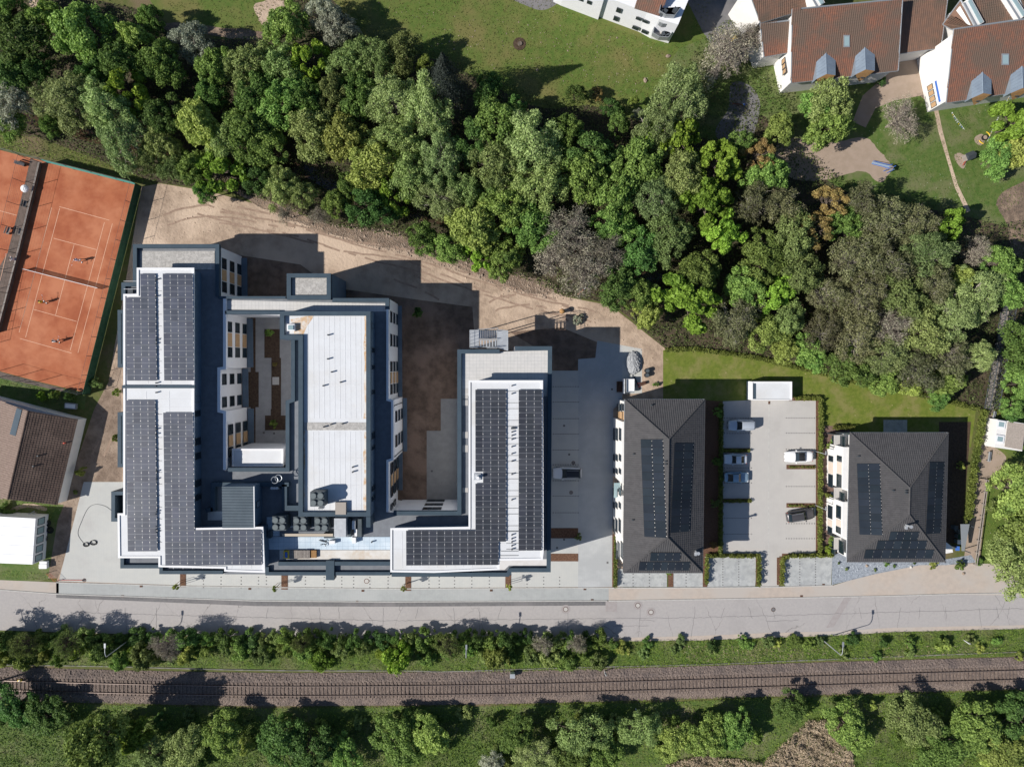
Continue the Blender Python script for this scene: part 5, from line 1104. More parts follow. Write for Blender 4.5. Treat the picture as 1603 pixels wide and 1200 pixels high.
for lab, ts in rows.items():
    ts.sort(key=lambda q: q[2]); nms = [''] if len(ts) == 1 else [', upper one', ', lower one'] if len(ts) == 2 else [', top one', ', middle one', ', bottom one'] + [', fourth'] * 9
    for (t, _, _), e in zip(ts, nms): t['label'] = lab + e
# single trees outside the belt
def single(px, py, r, k, h, label, **kw):
    t = tree(px, py, r, k, h, **kw); t['label'] = label; return t
single(1300, 158, 40, 's', 9, 'rounded light green tree beneath the two zinc dormers of the hall'); single(1296, 200, 36, 'g', 8, 'green tree crown at the edge of the sand pit'); single(1278, 168, 26, 'g', 7, 'smaller green crown left of the tree beneath the dormers')
single(1408, 186, 34, 'b', 6, 'grey brown round tree between the sandy yard and the lawn'); single(1596, 190, 40, 'l', 8, 'bright green tree at the right edge beneath the right hall'); single(1562, 246, 30, 'g', 6, 'leafy tree beside the small playhouse'); single(1600, 235, 34, 'y', 7, 'green tree cut by the right edge above the sandy corner')
single(1590, 770, 48, 'y', 7, 'yellow green tree above the fallen bench at the right edge'); single(1606, 820, 48, 'y', 8, 'olive tree at the right edge beside the rail fence'); single(1590, 888, 46, 's', 8, 'pale olive tree reaching over the road at the right edge'); single(1574, 800, 20, 's', 5, 'small olive crown beside the rail fence')
single(1600, 600, 34, 'g', 4, 'low green thicket between the footbridge and the shed'); single(1585, 640, 20, 'g', 4, 'low green bush above the pebble-roofed shed'); single(1600, 540, 34, 'g', 8, 'green tree at the right edge beside the footbridge')
single(902, 146, 15, 'd', 5, 'dark shrub with a long shadow on the meadow'); single(934, 147, 11, 'o', 2.5, 'brown low shrub in the shade of the dark meadow shrub'); single(992, 157, 8, 'y', 4, 'narrow yellow shrub alone on the meadow'); single(958, 168, 16, 'd', 4, 'dark bush between the two meadow shrubs and the wood'); single(1000, 182, 12, 'p', 3, 'thin grey shrub at the wood corner of the meadow')
# south of the railway
for s in """22 1105 34 d 7 dark green tree below the left end of the track|70 1118 36 g 6 green thicket tree below the left end of the track|148 1166 50 y 13 big bright green round tree at the bottom left|205 1150 30 l 8 fresh green crown right of the big bottom left tree|236 1184 34 s 7 pale crown at the bottom edge right of the big round tree|292 1172 40 s 8 pale olive crown at the bottom edge below the track shadow|345 1150 34 g 8 green crown at the bottom below the west wing|440 1160 40 d 9 dark crown at the bottom below the fan units|490 1172 38 d 9 dark crown at the bottom below the middle wing|540 1180 28 g 6 small crown at the bottom below the middle roof|622 1160 40 g 8 green crown at the bottom below the open yard|668 1150 34 y 7 fresh crown at the bottom right of the shaded gap|770 1194 20 p 4 white blossoming bush at the bottom edge|812 1150 30 g 7 crown at the bottom below the right end of the east wing|846 1184 36 w 8 feathery grey green crown at the bottom edge below the lane|912 1150 44 s 10 tall olive green crown in the gap left of the grass clearing|900 1182 36 g 9 crown at the bottom edge left of the grass clearing|942 1176 34 g 8 green crown on the left rim of the grass clearing|1004 1140 32 s 7 olive crown above the grass clearing|1052 1162 30 y 6 yellow green crown right of the grass clearing|1108 1156 34 g 8 green crown below the long hip house|1150 1140 34 g 8 green crown below the parking court|1330 1140 38 g 6 grassy green crown right of the straw patch|1430 1130 44 s 8 broad olive crown below the street lamp shadow|1474 1170 44 g 8 broad green crown at the bottom right|1530 1140 44 g 9 leafy crown below the footpath end|1578 1180 44 y 8 yellow green crown in the bottom right corner|1596 1120 40 d 8 dark crown at the right edge below the track|1240 1105 26 d 6 dark crown casting shade by the track below the white convertible|650 1128 20 g 4 low crown by the track below the open yard""".split('|'):
    a = s.split(None, 5); h_ = float(a[4]); h_ = h_ if h_ > 10.5 else 1.5 + h_ * .5; single(float(a[0]), float(a[1]), float(a[2]), a[3], h_, a[5], group='trees south of the railway')
for s_ in """-28 1010 24 v 7.5 leafy verge tree cut by the left picture edge|36 1010 21 v 7 leafy verge tree left of the bluish sign, beside the road|104 1010 21 v 7 leafy verge tree right above the wedge of ballast|262 1012 24 b 7 bare verge tree whose twiggy shade lies on the road|470 1008 15 v 4.8 low verge tree below the cross beam|700 1010 20 v 5.6 verge tree below the east solar array|850 1008 16 b 5.5 bare verge tree below the right end of the east wing|905 1008 16 b 5 smaller bare verge tree below the lane""".split('|'):
    a = s_.split(None, 5); single(float(a[0]), float(a[1]), float(a[2]), a[3], float(a[4]), a[5], group='small trees on the road verge')
# tall trees just beyond the lower edge, whose shade falls into view
# ---- bushes of the two verges
VL = [(20, 'the white hut'), (95, 'the corner fence'), (140, 'the coiled hoses'), (185, 'the west wing corner'), (235, 'the first gully grate'), (287, 'the first street planting strip'), (345, 'the first dotted bay line'), (400, 'the second gully grate'), (446, 'the second street planting strip'), (500, 'the cross beam'), (560, 'the concrete manhole lid'), (610, 'the white stair landing of the range'), (640, 'the third street planting strip'), (700, 'the L-shaped east array'), (765, 'the fourth gully grate'), (797, 'the fourth street planting strip'), (850, 'the right end of the east wing'), (905, 'the lane mouth'), (958, 'the lane hedge'), (1010, 'the pair of manhole lids'), (1060, 'the lone strip under the long roof'), (1104, 'the left bay hedge'), (1150, 'the left forecourt bays'), (1205, 'the parking court mouth'), (1260, 'the right forecourt bays'), (1315, 'the slanting asphalt patch'), (1370, 'the lamp shadow tip'), (1430, 'the pavement bend'), (1490, 'the bin shelter'), (1550, 'the rail fence'), (1600, 'the overhanging olive tree')]
_bl = []
def bush(px, py, rpx, k, h, row, label=None, group='bushes along the railway'):
    c = W(px, py, h * .5); R = rpx * (CH - h / 2) / CF * 1.15
    t = thing('bush', label or 'bush', 'bush', (c.x, c.y, 0), random.uniform(0, 6.28), group)
    o = bpy.data.objects.new('foliage', random.choice(BUSH[k])); link(o, t); o.location = (0, 0, -.12 * h); o.scale = (R, R * random.uniform(.85, 1.1), h * 1.15)
    o = bpy.data.objects.new('stem', BUSH[k + 't']); link(o, t); o.scale = (1, 1, h * .7); o.location = (0, 0, .1)
    if not label: _bl.append((t, px, py, k, row))
    return t
rb = random.Random(11)
x = -6
while x < 950:
    bush(x, 999 + rb.uniform(-2, 3) + (7 if x < 60 else 0), rb.uniform(12, 19), rb.choice('dggds'), rb.uniform(1.8, 3.0) if (x < 180 or 290 < x < 400 or 440 < x < 560 or 620 < x < 800 or 830 < x < 940) else rb.uniform(1.3, 2.2), 'by the road below'); x += rb.uniform(17, 26)
x = 4
while x < 1603:
    bush(x, rb.uniform(1012, 1036) - (x > 1100) * 6, rb.uniform(11, 20) if x < 1000 else rb.uniform(7, 11), rb.choice('gylsgys'), rb.uniform(1.2, 2.4) if x < 1000 else rb.uniform(.8, 1.4), 'by the track below'); x += rb.uniform(24, 36) if x < 980 else rb.uniform(40, 60)
x = 960
while x < 1603:
    bush(x, rb.uniform(1004, 1012) - (x - 960) * .012, rb.uniform(7, 12), rb.choice('gdsg'), rb.uniform(.9, 1.6), 'on the roadside below'); x += rb.uniform(38, 60)
x = 4
while x < 1603:
    bush(x, rb.uniform(1116, 1132) - (x > 1200) * 12, rb.uniform(9, 15), rb.choice('gygds'), rb.uniform(1.2, 2.4), 'south of the track below'); x += rb.uniform(42, 60)
x = 230
while x < 1603:
    if not 1225 < x < 1325: bush(x, rb.uniform(1150, 1196), rb.uniform(12, 18), rb.choice('gdgy'), rb.uniform(1.4, 2.6), 'at the bottom edge below')
    x += rb.uniform(60, 90)
bush(225, 1028, 26, 's', 4, '', 'large pale green bush hanging over the ballast', group='bushes along the railway'); bush(620, 1028, 24, 'l', 4.2, '', 'large bright leafy bush beside the track below the open yard', group='bushes along the railway'); bush(782, 1030, 24, 'y', 3, '', 'orange green bush beside the track below the east wing', group='bushes along the railway'); bush(160, 1016, 20, 'd', 4, '', 'dark bush beside the bare wedge of ballast', group='bushes along the railway')
rows = {}
for (t, px, py, k, row) in _bl:
    lx, lm = min(VL, key=lambda q: abs(q[0] - px)); side = 'just left of' if px < lx else 'just right of'
    rows.setdefault(f"{KIND[k][0]} bush {row} {lm}", []).append((t, px, lx))
for lab, ts in rows.items():
    ts.sort(key=lambda q: q[1]); nms = [''] if len(ts) == 1 else [', left one', ', right one'] if len(ts) == 2 else [', left one', ', middle one', ', right one', ', rightmost']
    for (t, _, _), e in zip(ts, nms): t['label'] = (lab + e)
# bushes in gardens
for s in """1123 645 8 g 1.6 shaded bush right of the long roof, uppermost|1122 722 8 g 1.6 shaded bush right of the long roof beside the two cars|1120 787 8 s 1.6 shaded olive bush right of the long roof, third down|1118 852 7 o 1.2 brown bush at the lower end of the shaded bed|1300 697 6 y 1 small yellow bush at the upper end of the mulch strip|1306 690 6 g 1.2 green bush at the upper left corner of the square house|1298 777 6 y 1.2 yellow green bush by the middle porch of the square house|1303 845 8 g 1.5 dark bush at the lower porch of the square house|1299 859 9 l 1.2 bright star-shaped plant beside the slate gravel|1388 881 5 g .8 small plant on the gravel under the square roof|1461 882 8 y 1 yellow tuft on the gravel under the right eave|1503 884 9 g 1.2 green plant below the bin shelter|1533 879 7 g .9 green tuft at the foot of the rail fence|1503 729 7 y 1.3 yellow young tree in the shaded right garden|1325 890 3 s .5 olive tuft in the gravel garden, lower left|1313 881 2.5 g .4 tiny green tuft near the left edge of the gravel garden|1370 892 2.5 s .4 tiny tuft in the middle of the gravel garden|1400 886 3 g .4 tiny tuft right of the middle of the gravel garden|1431 881 3 d .4 dark tuft in the gravel below the square roof|421 521 7 g 2 small tree in the upper bed of the inner courtyard|429 663 7 g 2 small tree in the lower bed of the inner courtyard|430 571 4 o 1 brown shrub halfway down the inner courtyard|127 738 7 y 2 young yellow green tree left of the concrete corner|180 686 6 y 1.5 pale seedling by the lower balcony screen|182 615 6 y 1.5 pale seedling by the fire wall of the west wing|10 800 14 g 1.2 garden bush left of the white hut|110 620 9 d 2 dark garden bush under the court corner|85 618 8 g 2 garden bush below the bottom court fence|65 620 8 l 1.6 light garden bush below the bottom court fence|150 600 10 s 1.6 scrub at the lower right court corner|1024 602 3 g .5 weed on the dirt left of the lawn, upper one|1029 601 4 g .6 weed clump against the lawn edge|906 840 7 s 1.2 young tree in the shaded bed of the east lot|1048 895 5 g 1.4 round bush in the planting strip under the long roof|118 770 4 g .6 weed beside the hip of the dirt strip|905 500 9 b 1 grey scrap bush on the dirt|655 490 10 d 2 dark shrub in the shaded yard opening|1213 300 14 g 3 bush at the foot of the sand pit|1452 62 8 g 1 weeds beside the right hall|1380 128 9 d .9 dark raised plant bed in front of the hall""".split('|'):
    a = s.split(None, 5); k = a[3] if a[3] in 'gwlydspo' else 'p'; bush(float(a[0]), float(a[1]), float(a[2]), k, float(a[4]), '', a[5], group='garden bushes and plants')
# young street trees with stakes
for x, y, l in ((285, 911, 'first from the left, by the west wing'), (438, 913, 'second, below the fan units'), (634, 913, 'third, below the open yard'), (797, 911, 'fourth, below the east wing')):
    p = W(x, y, 0); t = thing('young_tree', 'staked young street tree in its mulch strip, ' + l, 'young tree', (p.x, p.y, 0), random.random() * 6, group='young street trees')
    o = bpy.data.objects.new('crown', random.choice(BUSH['y'])); link(o, t); o.location = (0, 0, 1.7); o.scale = (.55, .55, 1.2)
    MB().tube((0, 0, 0), (0, 0, 2.6), .05, n=6).build('trunk', m_bark, t); MB().tube((.35, 0, 0), (.35, 0, 1.8), .035, n=5).build('stake', m_wood, t); MB().tube((-.35, 0, 0), (-.35, 0, 1.8), .035, n=5).build('stake', m_wood, t); MB().tube((-.35, 0, 1.7), (.35, 0, 1.7), .03, n=4).build('crossbar', m_wood, t)
# hedges
m_hedge = leafmat('hedge_leaves', (.12, .155, .03), (.165, .19, .045), (.085, .115, .026), var=.6)
def hedge(pts, w, h, label, dens=95, m=None, size=.14):
    P = [W(x, y, 0) for x, y in pts]; C = []; g = rng
    c0 = sum(P, Vector()) / len(P)
    for a, b in zip(P, P[1:]):
        L = (b - a).length; n = int(dens * L * w * 1.6 + dens * L * h * .8); s = g.uniform(0, 1, n); lat = g.uniform(-1, 1, n); z = np.sqrt(g.uniform(0, 1, n))
        mod = .68 + .32 * np.abs(np.sin(s * L * 2.1 + a.x)) + g.normal(0, .1, n)
        d = (b - a).normalized(); nn = np.array((-d.y, d.x, 0)); A = np.array(a); C.append(A + s[:, None] * np.array(b - a) + (lat * w / 2 * mod)[:, None] * nn + np.stack([g.normal(0, .05, n), g.normal(0, .05, n), z * h * mod * np.sqrt(np.maximum(0.1, 1 - .55 * lat ** 2))], 1))
    C = np.concatenate(C) - np.array(c0); Nn = g.normal(size=C.shape) * .6 + np.array((0, 0, .8)); Nn /= np.linalg.norm(Nn, axis=1)[:, None]
    t = thing('hedge', label, 'hedge', c0, group='clipped and loose hedges')
    link(bpy.data.objects.new('foliage', quads_mesh('foliage', cards(C, Nn, size, .6), m or m_hedge)), t)
    st = MB()
    for a, b in zip(P, P[1:]):
        k = max(2, int((b - a).length / .7))
        for i in range(k): q = a.lerp(b, (i + .5) / k) - c0; st.tube(q, q + Vector((0, 0, h * .6)), .03, n=4)
    st.build('stem', m_bark, t, kind='stuff'); return t
hedge([(963.5, 839), (962, 917)], .55, 1.0, 'narrow hedge between the lane and the long hip house'); hedge([(1105, 872), (1104, 912)], .55, 1.2, 'short hedge left of the left forecourt bays'); hedge([(1104, 868), (1187, 868)], .6, 1.1, 'hedge across the top of the left forecourt bays'); hedge([(1186.5, 870), (1185.5, 914)], .6, 1.2, 'short hedge left of the parking court entrance')
hedge([(1222, 914), (1223, 875), (1232, 868), (1303, 867)], .6, 1.1, 'hedge bending round the right forecourt bays'); hedge([(1283, 626), (1281, 868)], .65, 1.1, 'long hedge between the parking court and the mulch strip'); hedge([(1243, 622), (1284, 623)], .7, .9, 'short hedge right of the flat garage'); hedge([(1127, 630), (1126, 866)], .6, 1.2, 'shaded hedge along the left side of the parking court')
hedge([(1132, 704.5), (1174, 704.5)], .5, .6, 'low planting between the silver van and the two cars', 70); hedge([(1132, 783), (1175, 783)], .5, .6, 'low planting below the blue-grey car', 70); hedge([(1233, 730.5), (1275, 730.5)], .35, .45, 'sparse planting strip below the white convertible', 30); hedge([(1233, 791), (1275, 791)], .35, .45, 'sparse planting strip above the dark grey car', 30)
hedge([(1536, 640), (1522, 720), (1511, 812)], 1.0, 1.5, 'tall hedge along the left side of the footpath'); hedge([(1302, 668), (1335, 668)], .7, 1.0, 'short hedge at the top of the mulch strip')
hedge([(1040, 548), (1080, 546), (1180, 559), (1260, 578), (1340, 598), (1440, 618), (1530, 640)], .8, .8, 'long low hedge along the top of the mown lawn', 60)
# ground cover ---------------------------------------------------------
def cover(name, px, dens, size, m, hmax=.5, aspect=.5, up=.6, kindname='stuff', clump=None, z0=.02, holes=()):
    P = ccw(WP(px)); x0, x1 = min(p[0] for p in P), max(p[0] for p in P); y0, y1 = min(p[1] for p in P), max(p[1] for p in P)
    x0, x1, y0, y1 = max(x0, -92), min(x1, 92), max(y0, -72), min(y1, 68)
    n = int((x1 - x0) * (y1 - y0) * dens); X = rng.uniform(x0, x1, n); Y = rng.uniform(y0, y1, n); ok = inside(P, X, Y)
    for hh in holes: ok &= ~inside(WP(hh), X, Y)
    X, Y = X[ok], Y[ok]
    q = np.sin(X * .83 + np.sin(Y * .61) * 2) * np.cos(Y * .9 + np.cos(X * .47) * 2) * .5 + .5; q2 = np.sin(X * 2.9 + Y * 1.7) * np.cos(Y * 3.3 - X) * .5 + .5; hgt = q * .65 + q2 * .35
    if clump is not None: k = rng.uniform(size=len(X)) < np.clip((hgt - clump) * 4, 0, 1); X, Y, hgt = X[k], Y[k], hgt[k]
    Z = z0 + hmax * hgt * rng.uniform(.15, 1, len(X)); C = np.stack([X, Y, Z], 1); Nn = rng.normal(size=C.shape) * .42 + np.array((0, 0, up + .35)); Nn /= np.linalg.norm(Nn, axis=1)[:, None]
    o = bpy.data.objects.new(name, quads_mesh(name, cards(C, Nn, size, aspect), m)); link(o); o['kind'] = kindname; return o
lg1 = leafmat('undergrowth_leaves', (.08, .115, .034), (.125, .155, .05), (.10, .085, .05), var=0); lg2 = leafmat('verge_grass', (.15, .245, .03), (.20, .28, .045), (.19, .185, .07), var=0); lg3 = leafmat('dry_stems', (.46, .37, .26), (.36, .28, .19), (.25, .2, .13), var=0, tr=.1); lg4 = leafmat('lawn_blades', (.14, .175, .03), (.18, .20, .04), (.2, .19, .06), var=0)
lg5 = leafmat('creeper_leaves', (.075, .135, .028), (.12, .18, .04), (.07, .085, .03), var=0)
cover('undergrowth', BELT_TOP + BELT_BOT, 14, .17, lg1, 1.5)
cover('undergrowth', [(1560, 500), (1680, 480), (1680, 650), (1550, 650), (1545, 620), (1570, 600)], 14, .16, lg2, .7)
VG_N = [(-40, 990), (200, 996), (400, 1000), (800, 1003), (1100, 1001), (1400, 988), (1640, 982), (1640, 1024), (1400, 1030), (1200, 1037), (1000, 1044), (800, 1050), (600, 1048), (400, 1045), (200, 1042), (-40, 1040)]
cover('verge_grass', VG_N, 52, .11, lg2, .8, .35)
cover('verge_creeper', [(-40, 992), (400, 1000), (950, 1003), (950, 1032), (400, 1030), (-40, 1026)], 15, .13, lg5, 1.3, clump=.3)
cover('verge_grass', [(-40, 1092), (200, 1098), (400, 1106), (800, 1100), (1200, 1086), (1640, 1075), (1640, 1230), (-40, 1230)], 22, .12, lg2, .7, .4)
cover('thicket_creeper', [(-40, 1108), (400, 1118), (800, 1112), (960, 1116), (960, 1230), (-40, 1230)], 15, .16, lg5, 1.5)
cover('dry_reeds', [(1238, 1150), (1265, 1125), (1310, 1122), (1330, 1160), (1340, 1230), (1180, 1230), (1200, 1185)], 90, .26, lg3, 1.7, .2, .5)
cover('dry_reeds', [(1040, 1195), (1090, 1180), (1150, 1186), (1190, 1190), (1190, 1230), (1030, 1230)], 90, .24, lg3, 1.6, .2, .5)
cover('dry_reeds', [(1020, 1115), (1080, 1105), (1110, 1120), (1090, 1145), (1040, 1142)], 26, .22, lg3, .9, .12, .3)
cover('dry_reeds', [(1060, 1010), (1130, 1008), (1240, 1010), (1300, 1008), (1290, 1026), (1180, 1030), (1080, 1035)], 14, .2, lg3, .8, .12, .3)
cover('dry_reeds', [(1380, 1012), (1560, 1006), (1560, 1024), (1380, 1030)], 9, .2, lg3, .7, .12, .3)
cover('lawn_tufts', [(1040, 552), (1080, 549), (1180, 563), (1260, 583), (1340, 603), (1440, 625), (1524, 643), (1516, 660), (1340, 672), (1281, 664), (1281, 624), (1240, 628), (1240, 600), (1178, 598), (1175, 622), (1040, 620)], 16, .05, lg4, .05, .5)
lgm = leafmat('meadow_tufts', (.115, .145, .034), (.17, .175, .055), (.2, .17, .07), var=0)
cover('meadow_tufts', [(560, -30), (1120, -30), (1100, 60), (1075, 130), (1045, 168), (1005, 186), (930, 163), (860, 166), (800, 146), (700, 98), (620, 72), (570, 40)], 9, .10, lgm, .12, .5, holes=([(850, -10), (880, 14), (1020, 66), (1050, 74), (1100, -30)],))
cover('meadow_tufts', [(262, -30), (460, -30), (425, 48), (380, 55), (300, 38), (262, 20)], 9, .10, lgm, .15, .5)
cover('play_grass_tufts', [(1480, 170), (1640, 160), (1640, 290), (1560, 340), (1470, 325), (1380, 292), (1400, 262), (1370, 230), (1440, 190)], 10, .09, leafmat('playground_tufts', (.09, .155, .028), (.13, .18, .04), (.17, .18, .09), var=0), .1, .5)
cover('bank_weeds', [(-40, 195), (60, 212), (160, 248), (235, 284), (215, 288), (120, 258), (0, 232), (-40, 220)], 20, .11, lg2, .35, .45)
cover('bank_weeds', [(1480, 168), (1464, 172), (1440, 155), (1455, 80), (1462, 82)], 12, .08, lg2, .2, clump=.4)
cover('park_grass_tufts', [(1550, 640), (1640, 640), (1640, 900), (1540, 884), (1545, 800), (1552, 745)], 14, .09, lg2, .15, .5, clump=.35)
cover('garden_tufts', [(0, 770), (90, 790), (80, 812), (0, 806)], 26, .08, lg2, .25); cover('garden_tufts', [(0, 892), (75, 895), (88, 908), (0, 905)], 26, .08, lg2, .25); cover('garden_tufts', [(-10, 590), (130, 622), (128, 640), (60, 634), (-10, 615)], 22, .09, lg5, .4)
cover('tall_grass', [(1335, 1120), (1480, 1100), (1640, 1090), (1640, 1230), (1345, 1230)], 26, .16, leafmat('tall_green_grass', (.12, .20, .03), (.16, .24, .045), (.09, .16, .028), var=0), 1.1, .22)
# stones and clods on the dirt bank
def rocks(name, px, n, s, m, seed):
    g = random.Random(seed); P = ccw(WP(px)); x0, x1 = min(p[0] for p in P), max(p[0] for p in P); y0, y1 = min(p[1] for p in P), max(p[1] for p in P); mb = MB(); c = 0
    while c < n:
        x, y = g.uniform(x0, x1), g.uniform(y0, y1)
        if not bool(inside(P, np.array([x]), np.array([y]))[0]): continue
        r = s * g.uniform(.4, 1.3) * (2.2 if g.random() < .04 else 1); a0 = g.uniform(0, 6.28); c += 1
        vs = [(x + r * math.cos(a0 + i * 1.257) * g.uniform(.7, 1.2), y + r * math.sin(a0 + i * 1.257) * g.uniform(.7, 1.2), 0) for i in range(5)] + [(x + g.uniform(-.3, .3) * r, y + g.uniform(-.3, .3) * r, r * g.uniform(.5, .9))]
        mb.add(vs, [(i, (i + 1) % 5, 5) for i in range(5)])
    return mb.build(name, m, kind='stuff')
m_stone = M('loose_stone', (.34, .27, .21), (.24, .185, .145), 2)
rocks('bank_stones', [(360, 292), (430, 312), (520, 348), (620, 362), (700, 390), (770, 416), (860, 440), (900, 470), (860, 468), (790, 455), (735, 430), (640, 400), (560, 382), (470, 354), (410, 328)], 2600, .11, m_stone, 1)
rocks('dirt_clods', [(225, 295), (330, 305), (500, 360), (620, 385), (760, 440), (860, 475), (955, 485), (1035, 550), (975, 600), (975, 545), (880, 500), (745, 455), (740, 440), (640, 405), (500, 365), (345, 380), (230, 380)], 1800, .055, m_dirt, 2)
rocks('dirt_clods', [(150, 640), (190, 500), (190, 750), (133, 752), (95, 890), (80, 890), (90, 800)], 900, .05, m_darkdirt, 3)
rocks('meadow_stones', [(560, 0), (1040, 60), (1040, 150), (900, 140), (700, 90)], 200, .09, m_stone, 4)
rocks('gravel_garden_stones', [(1305, 870), (1330, 881), (1480, 884), (1522, 872), (1528, 878), (1480, 882), (1440, 882), (1370, 896), (1303, 912)], 2600, .06, M('slate_chip', (.26, .29, .33), (.42, .45, .49), 6), 5)
# gravel heap
t = thing('gravel_heap', 'pale grey gravel heap on the concrete beside the dirt', 'gravel heap', W(991, 568, 0)); 
mb = MB().dome((0, 0, 0), (1.25, 1.85), .9, 30, 12, jit=.08); o = mb.build('heap', M('pale_gravel', (.28, .29, .30), (.40, .41, .42), 8, bump=.05, bs=12), t)
# ================================================================ RAILWAY
def chain(px, z=0, n=8):
    P = [W(x, y, z) for x, y in px]; out = []
    for i in range(len(P) - 1):
        p0, p1, p2, p3 = P[max(i - 1, 0)], P[i], P[i + 1], P[min(i + 2, len(P) - 1)]
        for j in range(n):
            t = j / n; out.append(.5 * (2 * p1 + (p2 - p0) * t + (2 * p0 - 5 * p1 + 4 * p2 - p3) * t * t + (3 * p1 - p0 - 3 * p2 + p3) * t ** 3))
    return out + [P[-1]]
CLp = [(-60, 1069), (0, 1071.5), (100, 1074.5), (200, 1077), (400, 1080.5), (600, 1080), (800, 1077.2), (1000, 1072.3), (1200, 1066.5), (1400, 1060.5), (1603, 1055), (1680, 1052.5)]
cl = chain(CLp, .5); seg = [0]
for a, b in zip(cl, cl[1:]): seg.append(seg[-1] + (b - a).length)
TL = seg[-1]
def along(s):
    import bisect
    i = min(max(bisect.bisect(seg, s) - 1, 0), len(cl) - 2); f = (s - seg[i]) / (seg[i + 1] - seg[i]); p = cl[i].lerp(cl[i + 1], f); d = (cl[i + 1] - cl[i]).normalized(); return p, d
NS, NT = int(TL / .17), 40
lat = np.linspace(-2.7, 2.7, NT); prof = np.where(np.abs(lat) < 1.55, .42, .42 - (np.abs(lat) - 1.55) * .34); prof = np.maximum(prof, -.02)
V = np.zeros((NS, NT, 3))
for i in range(NS):
    p, d = along(TL * i / (NS - 1)); V[i, :, 0] = p.x - d.y * lat; V[i, :, 1] = p.y + d.x * lat; V[i, :, 2] = prof
V[:, :, 2] += rng.normal(0, .035, (NS, NT)) * (np.abs(lat) > .0); V[:, :, 0] += rng.normal(0, .03, (NS, NT)); V[:, :, 1] += rng.normal(0, .03, (NS, NT))
idx = np.arange(NS * NT).reshape(NS, NT); q = np.stack([idx[:-1, :-1], idx[1:, :-1], idx[1:, 1:], idx[:-1, 1:]], -1).reshape(-1, 4)
me = bpy.data.meshes.new('ballast'); me.from_pydata(V.reshape(-1, 3).tolist(), [], q.tolist()); me.materials.append(m_ballast); me.update()
bal = bpy.data.objects.new('ballast_bed', me); link(bal); bal['kind'] = 'structure'
tr = thing('railway_track', 'single rusty railway track on concrete sleepers across the picture', 'railway track', (0, -48, 0))
sm = MB().box((0, 0, 0), (.26, 2.5, .2)).mesh('sleeper', m_sleeper)
k = int(TL / .62)
for i in range(k):
    p, d = along((i + .5) * .62)
    if abs(p.x) > 85: continue
    o = bpy.data.objects.new('sleeper', sm); link(o, tr); o.location = (p.x, p.y + 48, .40 + random.uniform(-.01, .01)); o.rotation_euler = (0, 0, math.atan2(d.y, d.x) + random.gauss(0, .01))
for s in (-.75, .75):
    mb = MB(); pts = [along(TL * i / 120) for i in range(121)]
    ln = [(p.x - d.y * s, p.y + d.x * s + 48) for p, d in pts]; wall_line(mb, ln, .15, .49, .53); wall_line(mb, ln, .085, .53, .66, mi=0, mt=1); mb.build('rail', [m_rail, m_railtop], tr)
# trackside bits
def post(px, py, h, label, m, name='marker_post', cat='post', r=.07, board=None):
    p = W(px, py, 0); t = thing(name, label, cat, (p.x, p.y, 0)); MB().tube((0, 0, 0), (0, 0, h), r, n=7).build('pole', m, t)
    if board: MB().box((0, 0, h - board[2] / 2), board).build('board', m_whitep, t)
    return t
post(946, 1049, 1.8, 'white trackside post north of the track below the lane', m_whitep, board=(.2, .1, .9)); post(995, 1108, 2.0, 'white trackside post south of the track near the clearing', m_whitep, board=(.25, .1, .9)); post(1508, 1001, 1.6, 'short white post in the roadside grass at the right', m_whitep, board=(.25, .1, .7))
post(163, 1116, 1.6, 'thin grey trackside post south of the track at the left', m_galv)
t = thing('control_cabinet', 'small white cabinet beside the ballast below the east wing', 'cabinet', W(802, 1053, 0)); MB().box((0, 0, .5), (.7, .6, 1.0)).build('body', m_whitep, t); MB().box((0, -.02, 1.03), (.8, .7, .06)).build('lid', m_galv, t)
t = thing('signal_mast', 'grey lattice signal mast fallen flat in view at the left end of the track', 'signal', W(6, 1062, 0))
for i in range(2): MB().tube((-.3 + i * .6, 0, 0), (-.3 + i * .6, 0, 4.5), .07, n=6).build('leg', m_galv, t)
mb = MB()
for i in range(9): mb.tube((-.3, 0, i * .5), (.3, 0, i * .5 + .5), .04, n=4)
mb.build('lattice', m_galv, t); MB().box((0, 0, 4.5), (1.1, .9, .5)).build('signal_head', m_frame, t); MB().box((0, .5, 4.9), (1.4, .08, .08)).build('bracket', m_galv, t)
t['label'] = 'grey lattice signal mast beside the left end of the track'
for i, (x, y) in enumerate(((40, 1041), (32.5, 1063.5))):
    t = thing('track_marker', ['small yellow marker on the verge at the left end', 'small yellow box between the rail and the ballast edge at the left'][i], 'marker', W(x, y, .4)); MB().box((0, 0, .15), (.6, .28, .3)).build('body', m_yellow, t); MB().box((0, 0, .33), (.3, .2, .06)).build('cap', m_whitep, t)
# low wire fence / cable trough along the north side
t = thing('cable_trough', 'pale concrete cable trough running along the north side of the track', 'cable trough', (0, -44, 0))
pts = chain([(-40, 1039), (160, 1042), (400, 1048), (640, 1049), (700, 1050), (900, 1044), (1100, 1039), (1300, 1031), (1500, 1023), (1640, 1018)], 0, 6)
wall_line(MB(), [(p.x, p.y + 44) for p in pts], .15, 0, .12).build('channel', M('trough_concrete', (.26, .25, .23), (.15, .15, .12), .6), t)
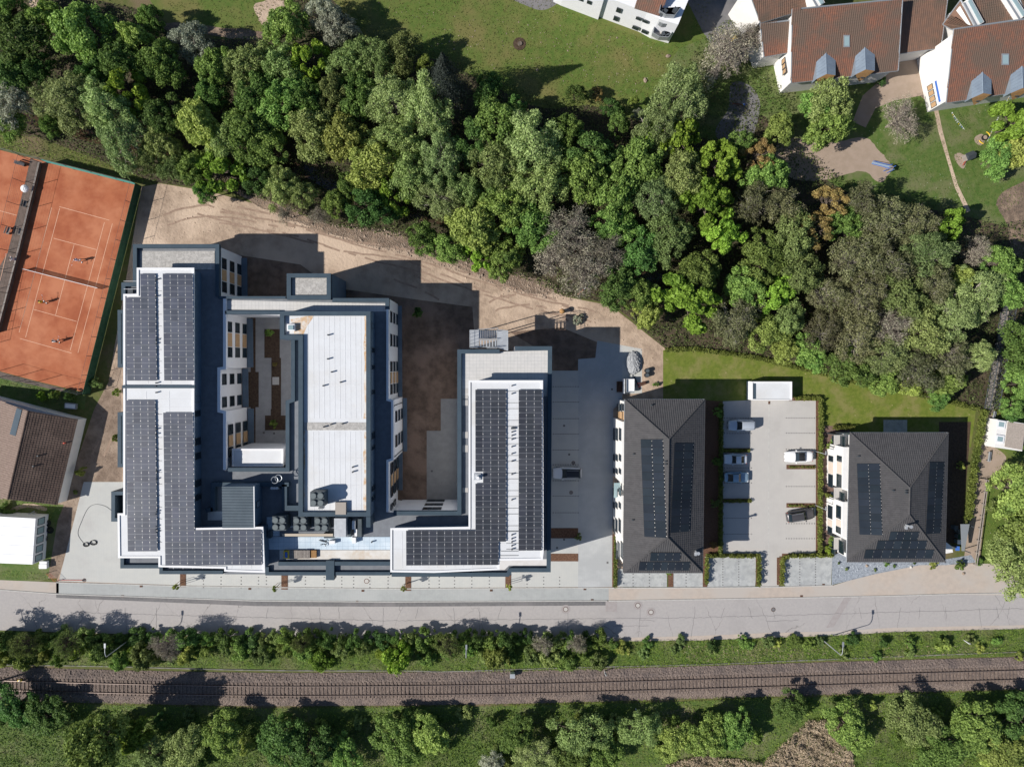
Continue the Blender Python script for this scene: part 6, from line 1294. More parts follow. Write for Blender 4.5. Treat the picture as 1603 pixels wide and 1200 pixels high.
# street lamps
def lamp(px, py, label):
    p = W(px, py, 0); t = thing('street_lamp', label, 'street lamp', (p.x, p.y, 0), group='street lamps on the verge')
    MB().tube((0, 0, 0), (0, 0, 6.2), .09, .06, n=8).build('pole', m_galv, t); mb = MB(); q = Vector((0, 0, 6.2))
    for i in range(1, 7): a = i / 6 * math.pi / 2; r = Vector((.05, 1.3 * math.sin(a) * .9 if 0 else 1.1 * (1 - math.cos(a)), 6.2 + .6 * math.sin(a))); mb.tube(q, r, .055, n=6); q = r
    e = q + Vector((.05, .5, .02)); mb.tube(q, e, .05, n=6); mb.build('arm', m_galv, t); MB().box(e + Vector((0, .3, 0)), (.26, .7, .12)).build('lamp_head', m_gutter, t)
    return t
lamp(1285.5, 999, 'curved street lamp on the verge right of the slanting asphalt patch'); lamp(732, 1003, 'curved street lamp on the verge below the east wing'); lamp(202, 1001, 'curved street lamp on the verge below the west wing')
def yardlamp(px, py, rz, label):
    t = thing('path_lamp', label, 'lamp', W(px, py, 0), rz, group='path lamps at the car court'); MB().tube((0, 0, 0), (0, 0, 3.6), .05, n=7).build('pole', m_galv, t); MB().box((0, .2, 3.62), (.14, .6, .07)).build('lamp_head', m_galv, t); return t
yardlamp(1276, 706, 0, 'thin lamp in the long hedge beside the white convertible'); yardlamp(1276, 790, 0, 'thin lamp in the long hedge above the dark grey car')
# ================================================================ TENNIS COURTS
A = lambda x, y, z=0: W(x, y, z)
def linepx(mb, a, b, w=.07, z=.008):
    p, q = A(*a), A(*b); wall = offset([tuple(p[:2]), tuple(q[:2])], w / 2, False), offset([tuple(p[:2]), tuple(q[:2])], -w / 2, False)
    mb.prism([wall[0][0], wall[1][0], wall[1][1], wall[0][1]], 0, z)
for a, b in (((93, 323.5), (171, 344.7)), ((81, 325), (30, 520)), ((93.5, 326), (40, 528)), ((31, 529.5), (112, 552.5)), ((163.5, 348), (110, 548)), ((176, 350), (122, 552)), ((84, 373), (152, 391)), ((52, 484), (120, 503)), ((116, 383), (87, 493)), ((0, 330), (26, 337)), ((10, 397), (0, 440))):
    mb = MB(); linepx(mb, a, b); o = mb.build('court_line', m_court_line, courts)
t = thing('tennis_net', 'dark tennis net with white band across the clay court', 'tennis net', A(99, 437, 0))
pa, pb = A(42, 422), A(159, 452); mb = MB(); mb2 = MB()
for i in range(61): q = pa.lerp(pb, i / 60); mb.tube(q, q + Vector((0, 0, .95)), .02, n=3, caps=False)
for i in range(8): mb.tube(pa + Vector((0, 0, .1 + .12 * i)), pb + Vector((0, 0, .1 + .12 * i)), .02, n=3, caps=False)
mb.build('netting', m_black, t); mb2.tube(pa + Vector((0, 0, 1.0)), pb + Vector((0, 0, 1.0)), .045, n=6); mb2.build('top_band', m_whitep, t)
for q in (pa, pb): MB().tube(q, q + Vector((0, 0, 1.1)), .05, n=7).build('post', m_frame, t)
world_parts(t)
def fence(pts, h, label, m_wire=None, screen=None, step=3.0, name='wire_fence', wires=7):
    P = [A(*p) for p in pts]; c0 = P[0].copy(); t = thing(name, label, 'fence', c0)
    w = MB(); sc_ = MB()
    for a, b in zip(P, P[1:]):
        n = max(1, int((b - a).length / step))
        for i in range(n + 1):
            q = a.lerp(b, i / n) - c0; MB().tube(q, q + Vector((0, 0, h)), .04, n=6).build('post', m_frame, t)
        for i in range(wires): z = h * (i + 1) / wires; w.tube(a - c0 + Vector((0, 0, z)), b - c0 + Vector((0, 0, z)), .006 if i < wires - 1 else .02, n=3, caps=False)
        if screen:
            n = max(1, int((b - a).length / 3))
            for i in range(n):
                p, q = a.lerp(b, i / n) - c0, a.lerp(b, (i + .995) / n) - c0; d = (q - p).normalized(); nn = Vector((-d.y, d.x, 0)) * .03
                s = MB(); z0, z1 = screen[1], screen[2]; s.prism([(p + nn)[:2], (p - nn)[:2], (q - nn)[:2], (q + nn)[:2]], z0, z1); s.build('screen_panel', screen[0], t)
    w.build('wire_mesh', m_wire or m_frame, t); return t
fence([(222, 292), (141, 616)], 3.4, 'tall fence with dark green windscreen along the right side of the court', screen=(m_green_screen, .05, 2.0))
fence([(0, 235), (78, 256)], 3.0, 'plain wire fence along the upper left end of the courts')
fence([(78, 256), (194, 285), (222, 292)], 3.0, 'wire fence with the bright teal screen at the top of the court', screen=(m_teal, .6, 2.1))
fence([(46, 250), (12, 392), (-16, 540)], 2.6, 'wire fence on the left side of the brown walk between the courts'); fence([(66, 256), (58, 290), (32, 398), (0, 520)], 2.6, 'wire fence on the right side of the brown walk between the courts')
fence([(0, 580), (60, 597), (141, 616)], 3.0, 'wire fence along the bottom of the court')
fence([(0, 590), (30, 597), (50, 605)], .9, 'low dark garden fence under the court', step=1.6)
fence([(78, 895), (92, 908)], .9, 'low reddish corner fence below the white hut', m_wire=m_red, step=2)
q = [W(*p, 0) for p in ((66, 256), (58, 290), (32, 398), (0, 520))]; t = thing('low_wall', 'low dark timber edging along the right side of the brown walk', 'low wall', q[0]); wall_line(MB(), [(v.x - q[0].x, v.y - q[0].y) for v in q], .16, 0, .7).build('edging', m_walk, t); mb = MB(); wall_line(mb, [(v.x - q[0].x, v.y - q[0].y) for v in q], .22, .7, .76); mb.build('capping', m_plank, t)
t = thing('parasol', 'round white parasol on the brown walk between the courts', 'parasol', A(46.5, 298)); MB().tube((0, 0, 0), (0, 0, 1.4), .03, n=6).build('pole', m_galv, t); MB().dome((0, 0, 1.1), (.62, .62), .4, 12, 3).build('canopy', m_tarp, t)
def bench(px, py, rz, label, m=m_plank, L=1.6):
    t = thing('bench', label, 'bench', A(px, py), rz)
    for i in range(3): MB().box((0, -.16 + i * .16, .45), (L, .13, .04)).build('slat', m, t)
    for s in (-1, 1): MB().box((s * L * .38, 0, .22), (.08, .42, .43)).build('leg', m_frame, t)
    for i in range(2): MB().box((0, .28, .62 + i * .16), (L, .04, .12)).build('backrest_slat', m, t)
    return t
bench(33, 257, -.3, 'dark bench with a white bag by the top of the left court', m_frame); bench(16, 362, 1.2, 'dark bench on the brown walk left of the net', m_plank, 1.1); bench(34, 363, 1.3, 'bench on the court side of the brown walk', m_plank, 1.1); bench(42, 320, 1.3, 'small dark seat below the parasol', m_frame, 1.0)
bench(1553, 651, 1.35, 'pale bench beside the footpath above the shed', m_galv); bench(1546, 714, 1.45, 'pale bench beside the footpath below the shed', m_galv)
# people ---------------------------------------------------------------
def person(px, py, rz, label, shirt, legs, stride=.25, arm=.7):
    t = thing('person', label, 'person', A(px, py), rz, group='tennis players')
    V = {'hip': (0, 0, .95), 'chest': (0, .04, 1.32), 'neck': (0, .05, 1.47), 'head': (0, .08, 1.62), 'crown': (0, .08, 1.72),
         'hl': (-.1, 0, .9), 'kl': (-.13, stride * .6, .5), 'fl': (-.14, stride * .4, .07), 'tl': (-.15, stride * .4 + .16, .04),
         'hr': (.1, 0, .9), 'kr': (.13, -stride * .2, .5), 'fr': (.15, -stride, .08), 'tr': (.16, -stride + .15, .04),
         'sl': (-.19, .04, 1.40), 'el': (-.32, .12, 1.15), 'wl': (-.28, .34, 1.10), 'sr': (.19, .04, 1.40), 'er': (.40, .18, 1.22), 'wr': (.50, .42, 1.25)}
    Rr = {'hip': .14, 'chest': .16, 'neck': .065, 'head': .1, 'crown': .07, 'hl': .10, 'kl': .065, 'fl': .045, 'tl': .035, 'hr': .10, 'kr': .065, 'fr': .045, 'tr': .035, 'sl': .07, 'el': .045, 'wl': .032, 'sr': .07, 'er': .045, 'wr': .032}
    E = [('hip', 'chest'), ('chest', 'neck'), ('neck', 'head'), ('head', 'crown'), ('hip', 'hl'), ('hl', 'kl'), ('kl', 'fl'), ('fl', 'tl'), ('hip', 'hr'), ('hr', 'kr'), ('kr', 'fr'), ('fr', 'tr'), ('chest', 'sl'), ('sl', 'el'), ('el', 'wl'), ('chest', 'sr'), ('sr', 'er'), ('er', 'wr')]
    def side_hand(w, e, s):
        w, e = Vector(w), Vector(e); d = (w - e).normalized(); pm = w + d * .08; V['p' + s] = tuple(pm); Rr['p' + s] = .03; E.append(('w' + s, 'p' + s)); sd = d.cross(Vector((0, 0, 1))).normalized()
        for i, (o_, l) in enumerate(((-.03, .075), (-.01, .085), (.01, .08), (.03, .065))):
            V[f'f{s}{i}'] = tuple(pm + sd * o_ + d * l - Vector((0, 0, .02))); Rr[f'f{s}{i}'] = .009; E.append(('p' + s, f'f{s}{i}'))
        V['th' + s] = tuple(w + d * .05 + sd * .06); Rr['th' + s] = .011; E.append(('w' + s, 'th' + s))
    side_hand(V['wl'], V['el'], 'l'); side_hand(V['wr'], V['er'], 'r')
    ks = list(V); me = bpy.data.meshes.new('body'); me.from_pydata([V[k] for k in ks], [(ks.index(a), ks.index(b)) for a, b in E], []); me.materials.append(m_skin)
    o = bpy.data.objects.new('body', me); link(o, t); md = o.modifiers.new('skin', 'SKIN'); sv = me.skin_vertices[0].data if me.skin_vertices else None
    if sv is None:
        bm = __import__('bmesh').new(); bm.from_mesh(me); bm.verts.layers.skin.verify(); bm.to_mesh(me); bm.free(); sv = me.skin_vertices[0].data
    for i, k in enumerate(ks): sv[i].radius = (Rr[k], Rr[k]); sv[i].use_root = (k == 'hip')
    o.modifiers.new('smooth', 'SUBSURF').levels = 1
    s = MB(); s.tube((0, .0, .92), (0, .04, 1.42), .185, .2, n=12); s.tube((-.15, .04, 1.40), (-.27, .1, 1.22), .09, .085, n=8); s.tube((.15, .04, 1.40), (.32, .13, 1.28), .09, .085, n=8); s.build('shirt', shirt, t, smooth=True)
    s = MB(); s.tube((0, 0, .99), (0, 0, .82), .17, .19, n=12); s.tube((-.1, 0, .9), (-.125, stride * .45, .58), .12, .11, n=8); s.tube((.1, 0, .9), (.125, -stride * .15, .58), .12, .11, n=8); s.build('shorts', legs, t, smooth=True)
    MB().dome((0, .06, 1.62), (.115, .125), .13, 12, 4).build('hair', m_hair, t, smooth=True)
    for sx in (-1, 1): MB().box((sx * .04, .18, 1.64), (.025, .015, .012)).build('eye', m_black, t)
    MB().box((0, .19, 1.61), (.022, .03, .04)).build('nose', m_skin, t)
    for k in ('tl', 'tr'): v = V[k]; MB().box((v[0], v[1] - .04, .045), (.1, .28, .09)).build('shoe', m_whitep, t)
    w = Vector(V['pr']); M_ = Matrix.Translation(t.location) @ Matrix.Rotation(rz, 4, 'Z')
    r = thing('tennis_racket', 'tennis racket held by the ' + label, 'racket', M_ @ w, rz, group='tennis rackets')
    MB().tube((0, 0, 0), (.02, .3, .04), .018, n=6).build('handle', m_frame, r); h_ = MB(); n = 14
    for i in range(n): a, b = 6.283 * i / n, 6.283 * (i + 1) / n; h_.tube((.02 + .13 * math.sin(a), .46 + .17 * math.cos(a), .06), (.02 + .13 * math.sin(b), .46 + .17 * math.cos(b), .06), .013, n=4)
    h_.build('hoop', m_red, r); g = MB()
    for i in range(5): g.tube((.02 - .1 + i * .05, .33, .06), (.02 - .1 + i * .05, .59, .06), .003, n=3); g.tube((-.1, .36 + i * .05, .06), (.14, .36 + i * .05, .06), .003, n=3)
    g.build('strings', m_whitep, r); return t
m_lil = M('lilac_shirt', (.6, .55, .68), None)
person(127, 408, 3.0, 'player in a white and lilac shirt above the net', m_lil, m_whitep); person(71, 473.5, .2, 'player in a yellow top just below the net', m_yellow, m_frame); person(92, 534.5, -.3, 'player in white near the bottom baseline', m_whitep, m_darkgrey); person(27, 407, 1.4, 'player in pale clothes standing beside the brown walk', m_tarp, m_lil)
# ================================================================ CARS
def loft(mb, secs, mi=0, closed=True):
    b = len(mb.v); n = len(secs[0])
    for s in secs: mb.v += [tuple(p) for p in s]
    for i in range(len(secs) - 1):
        for j in range(n - 1): mb.f.append((b + i * n + j, b + (i + 1) * n + j, b + (i + 1) * n + j + 1, b + i * n + j + 1)); mb.m.append(mi)
    if closed: mb.f.append(tuple(b + j for j in range(n))); mb.m.append(mi); mb.f.append(tuple(b + (len(secs) - 1) * n + j for j in range(n))[::-1]); mb.m.append(mi)
def car(px, py, ang, label, paint, L=4.4, Wd=1.8, H=1.5, kind='suv', roofm=None, hoodm=None):
    """front is +x in the car's own space"""
    p = A(px, py, .8); t = thing('parked_car', label, 'car', (p.x, p.y, 0), ang, group='parked cars')
    belt = .95 if kind == 'suv' else .88; hl = L / 2
    def hw(x): u = abs(x) / hl; return Wd / 2 * (1 - .22 * u ** 5 - .02 * u)
    secs = []; N = 18
    for i in range(N + 1):
        x = -hl + L * i / N; w = hw(x); u = x / hl; zt = belt + .02 - (.16 * max(0, u - .35) ** 1.2 * 2 if u > 0 else .05 * max(0, -u - .7) * 3); zt2 = zt + (.07 if abs(u) < .9 else .0)
        secs.append([(x, -w * .93, .24), (x, -w, .45), (x, -w * .99, .7), (x, -w * .92, zt), (x, -w * .5, zt2), (x, 0, zt2 + .02), (x, w * .5, zt2), (x, w * .92, zt), (x, w * .99, .7), (x, w, .45), (x, w * .93, .24)])
    mb = MB(); loft(mb, secs); b_ = mb.build('body', paint, t, smooth=True)
    x0, x1, xr0, xr1 = (-hl + .12, hl * .42, -hl + .45, hl * .10) if kind == 'suv' else (-hl * .78, hl * .40, -hl * .38, hl * .06)
    if kind == 'cabrio': x0, x1, xr0, xr1 = -hl * .45, hl * .34, -hl * .28, hl * .1
    gl = MB(); base = []; top = []; wb_, wt = Wd / 2 * .88, Wd / 2 * .68
    base = [(x0, -wb_ * .85, belt), (x0, wb_ * .85, belt), (x1, wb_ * .93, belt - .02), (x1, -wb_ * .93, belt - .02)]; top = [(xr0, -wt, H - .06), (xr0, wt, H - .06), (xr1, wt, H - .05), (xr1, -wt, H - .05)]
    gl.add(base + top, [(0, 1, 5, 4), (1, 2, 6, 5), (2, 3, 7, 6), (3, 0, 4, 7)]); gl.build('windows', m_glass, t)
    rf = MB(); m = 8; ss = []
    for i in range(m + 1):
        x = xr0 + (xr1 - xr0) * i / m; e = .04 * (1 - (2 * i / m - 1) ** 2); ww = wt * (1.0 - .04 * abs(2 * i / m - 1)); ss.append([(x, -ww, H - .07), (x, -ww * .93, H - .02 + e), (x, 0, H + e + .01), (x, ww * .93, H - .02 + e), (x, ww, H - .07)])
    loft(rf, ss, closed=False); rf.build('roof', roofm or paint, t, smooth=True)
    for s in (-1, 1):
        pl = MB(); pl.tube((x1, s * wb_ * .9, belt), (xr1, s * wt, H - .05), .035, n=5); pl.tube((x0, s * wb_ * .85, belt), (xr0, s * wt, H - .05), .05, n=5); pl.tube((xr1, s * wt, H - .04), (xr0, s * wt, H - .04), .03, n=5); pl.build('pillar', roofm or paint, t)
        mr = MB().box((x1 - .25, s * (Wd / 2 + .07), belt + .05), (.16, .2, .14)).build('wing_mirror', paint, t)
        MB().box((hl * .90, s * Wd * .33, .68), (.22, .34, .13)).build('headlight', m_tarp, t); MB().box((-hl * .95, s * Wd * .33, .75), (.14, .3, .14)).build('tail_light', m_red, t)
        for x in (hl * .62, -hl * .62):
            w = MB().tube((x, s * (Wd / 2 - .22), .32), (x, s * (Wd / 2 - .01), .32), .32, n=16).build('wheel', m_black, t); MB().tube((x, s * (Wd / 2 - .01), .32), (x, s * (Wd / 2 + .005), .32), .2, n=12).build('rim', m_galv, w)
    MB().box((hl * .985, 0, .42), (.07, Wd * .6, .22)).build('grille', m_black, t); MB().box((hl * 1.0, 0, .4), (.03, .45, .1)).build('number_plate', m_whitep, t)
    if kind == 'suv':
        for s in (-1, 1): MB().tube((xr0 + .1, s * wt * .85, H + .05), (xr1 - .1, s * wt * .85, H + .05), .02, n=5).build('roof_rail', m_galv, t)
    return t
P_ = lambda n, c, r=.3, me=.3: M(n, c, None, rough=r, metal=me, spec=.5)
m_silver = P_('silver_paint', (.55, .6, .66), .3, .35); m_lightsil = P_('light_silver_paint', (.68, .72, .76), .3, .2); m_bluegrey = P_('blue_grey_paint', (.30, .42, .52), .3, .4); m_dgrey = P_('dark_grey_paint', (.10, .095, .10), .3, .4); m_wcar = P_('white_car_paint', (.80, .80, .80), .3, 0); m_bcar = P_('black_car_paint', (.03, .03, .035), .2, .1)
car(1161, 665.5, math.pi, 'silver van-like car parked in the shade at the upper left of the parking court', m_silver, 4.3, 1.8, 1.75); car(1151.5, 718.5, math.pi, 'pale silver small car, middle one of the three left cars', m_lightsil, 3.7, 1.7, 1.48, 'hatch'); car(1153, 747, 0, 'blue grey car parked below the pale silver car', m_bluegrey, 4.0, 1.75, 1.5, 'hatch')
car(1251, 714.5, math.pi + .02, 'white convertible with black soft top at the right side of the court', m_wcar, 4.5, 1.85, 1.42, 'cabrio', m_black); car(1253.5, 806.5, .16, 'dark grey car parked slightly askew at the right side of the court', m_dgrey, 4.4, 1.85, 1.6)
c6 = car(888, 740.5, math.pi, 'white car with black roof and cabin in the shaded east lot', m_wcar, 4.5, 1.85, 1.6, 'suv', m_bcar)
# ================================================================ SMALL THINGS
t = thing('truck_bed', 'white tipping trailer with load bed beside the gravel heap', 'trailer', A(985, 603))
MB().box((0, 0, .6), (1.3, 2.1, .12)).build('load_floor', m_whitep, t)
for dx, dy, sx, sy in ((-.65, 0, .06, 2.1), (.65, 0, .06, 2.1), (0, 1.05, 1.3, .06), (0, -1.05, 1.3, .06)): MB().box((dx, dy, .8), (sx, sy, .35)).build('side_board', m_galv, t)
for s in (-1, 1): MB().tube((s * .72, 0, .3), (s * .9, 0, .3), .3, n=14).build('wheel', m_black, t)
MB().box((0, 1.5, .5), (.1, .9, .1)).build('drawbar', m_frame, t); MB().box((-1.0, -.1, .5), (.25, 2.3, .9)).build('leaning_board', m_whitep, t)
t = thing('steel_beam', 'dark steel beam lying slanted beside the white trailer', 'beam', A(997, 599), 2.05); MB().box((0, 0, .1), (2.3, .24, .05)).build('flange', m_frame, t); MB().box((0, 0, .16), (2.3, .06, .1)).build('web', m_frame, t)
for i, (x, y, l) in enumerate(((1012, 580, 'black barrel on the dirt, upper one of the pair'), (1011.5, 587, 'black barrel on the dirt, lower one of the pair'))):
    t = thing('barrel', l, 'barrel', A(x, y), group='black barrels'); MB().tube((0, 0, 0), (0, 0, .85), .36, n=16).build('drum', m_black, t); MB().tube((0, 0, .85), (0, 0, .9), .3, n=16).build('lid', m_darkgrey, t)
t = thing('wheelbarrow', 'rusty wheelbarrow on the dirt right of the slanted beam', 'wheelbarrow', A(1006, 600), .3); MB().prism([(-.5, -.3), (.4, -.22), (.4, .22), (-.5, .3)], .4, .55).build('tray', m_rail, t); MB().tube((.6, -.05, .2), (.6, .05, .2), .2, n=12).build('wheel', m_black, t)
for s in (-1, 1): MB().tube((-.9, s * .28, .5), (.6, s * .06, .22), .025, n=5).build('handle', m_red, t)
t = thing('site_pallets', 'stack of rusty boards standing at the shaded lane top', 'boards', A(970, 605)); 
for i in range(4): MB().box((-.4 + i * .25, 0, .2), (.18, 1.7, .4)).build('board', m_rail, t)
t = thing('round_tank', 'orange ball-topped post on the dirt bank beside the stair shadow', 'post', A(879, 488)); MB().tube((0, 0, 0), (0, 0, 1.2), .3, n=14).build('barrel', m_wood, t); MB().dome((0, 0, 1.2), (.42, .42), .35, 14, 5).build('cap', m_wood, t)
t = thing('hand_tool', 'red and white digging bar lying at the wood edge', 'tool', A(909, 457), .75); MB().box((0, 0, .15), (1.3, .14, .12)).build('shaft', m_red, t); MB().box((.85, 0, .2), (.5, .2, .1)).build('head', m_whitep, t)
# hoses on the forecourt
t = thing('coiled_hose', 'black hose coiled in two loops on the pale forecourt corner', 'hose', A(141, 850)); 
for cx, cy, r in ((-.6, -.2, .42), (.55, .1, .5)):
    for k in range(3):
        mb = MB(); n = 18; rr = r * (1 - k * .1)
        for i in range(n): a, b = 6.283 * i / n, 6.283 * (i + 1) / n; mb.tube((cx + rr * 1.15 * math.cos(a), cy + rr * .75 * math.sin(a) + k * .05, .04 + k * .05), (cx + rr * 1.15 * math.cos(b), cy + rr * .75 * math.sin(b) + k * .05, .04 + k * .05), .04, n=5)
        mb.build('hose_loop', m_black, t)
t = thing('cable', 'thin grey cable curving over the forecourt from the coiled hose', 'cable', (0, 0, 0)); mb = MB(); pts = chain([(176, 800), (165, 792), (150, 789), (138, 795), (128, 815), (122, 835), (131, 850)], .03, 5)
for a, b in zip(pts, pts[1:]): mb.tube(a, b, .025, n=4)
mb.build('strand', m_frame, t)
t = thing('barrier_rail', 'thin red rail from the corner fence to the small manhole', 'rail', A(92, 907)); a, b = Vector((0, 0, .1)), A(130, 907.5, .1) - A(92, 907); b.z = .1; MB().tube(a, b, .04, n=5).build('bar', m_red, t); MB().tube(b, b + Vector((0, 0, .15)), .1, n=8).build('foot', m_black, t)
for i, (x, y, l) in enumerate(((75, 818, 'black coiled tubes beside the hut, upper one'), (79, 829, 'black coiled tubes beside the hut, middle one'), (70, 842, 'black round tub beside the hut, lower one'))):
    t = thing('tube_coil', l, 'coil', A(x, y), group='black coils beside the hut')
    for k in range(3):
        mb = MB(); n = 16; r = .5 - k * .12
        for j in range(n): a, b = 6.283 * j / n, 6.283 * (j + 1) / n; mb.tube((r * math.cos(a), r * math.sin(a), .1 + .1 * k), (r * math.cos(b), r * math.sin(b), .1 + .1 * k), .06, n=5)
        mb.build('loop', m_black, t)
t = thing('garden_bath', 'white tub in the garden under the court corner', 'tub', A(113, 635), -.1); MB().prism([(-.9, -.35), (-.8, -.45), (.8, -.45), (.9, -.35), (.9, .35), (.8, .45), (-.8, .45), (-.9, .35)], 0, .5).build('tub_body', m_gutter, t); MB().prism([(-.75, -.3), (.75, -.3), (.75, .3), (-.75, .3)], .5, .52).build('tub_cover', m_tarp, t)
t = thing('white_cart', 'small white box cart below the hut steps', 'cart', A(72, 882)); MB().box((0, 0, .4), (1.1, 1.1, .6)).build('box', m_tarp, t); MB().box((0, -.2, .75), (1.2, .7, .1)).build('lid', m_whitep, t)
t = thing('ladder', 'aluminium ladder lying on things behind the hut', 'ladder', A(50, 805), .5)
for s in (-1, 1): MB().tube((-1.2, s * .2, .8), (1.2, s * .2, .8), .04, n=5).build('rail', m_galv, t)
for i in range(8): MB().tube((-1.1 + i * .3, -.2, .8), (-1.1 + i * .3, .2, .8), .025, n=4).build('rung', m_galv, t)
for s in (-1, 1): MB().tube((s * 1.0, 0, 0), (s * 1.0, 0, .78), .05, n=5).build('trestle', m_plank, t)
# playground
t = thing('slide', 'blue metal slide with a small platform on the sand pit', 'slide', A(1378, 262), -.45)
MB().add([(-1.6, -.2, .2), (.7, -.2, 1.4), (.7, .2, 1.4), (-1.6, .2, .2), (-1.6, -.2, .12), (.7, -.2, 1.32), (.7, .2, 1.32), (-1.6, .2, .12)], [(0, 1, 2, 3), (7, 6, 5, 4), (0, 4, 5, 1), (2, 6, 7, 3)]).build('chute', M('slide_metal', (.22, .28, .36), None, rough=.5), t)
for s in (-1, 1): MB().tube((-1.6, s * .27, .32), (.7, s * .27, 1.52), .04, n=5).build('side_rail', m_blue, t)
MB().box((1.05, 0, 1.38), (.7, .7, .06)).build('platform', m_plank, t)
for a in (-1, 1):
    for b in (-1, 1): MB().tube((1.05 + a * .3, b * .3, 0), (1.05 + a * .3, b * .3, 2.0), .05, n=6).build('post', m_blue, t)
for i in range(4): MB().box((1.5 + i * .0, 0, .3 + i * .3), (.08, .5, .05)).build('ladder_rung', m_galv, t)
t = thing('seesaw', 'grey and red plank seesaw on the dark asphalt path', 'seesaw', A(1154, 165), -.1); MB().box((0, 0, .5), (1.9, .22, .06), 0).build('plank', m_rail, t); MB().box((.85, 0, .55), (.4, .26, .06)).build('seat', m_blue, t); MB().box((0, 0, .25), (.15, .3, .48)).build('pivot', m_frame, t)
t = thing('playhouse', 'small dark playhouse with red rails on a bare spot', 'playhouse', A(1512, 247), .4); MB().prism([(-.6, -.5), (.6, -.5), (.6, .5), (-.6, .5)], 0, 1.1).build('wall_body', m_plank, t); MB().add([(-.7, -.6, 1.1), (.7, -.6, 1.1), (.7, .6, 1.1), (-.7, .6, 1.1), (-.7, 0, 1.6), (.7, 0, 1.6)], [(0, 1, 5, 4), (2, 3, 4, 5), (1, 2, 5), (3, 0, 4)]).build('roof', m_frame, t); MB().box((-.9, -.7, .4), (.8, .08, .08), .6).build('rail', m_red, t)
t = thing('sand_table', 'round black tub inside yellow curved edging on the lawn', 'play tub', A(1540, 216)); MB().tube((0, 0, 0), (0, 0, .35), .42, n=16).build('tub', m_black, t); MB().tube((0, 0, .35), (0, 0, .37), .32, n=16).build('sand', m_sand, t)
for a0 in (.3, 3.6):
    mb = MB()
    for i in range(6): a, b = a0 + i * .16, a0 + (i + 1) * .16; mb.tube((.95 * math.cos(a), .95 * math.sin(a), .15), (.95 * math.cos(b), .95 * math.sin(b), .15), .08, n=5)
    mb.build('yellow_edging', m_yellow, t)
patch('bare_earth', [(1527, 214), (1538, 210), (1541, 222), (1535, 228), (1526, 222)], .004, m_sand, curve=True); patch('bare_earth', [(1494, 242), (1505, 240), (1513, 250), (1508, 264), (1498, 255)], .004, m_sand, curve=True)
for i, (p, q, l) in enumerate((((1580, 150), (1545, 222), 'string of colourful pennants across the lawn below the right hall'), ((1490, 176), (1510, 203), 'short string of pennants left on the lawn near the right hall'))):
    t = thing('bunting', l, 'pennants', A(*p)); n = 20 - i * 10; a = A(*p, 2); b = A(*q, 2)
    for j in range(n): c = a.lerp(b, j / n) - A(*p); c.z = 2 - .3 * math.sin(math.pi * j / n); MB().add([c, c + Vector((.22, .05, 0)), c + Vector((.11, -.16, -.18)), c + Vector((.11, .0, -.1))], [(0, 1, 2), (0, 2, 3)]).build('pennant', [m_tarp, m_yellow, m_whitep, m_blue, m_tarp][j % 5], t)
    MB().tube(a - A(*p), b - A(*p), .012, n=4).build('string', m_whitep, t)
for i, (x, y, l) in enumerate(((1172, 52, 'yellow garden chair on the grey court left of the halls, right one'), (1148, 62, 'yellow play car beside the bare tree'))):
    t = thing('play_car' if i else 'garden_chair', l, 'toy car' if i else 'chair', A(x, y), .4); MB().box((0, 0, .3), (.9, .5, .3)).build('body', m_yellow, t); MB().box((-.1, 0, .6), (.3, .45, .35)).build('backrest', m_yellow, t)
    for a in (-1, 1):
        for b in (-1, 1): MB().tube((a * .3, b * .22, .14), (a * .3, b * .3, .14), .14, n=10).build('wheel', m_black, t) if i else MB().box((a * .38, b * .2, .1), (.06, .06, .3)).build('leg', m_yellow, t)
for i, (x, y, r, l) in enumerate(((813, 69, 1.0, 'ring of dark soil with a stump on the upper meadow'),)):
    t = thing('stump_ring', l, 'tree stump', A(x, y)); MB().disc((0, 0, 0), r, .06, 16).build('soil_ring', m_soil, t); MB().tube((.1, 0, 0), (.1, 0, .25), .4, .34, n=10).build('stump', m_bark, t)
for x, y, l in ((1010, 126, 'pale boulder on the meadow right of the yellow shrub'), (1029, 140, 'brown boulder on the meadow near the feathery tree'), (1046, 88, 'brown tree stump on the meadow below the balcony block'), (1035, 168, 'small brown rock at the meadow corner'), (1357, 885, 'brown boulder in the gravel garden'), (1426, 887, 'pale round boulder at the edge of the gravel garden'), (1508, 897, 'small white stone on the pavement below the bin shelter')):
    t = thing('boulder', l, 'boulder', A(x, y), random.random() * 6); MB().dome((0, 0, -.05), (.42, .3) if y < 500 else (.28, .24), .3, 9, 4, jit=.15).build('rock', m_stone if x != 1426 else m_lot, t)
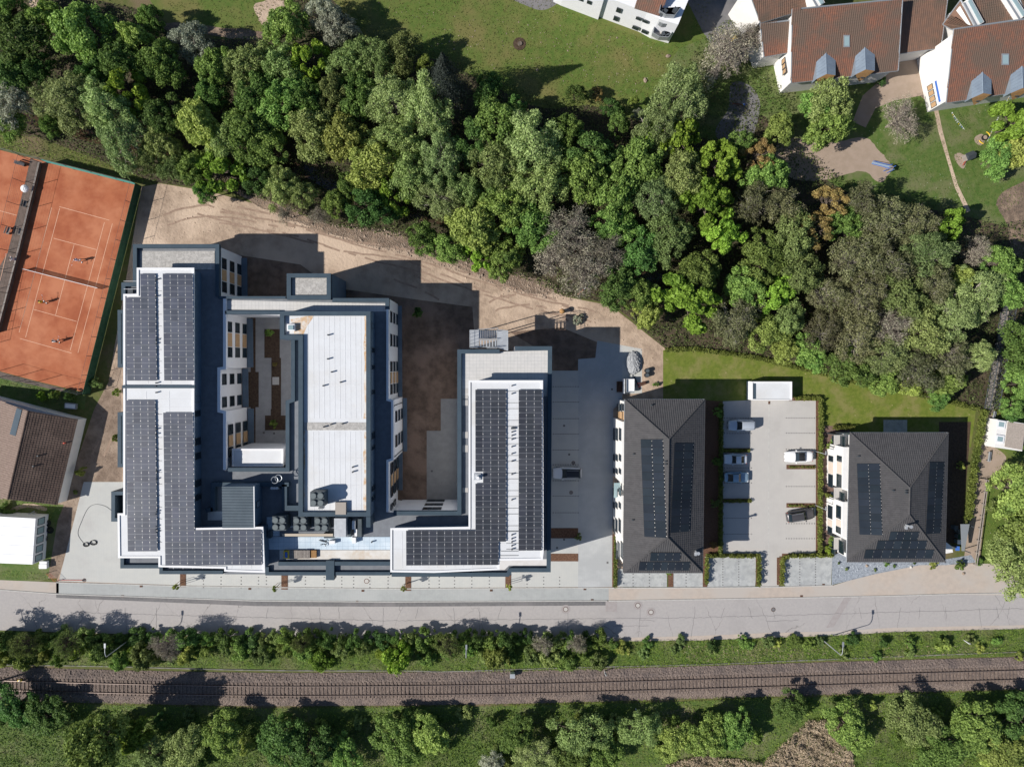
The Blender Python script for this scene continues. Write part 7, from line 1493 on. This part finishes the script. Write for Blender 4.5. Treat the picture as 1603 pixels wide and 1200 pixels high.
# footbridge
t = thing('footbridge', 'narrow footbridge with dark truss sides crossing the stream at the right', 'bridge', A(1562, 560))
b0, b1 = A(1577, 478, .5), A(1549, 641, .5); d = (b1 - b0).normalized(); nn = Vector((-d.y, d.x, 0)); k = 42
for i in range(k):
    q = b0.lerp(b1, (i + .5) / k); MB().box((q.x, q.y, .45), ((b1 - b0).length / k * .93, 1.3, .07), math.atan2(d.y, d.x)).build('plank', m_plank, t)
for s in (-1, 1):
    for zz in (.35, 1.6): MB().tube(b0 + nn * s * .75 + Vector((0, 0, zz - .5)), b1 + nn * s * .75 + Vector((0, 0, zz - .5)), .06, n=6).build('chord', m_frame, t)
    mb = MB(); m = 16
    for i in range(m): a = b0.lerp(b1, i / m) + nn * s * .75; b = b0.lerp(b1, (i + 1) / m) + nn * s * .75; lo_, hi_ = Vector((0, 0, -.15)), Vector((0, 0, 1.1)); mb.tube(a + lo_, b + hi_, .035, n=4); mb.tube(a + hi_, b + lo_, .035, n=4); mb.tube(a + lo_, a + hi_, .04, n=4)
    mb.build('truss', m_frame, t)
world_parts(t)
# rail fence beside the footpath
t = thing('rail_fence', 'long pale timber rail fence leaning beside the lower footpath', 'fence', A(1533, 815)); a, b = A(1541, 750), A(1523, 882)
for z in (.5, .95): MB().tube(a + Vector((0, 0, z)), b + Vector((0, 0, z)), .07, n=6).build('rail', m_plank, t)
for i in range(8): q = a.lerp(b, i / 7); MB().tube(q, q + Vector((0, 0, 1.05)), .07, n=6).build('post', m_plank, t)
world_parts(t)
t = thing('bicycle_rack', 'dark bicycle hoop at the top of the rail fence', 'bicycle hoop', A(1538, 748)); mb = MB()
for i in range(12): a, b = math.pi * i / 12, math.pi * (i + 1) / 12; mb.tube((.35 * math.cos(a), 0, .1 + .8 * math.sin(a)), (.35 * math.cos(b), 0, .1 + .8 * math.sin(b)), .03, n=5)
mb.build('hoop', m_black, t); MB().box((0, 0, .03), (.9, .12, .05)).build('foot', m_black, t)
t = thing('park_table', 'weathered timber bench under the olive tree', 'bench', A(1558, 862), -.5); MB().box((0, 0, .5), (1.6, .3, .06)).build('seat', m_plank, t)
for s in (-1, 1): MB().box((s * .6, 0, .25), (.1, .25, .5)).build('leg', m_plank, t)
world_parts(tag(bpy.data.objects['park_table']))
# shift the few leftovers so that every thing's empty stands at its own base
print('DUPS', raise_dups)
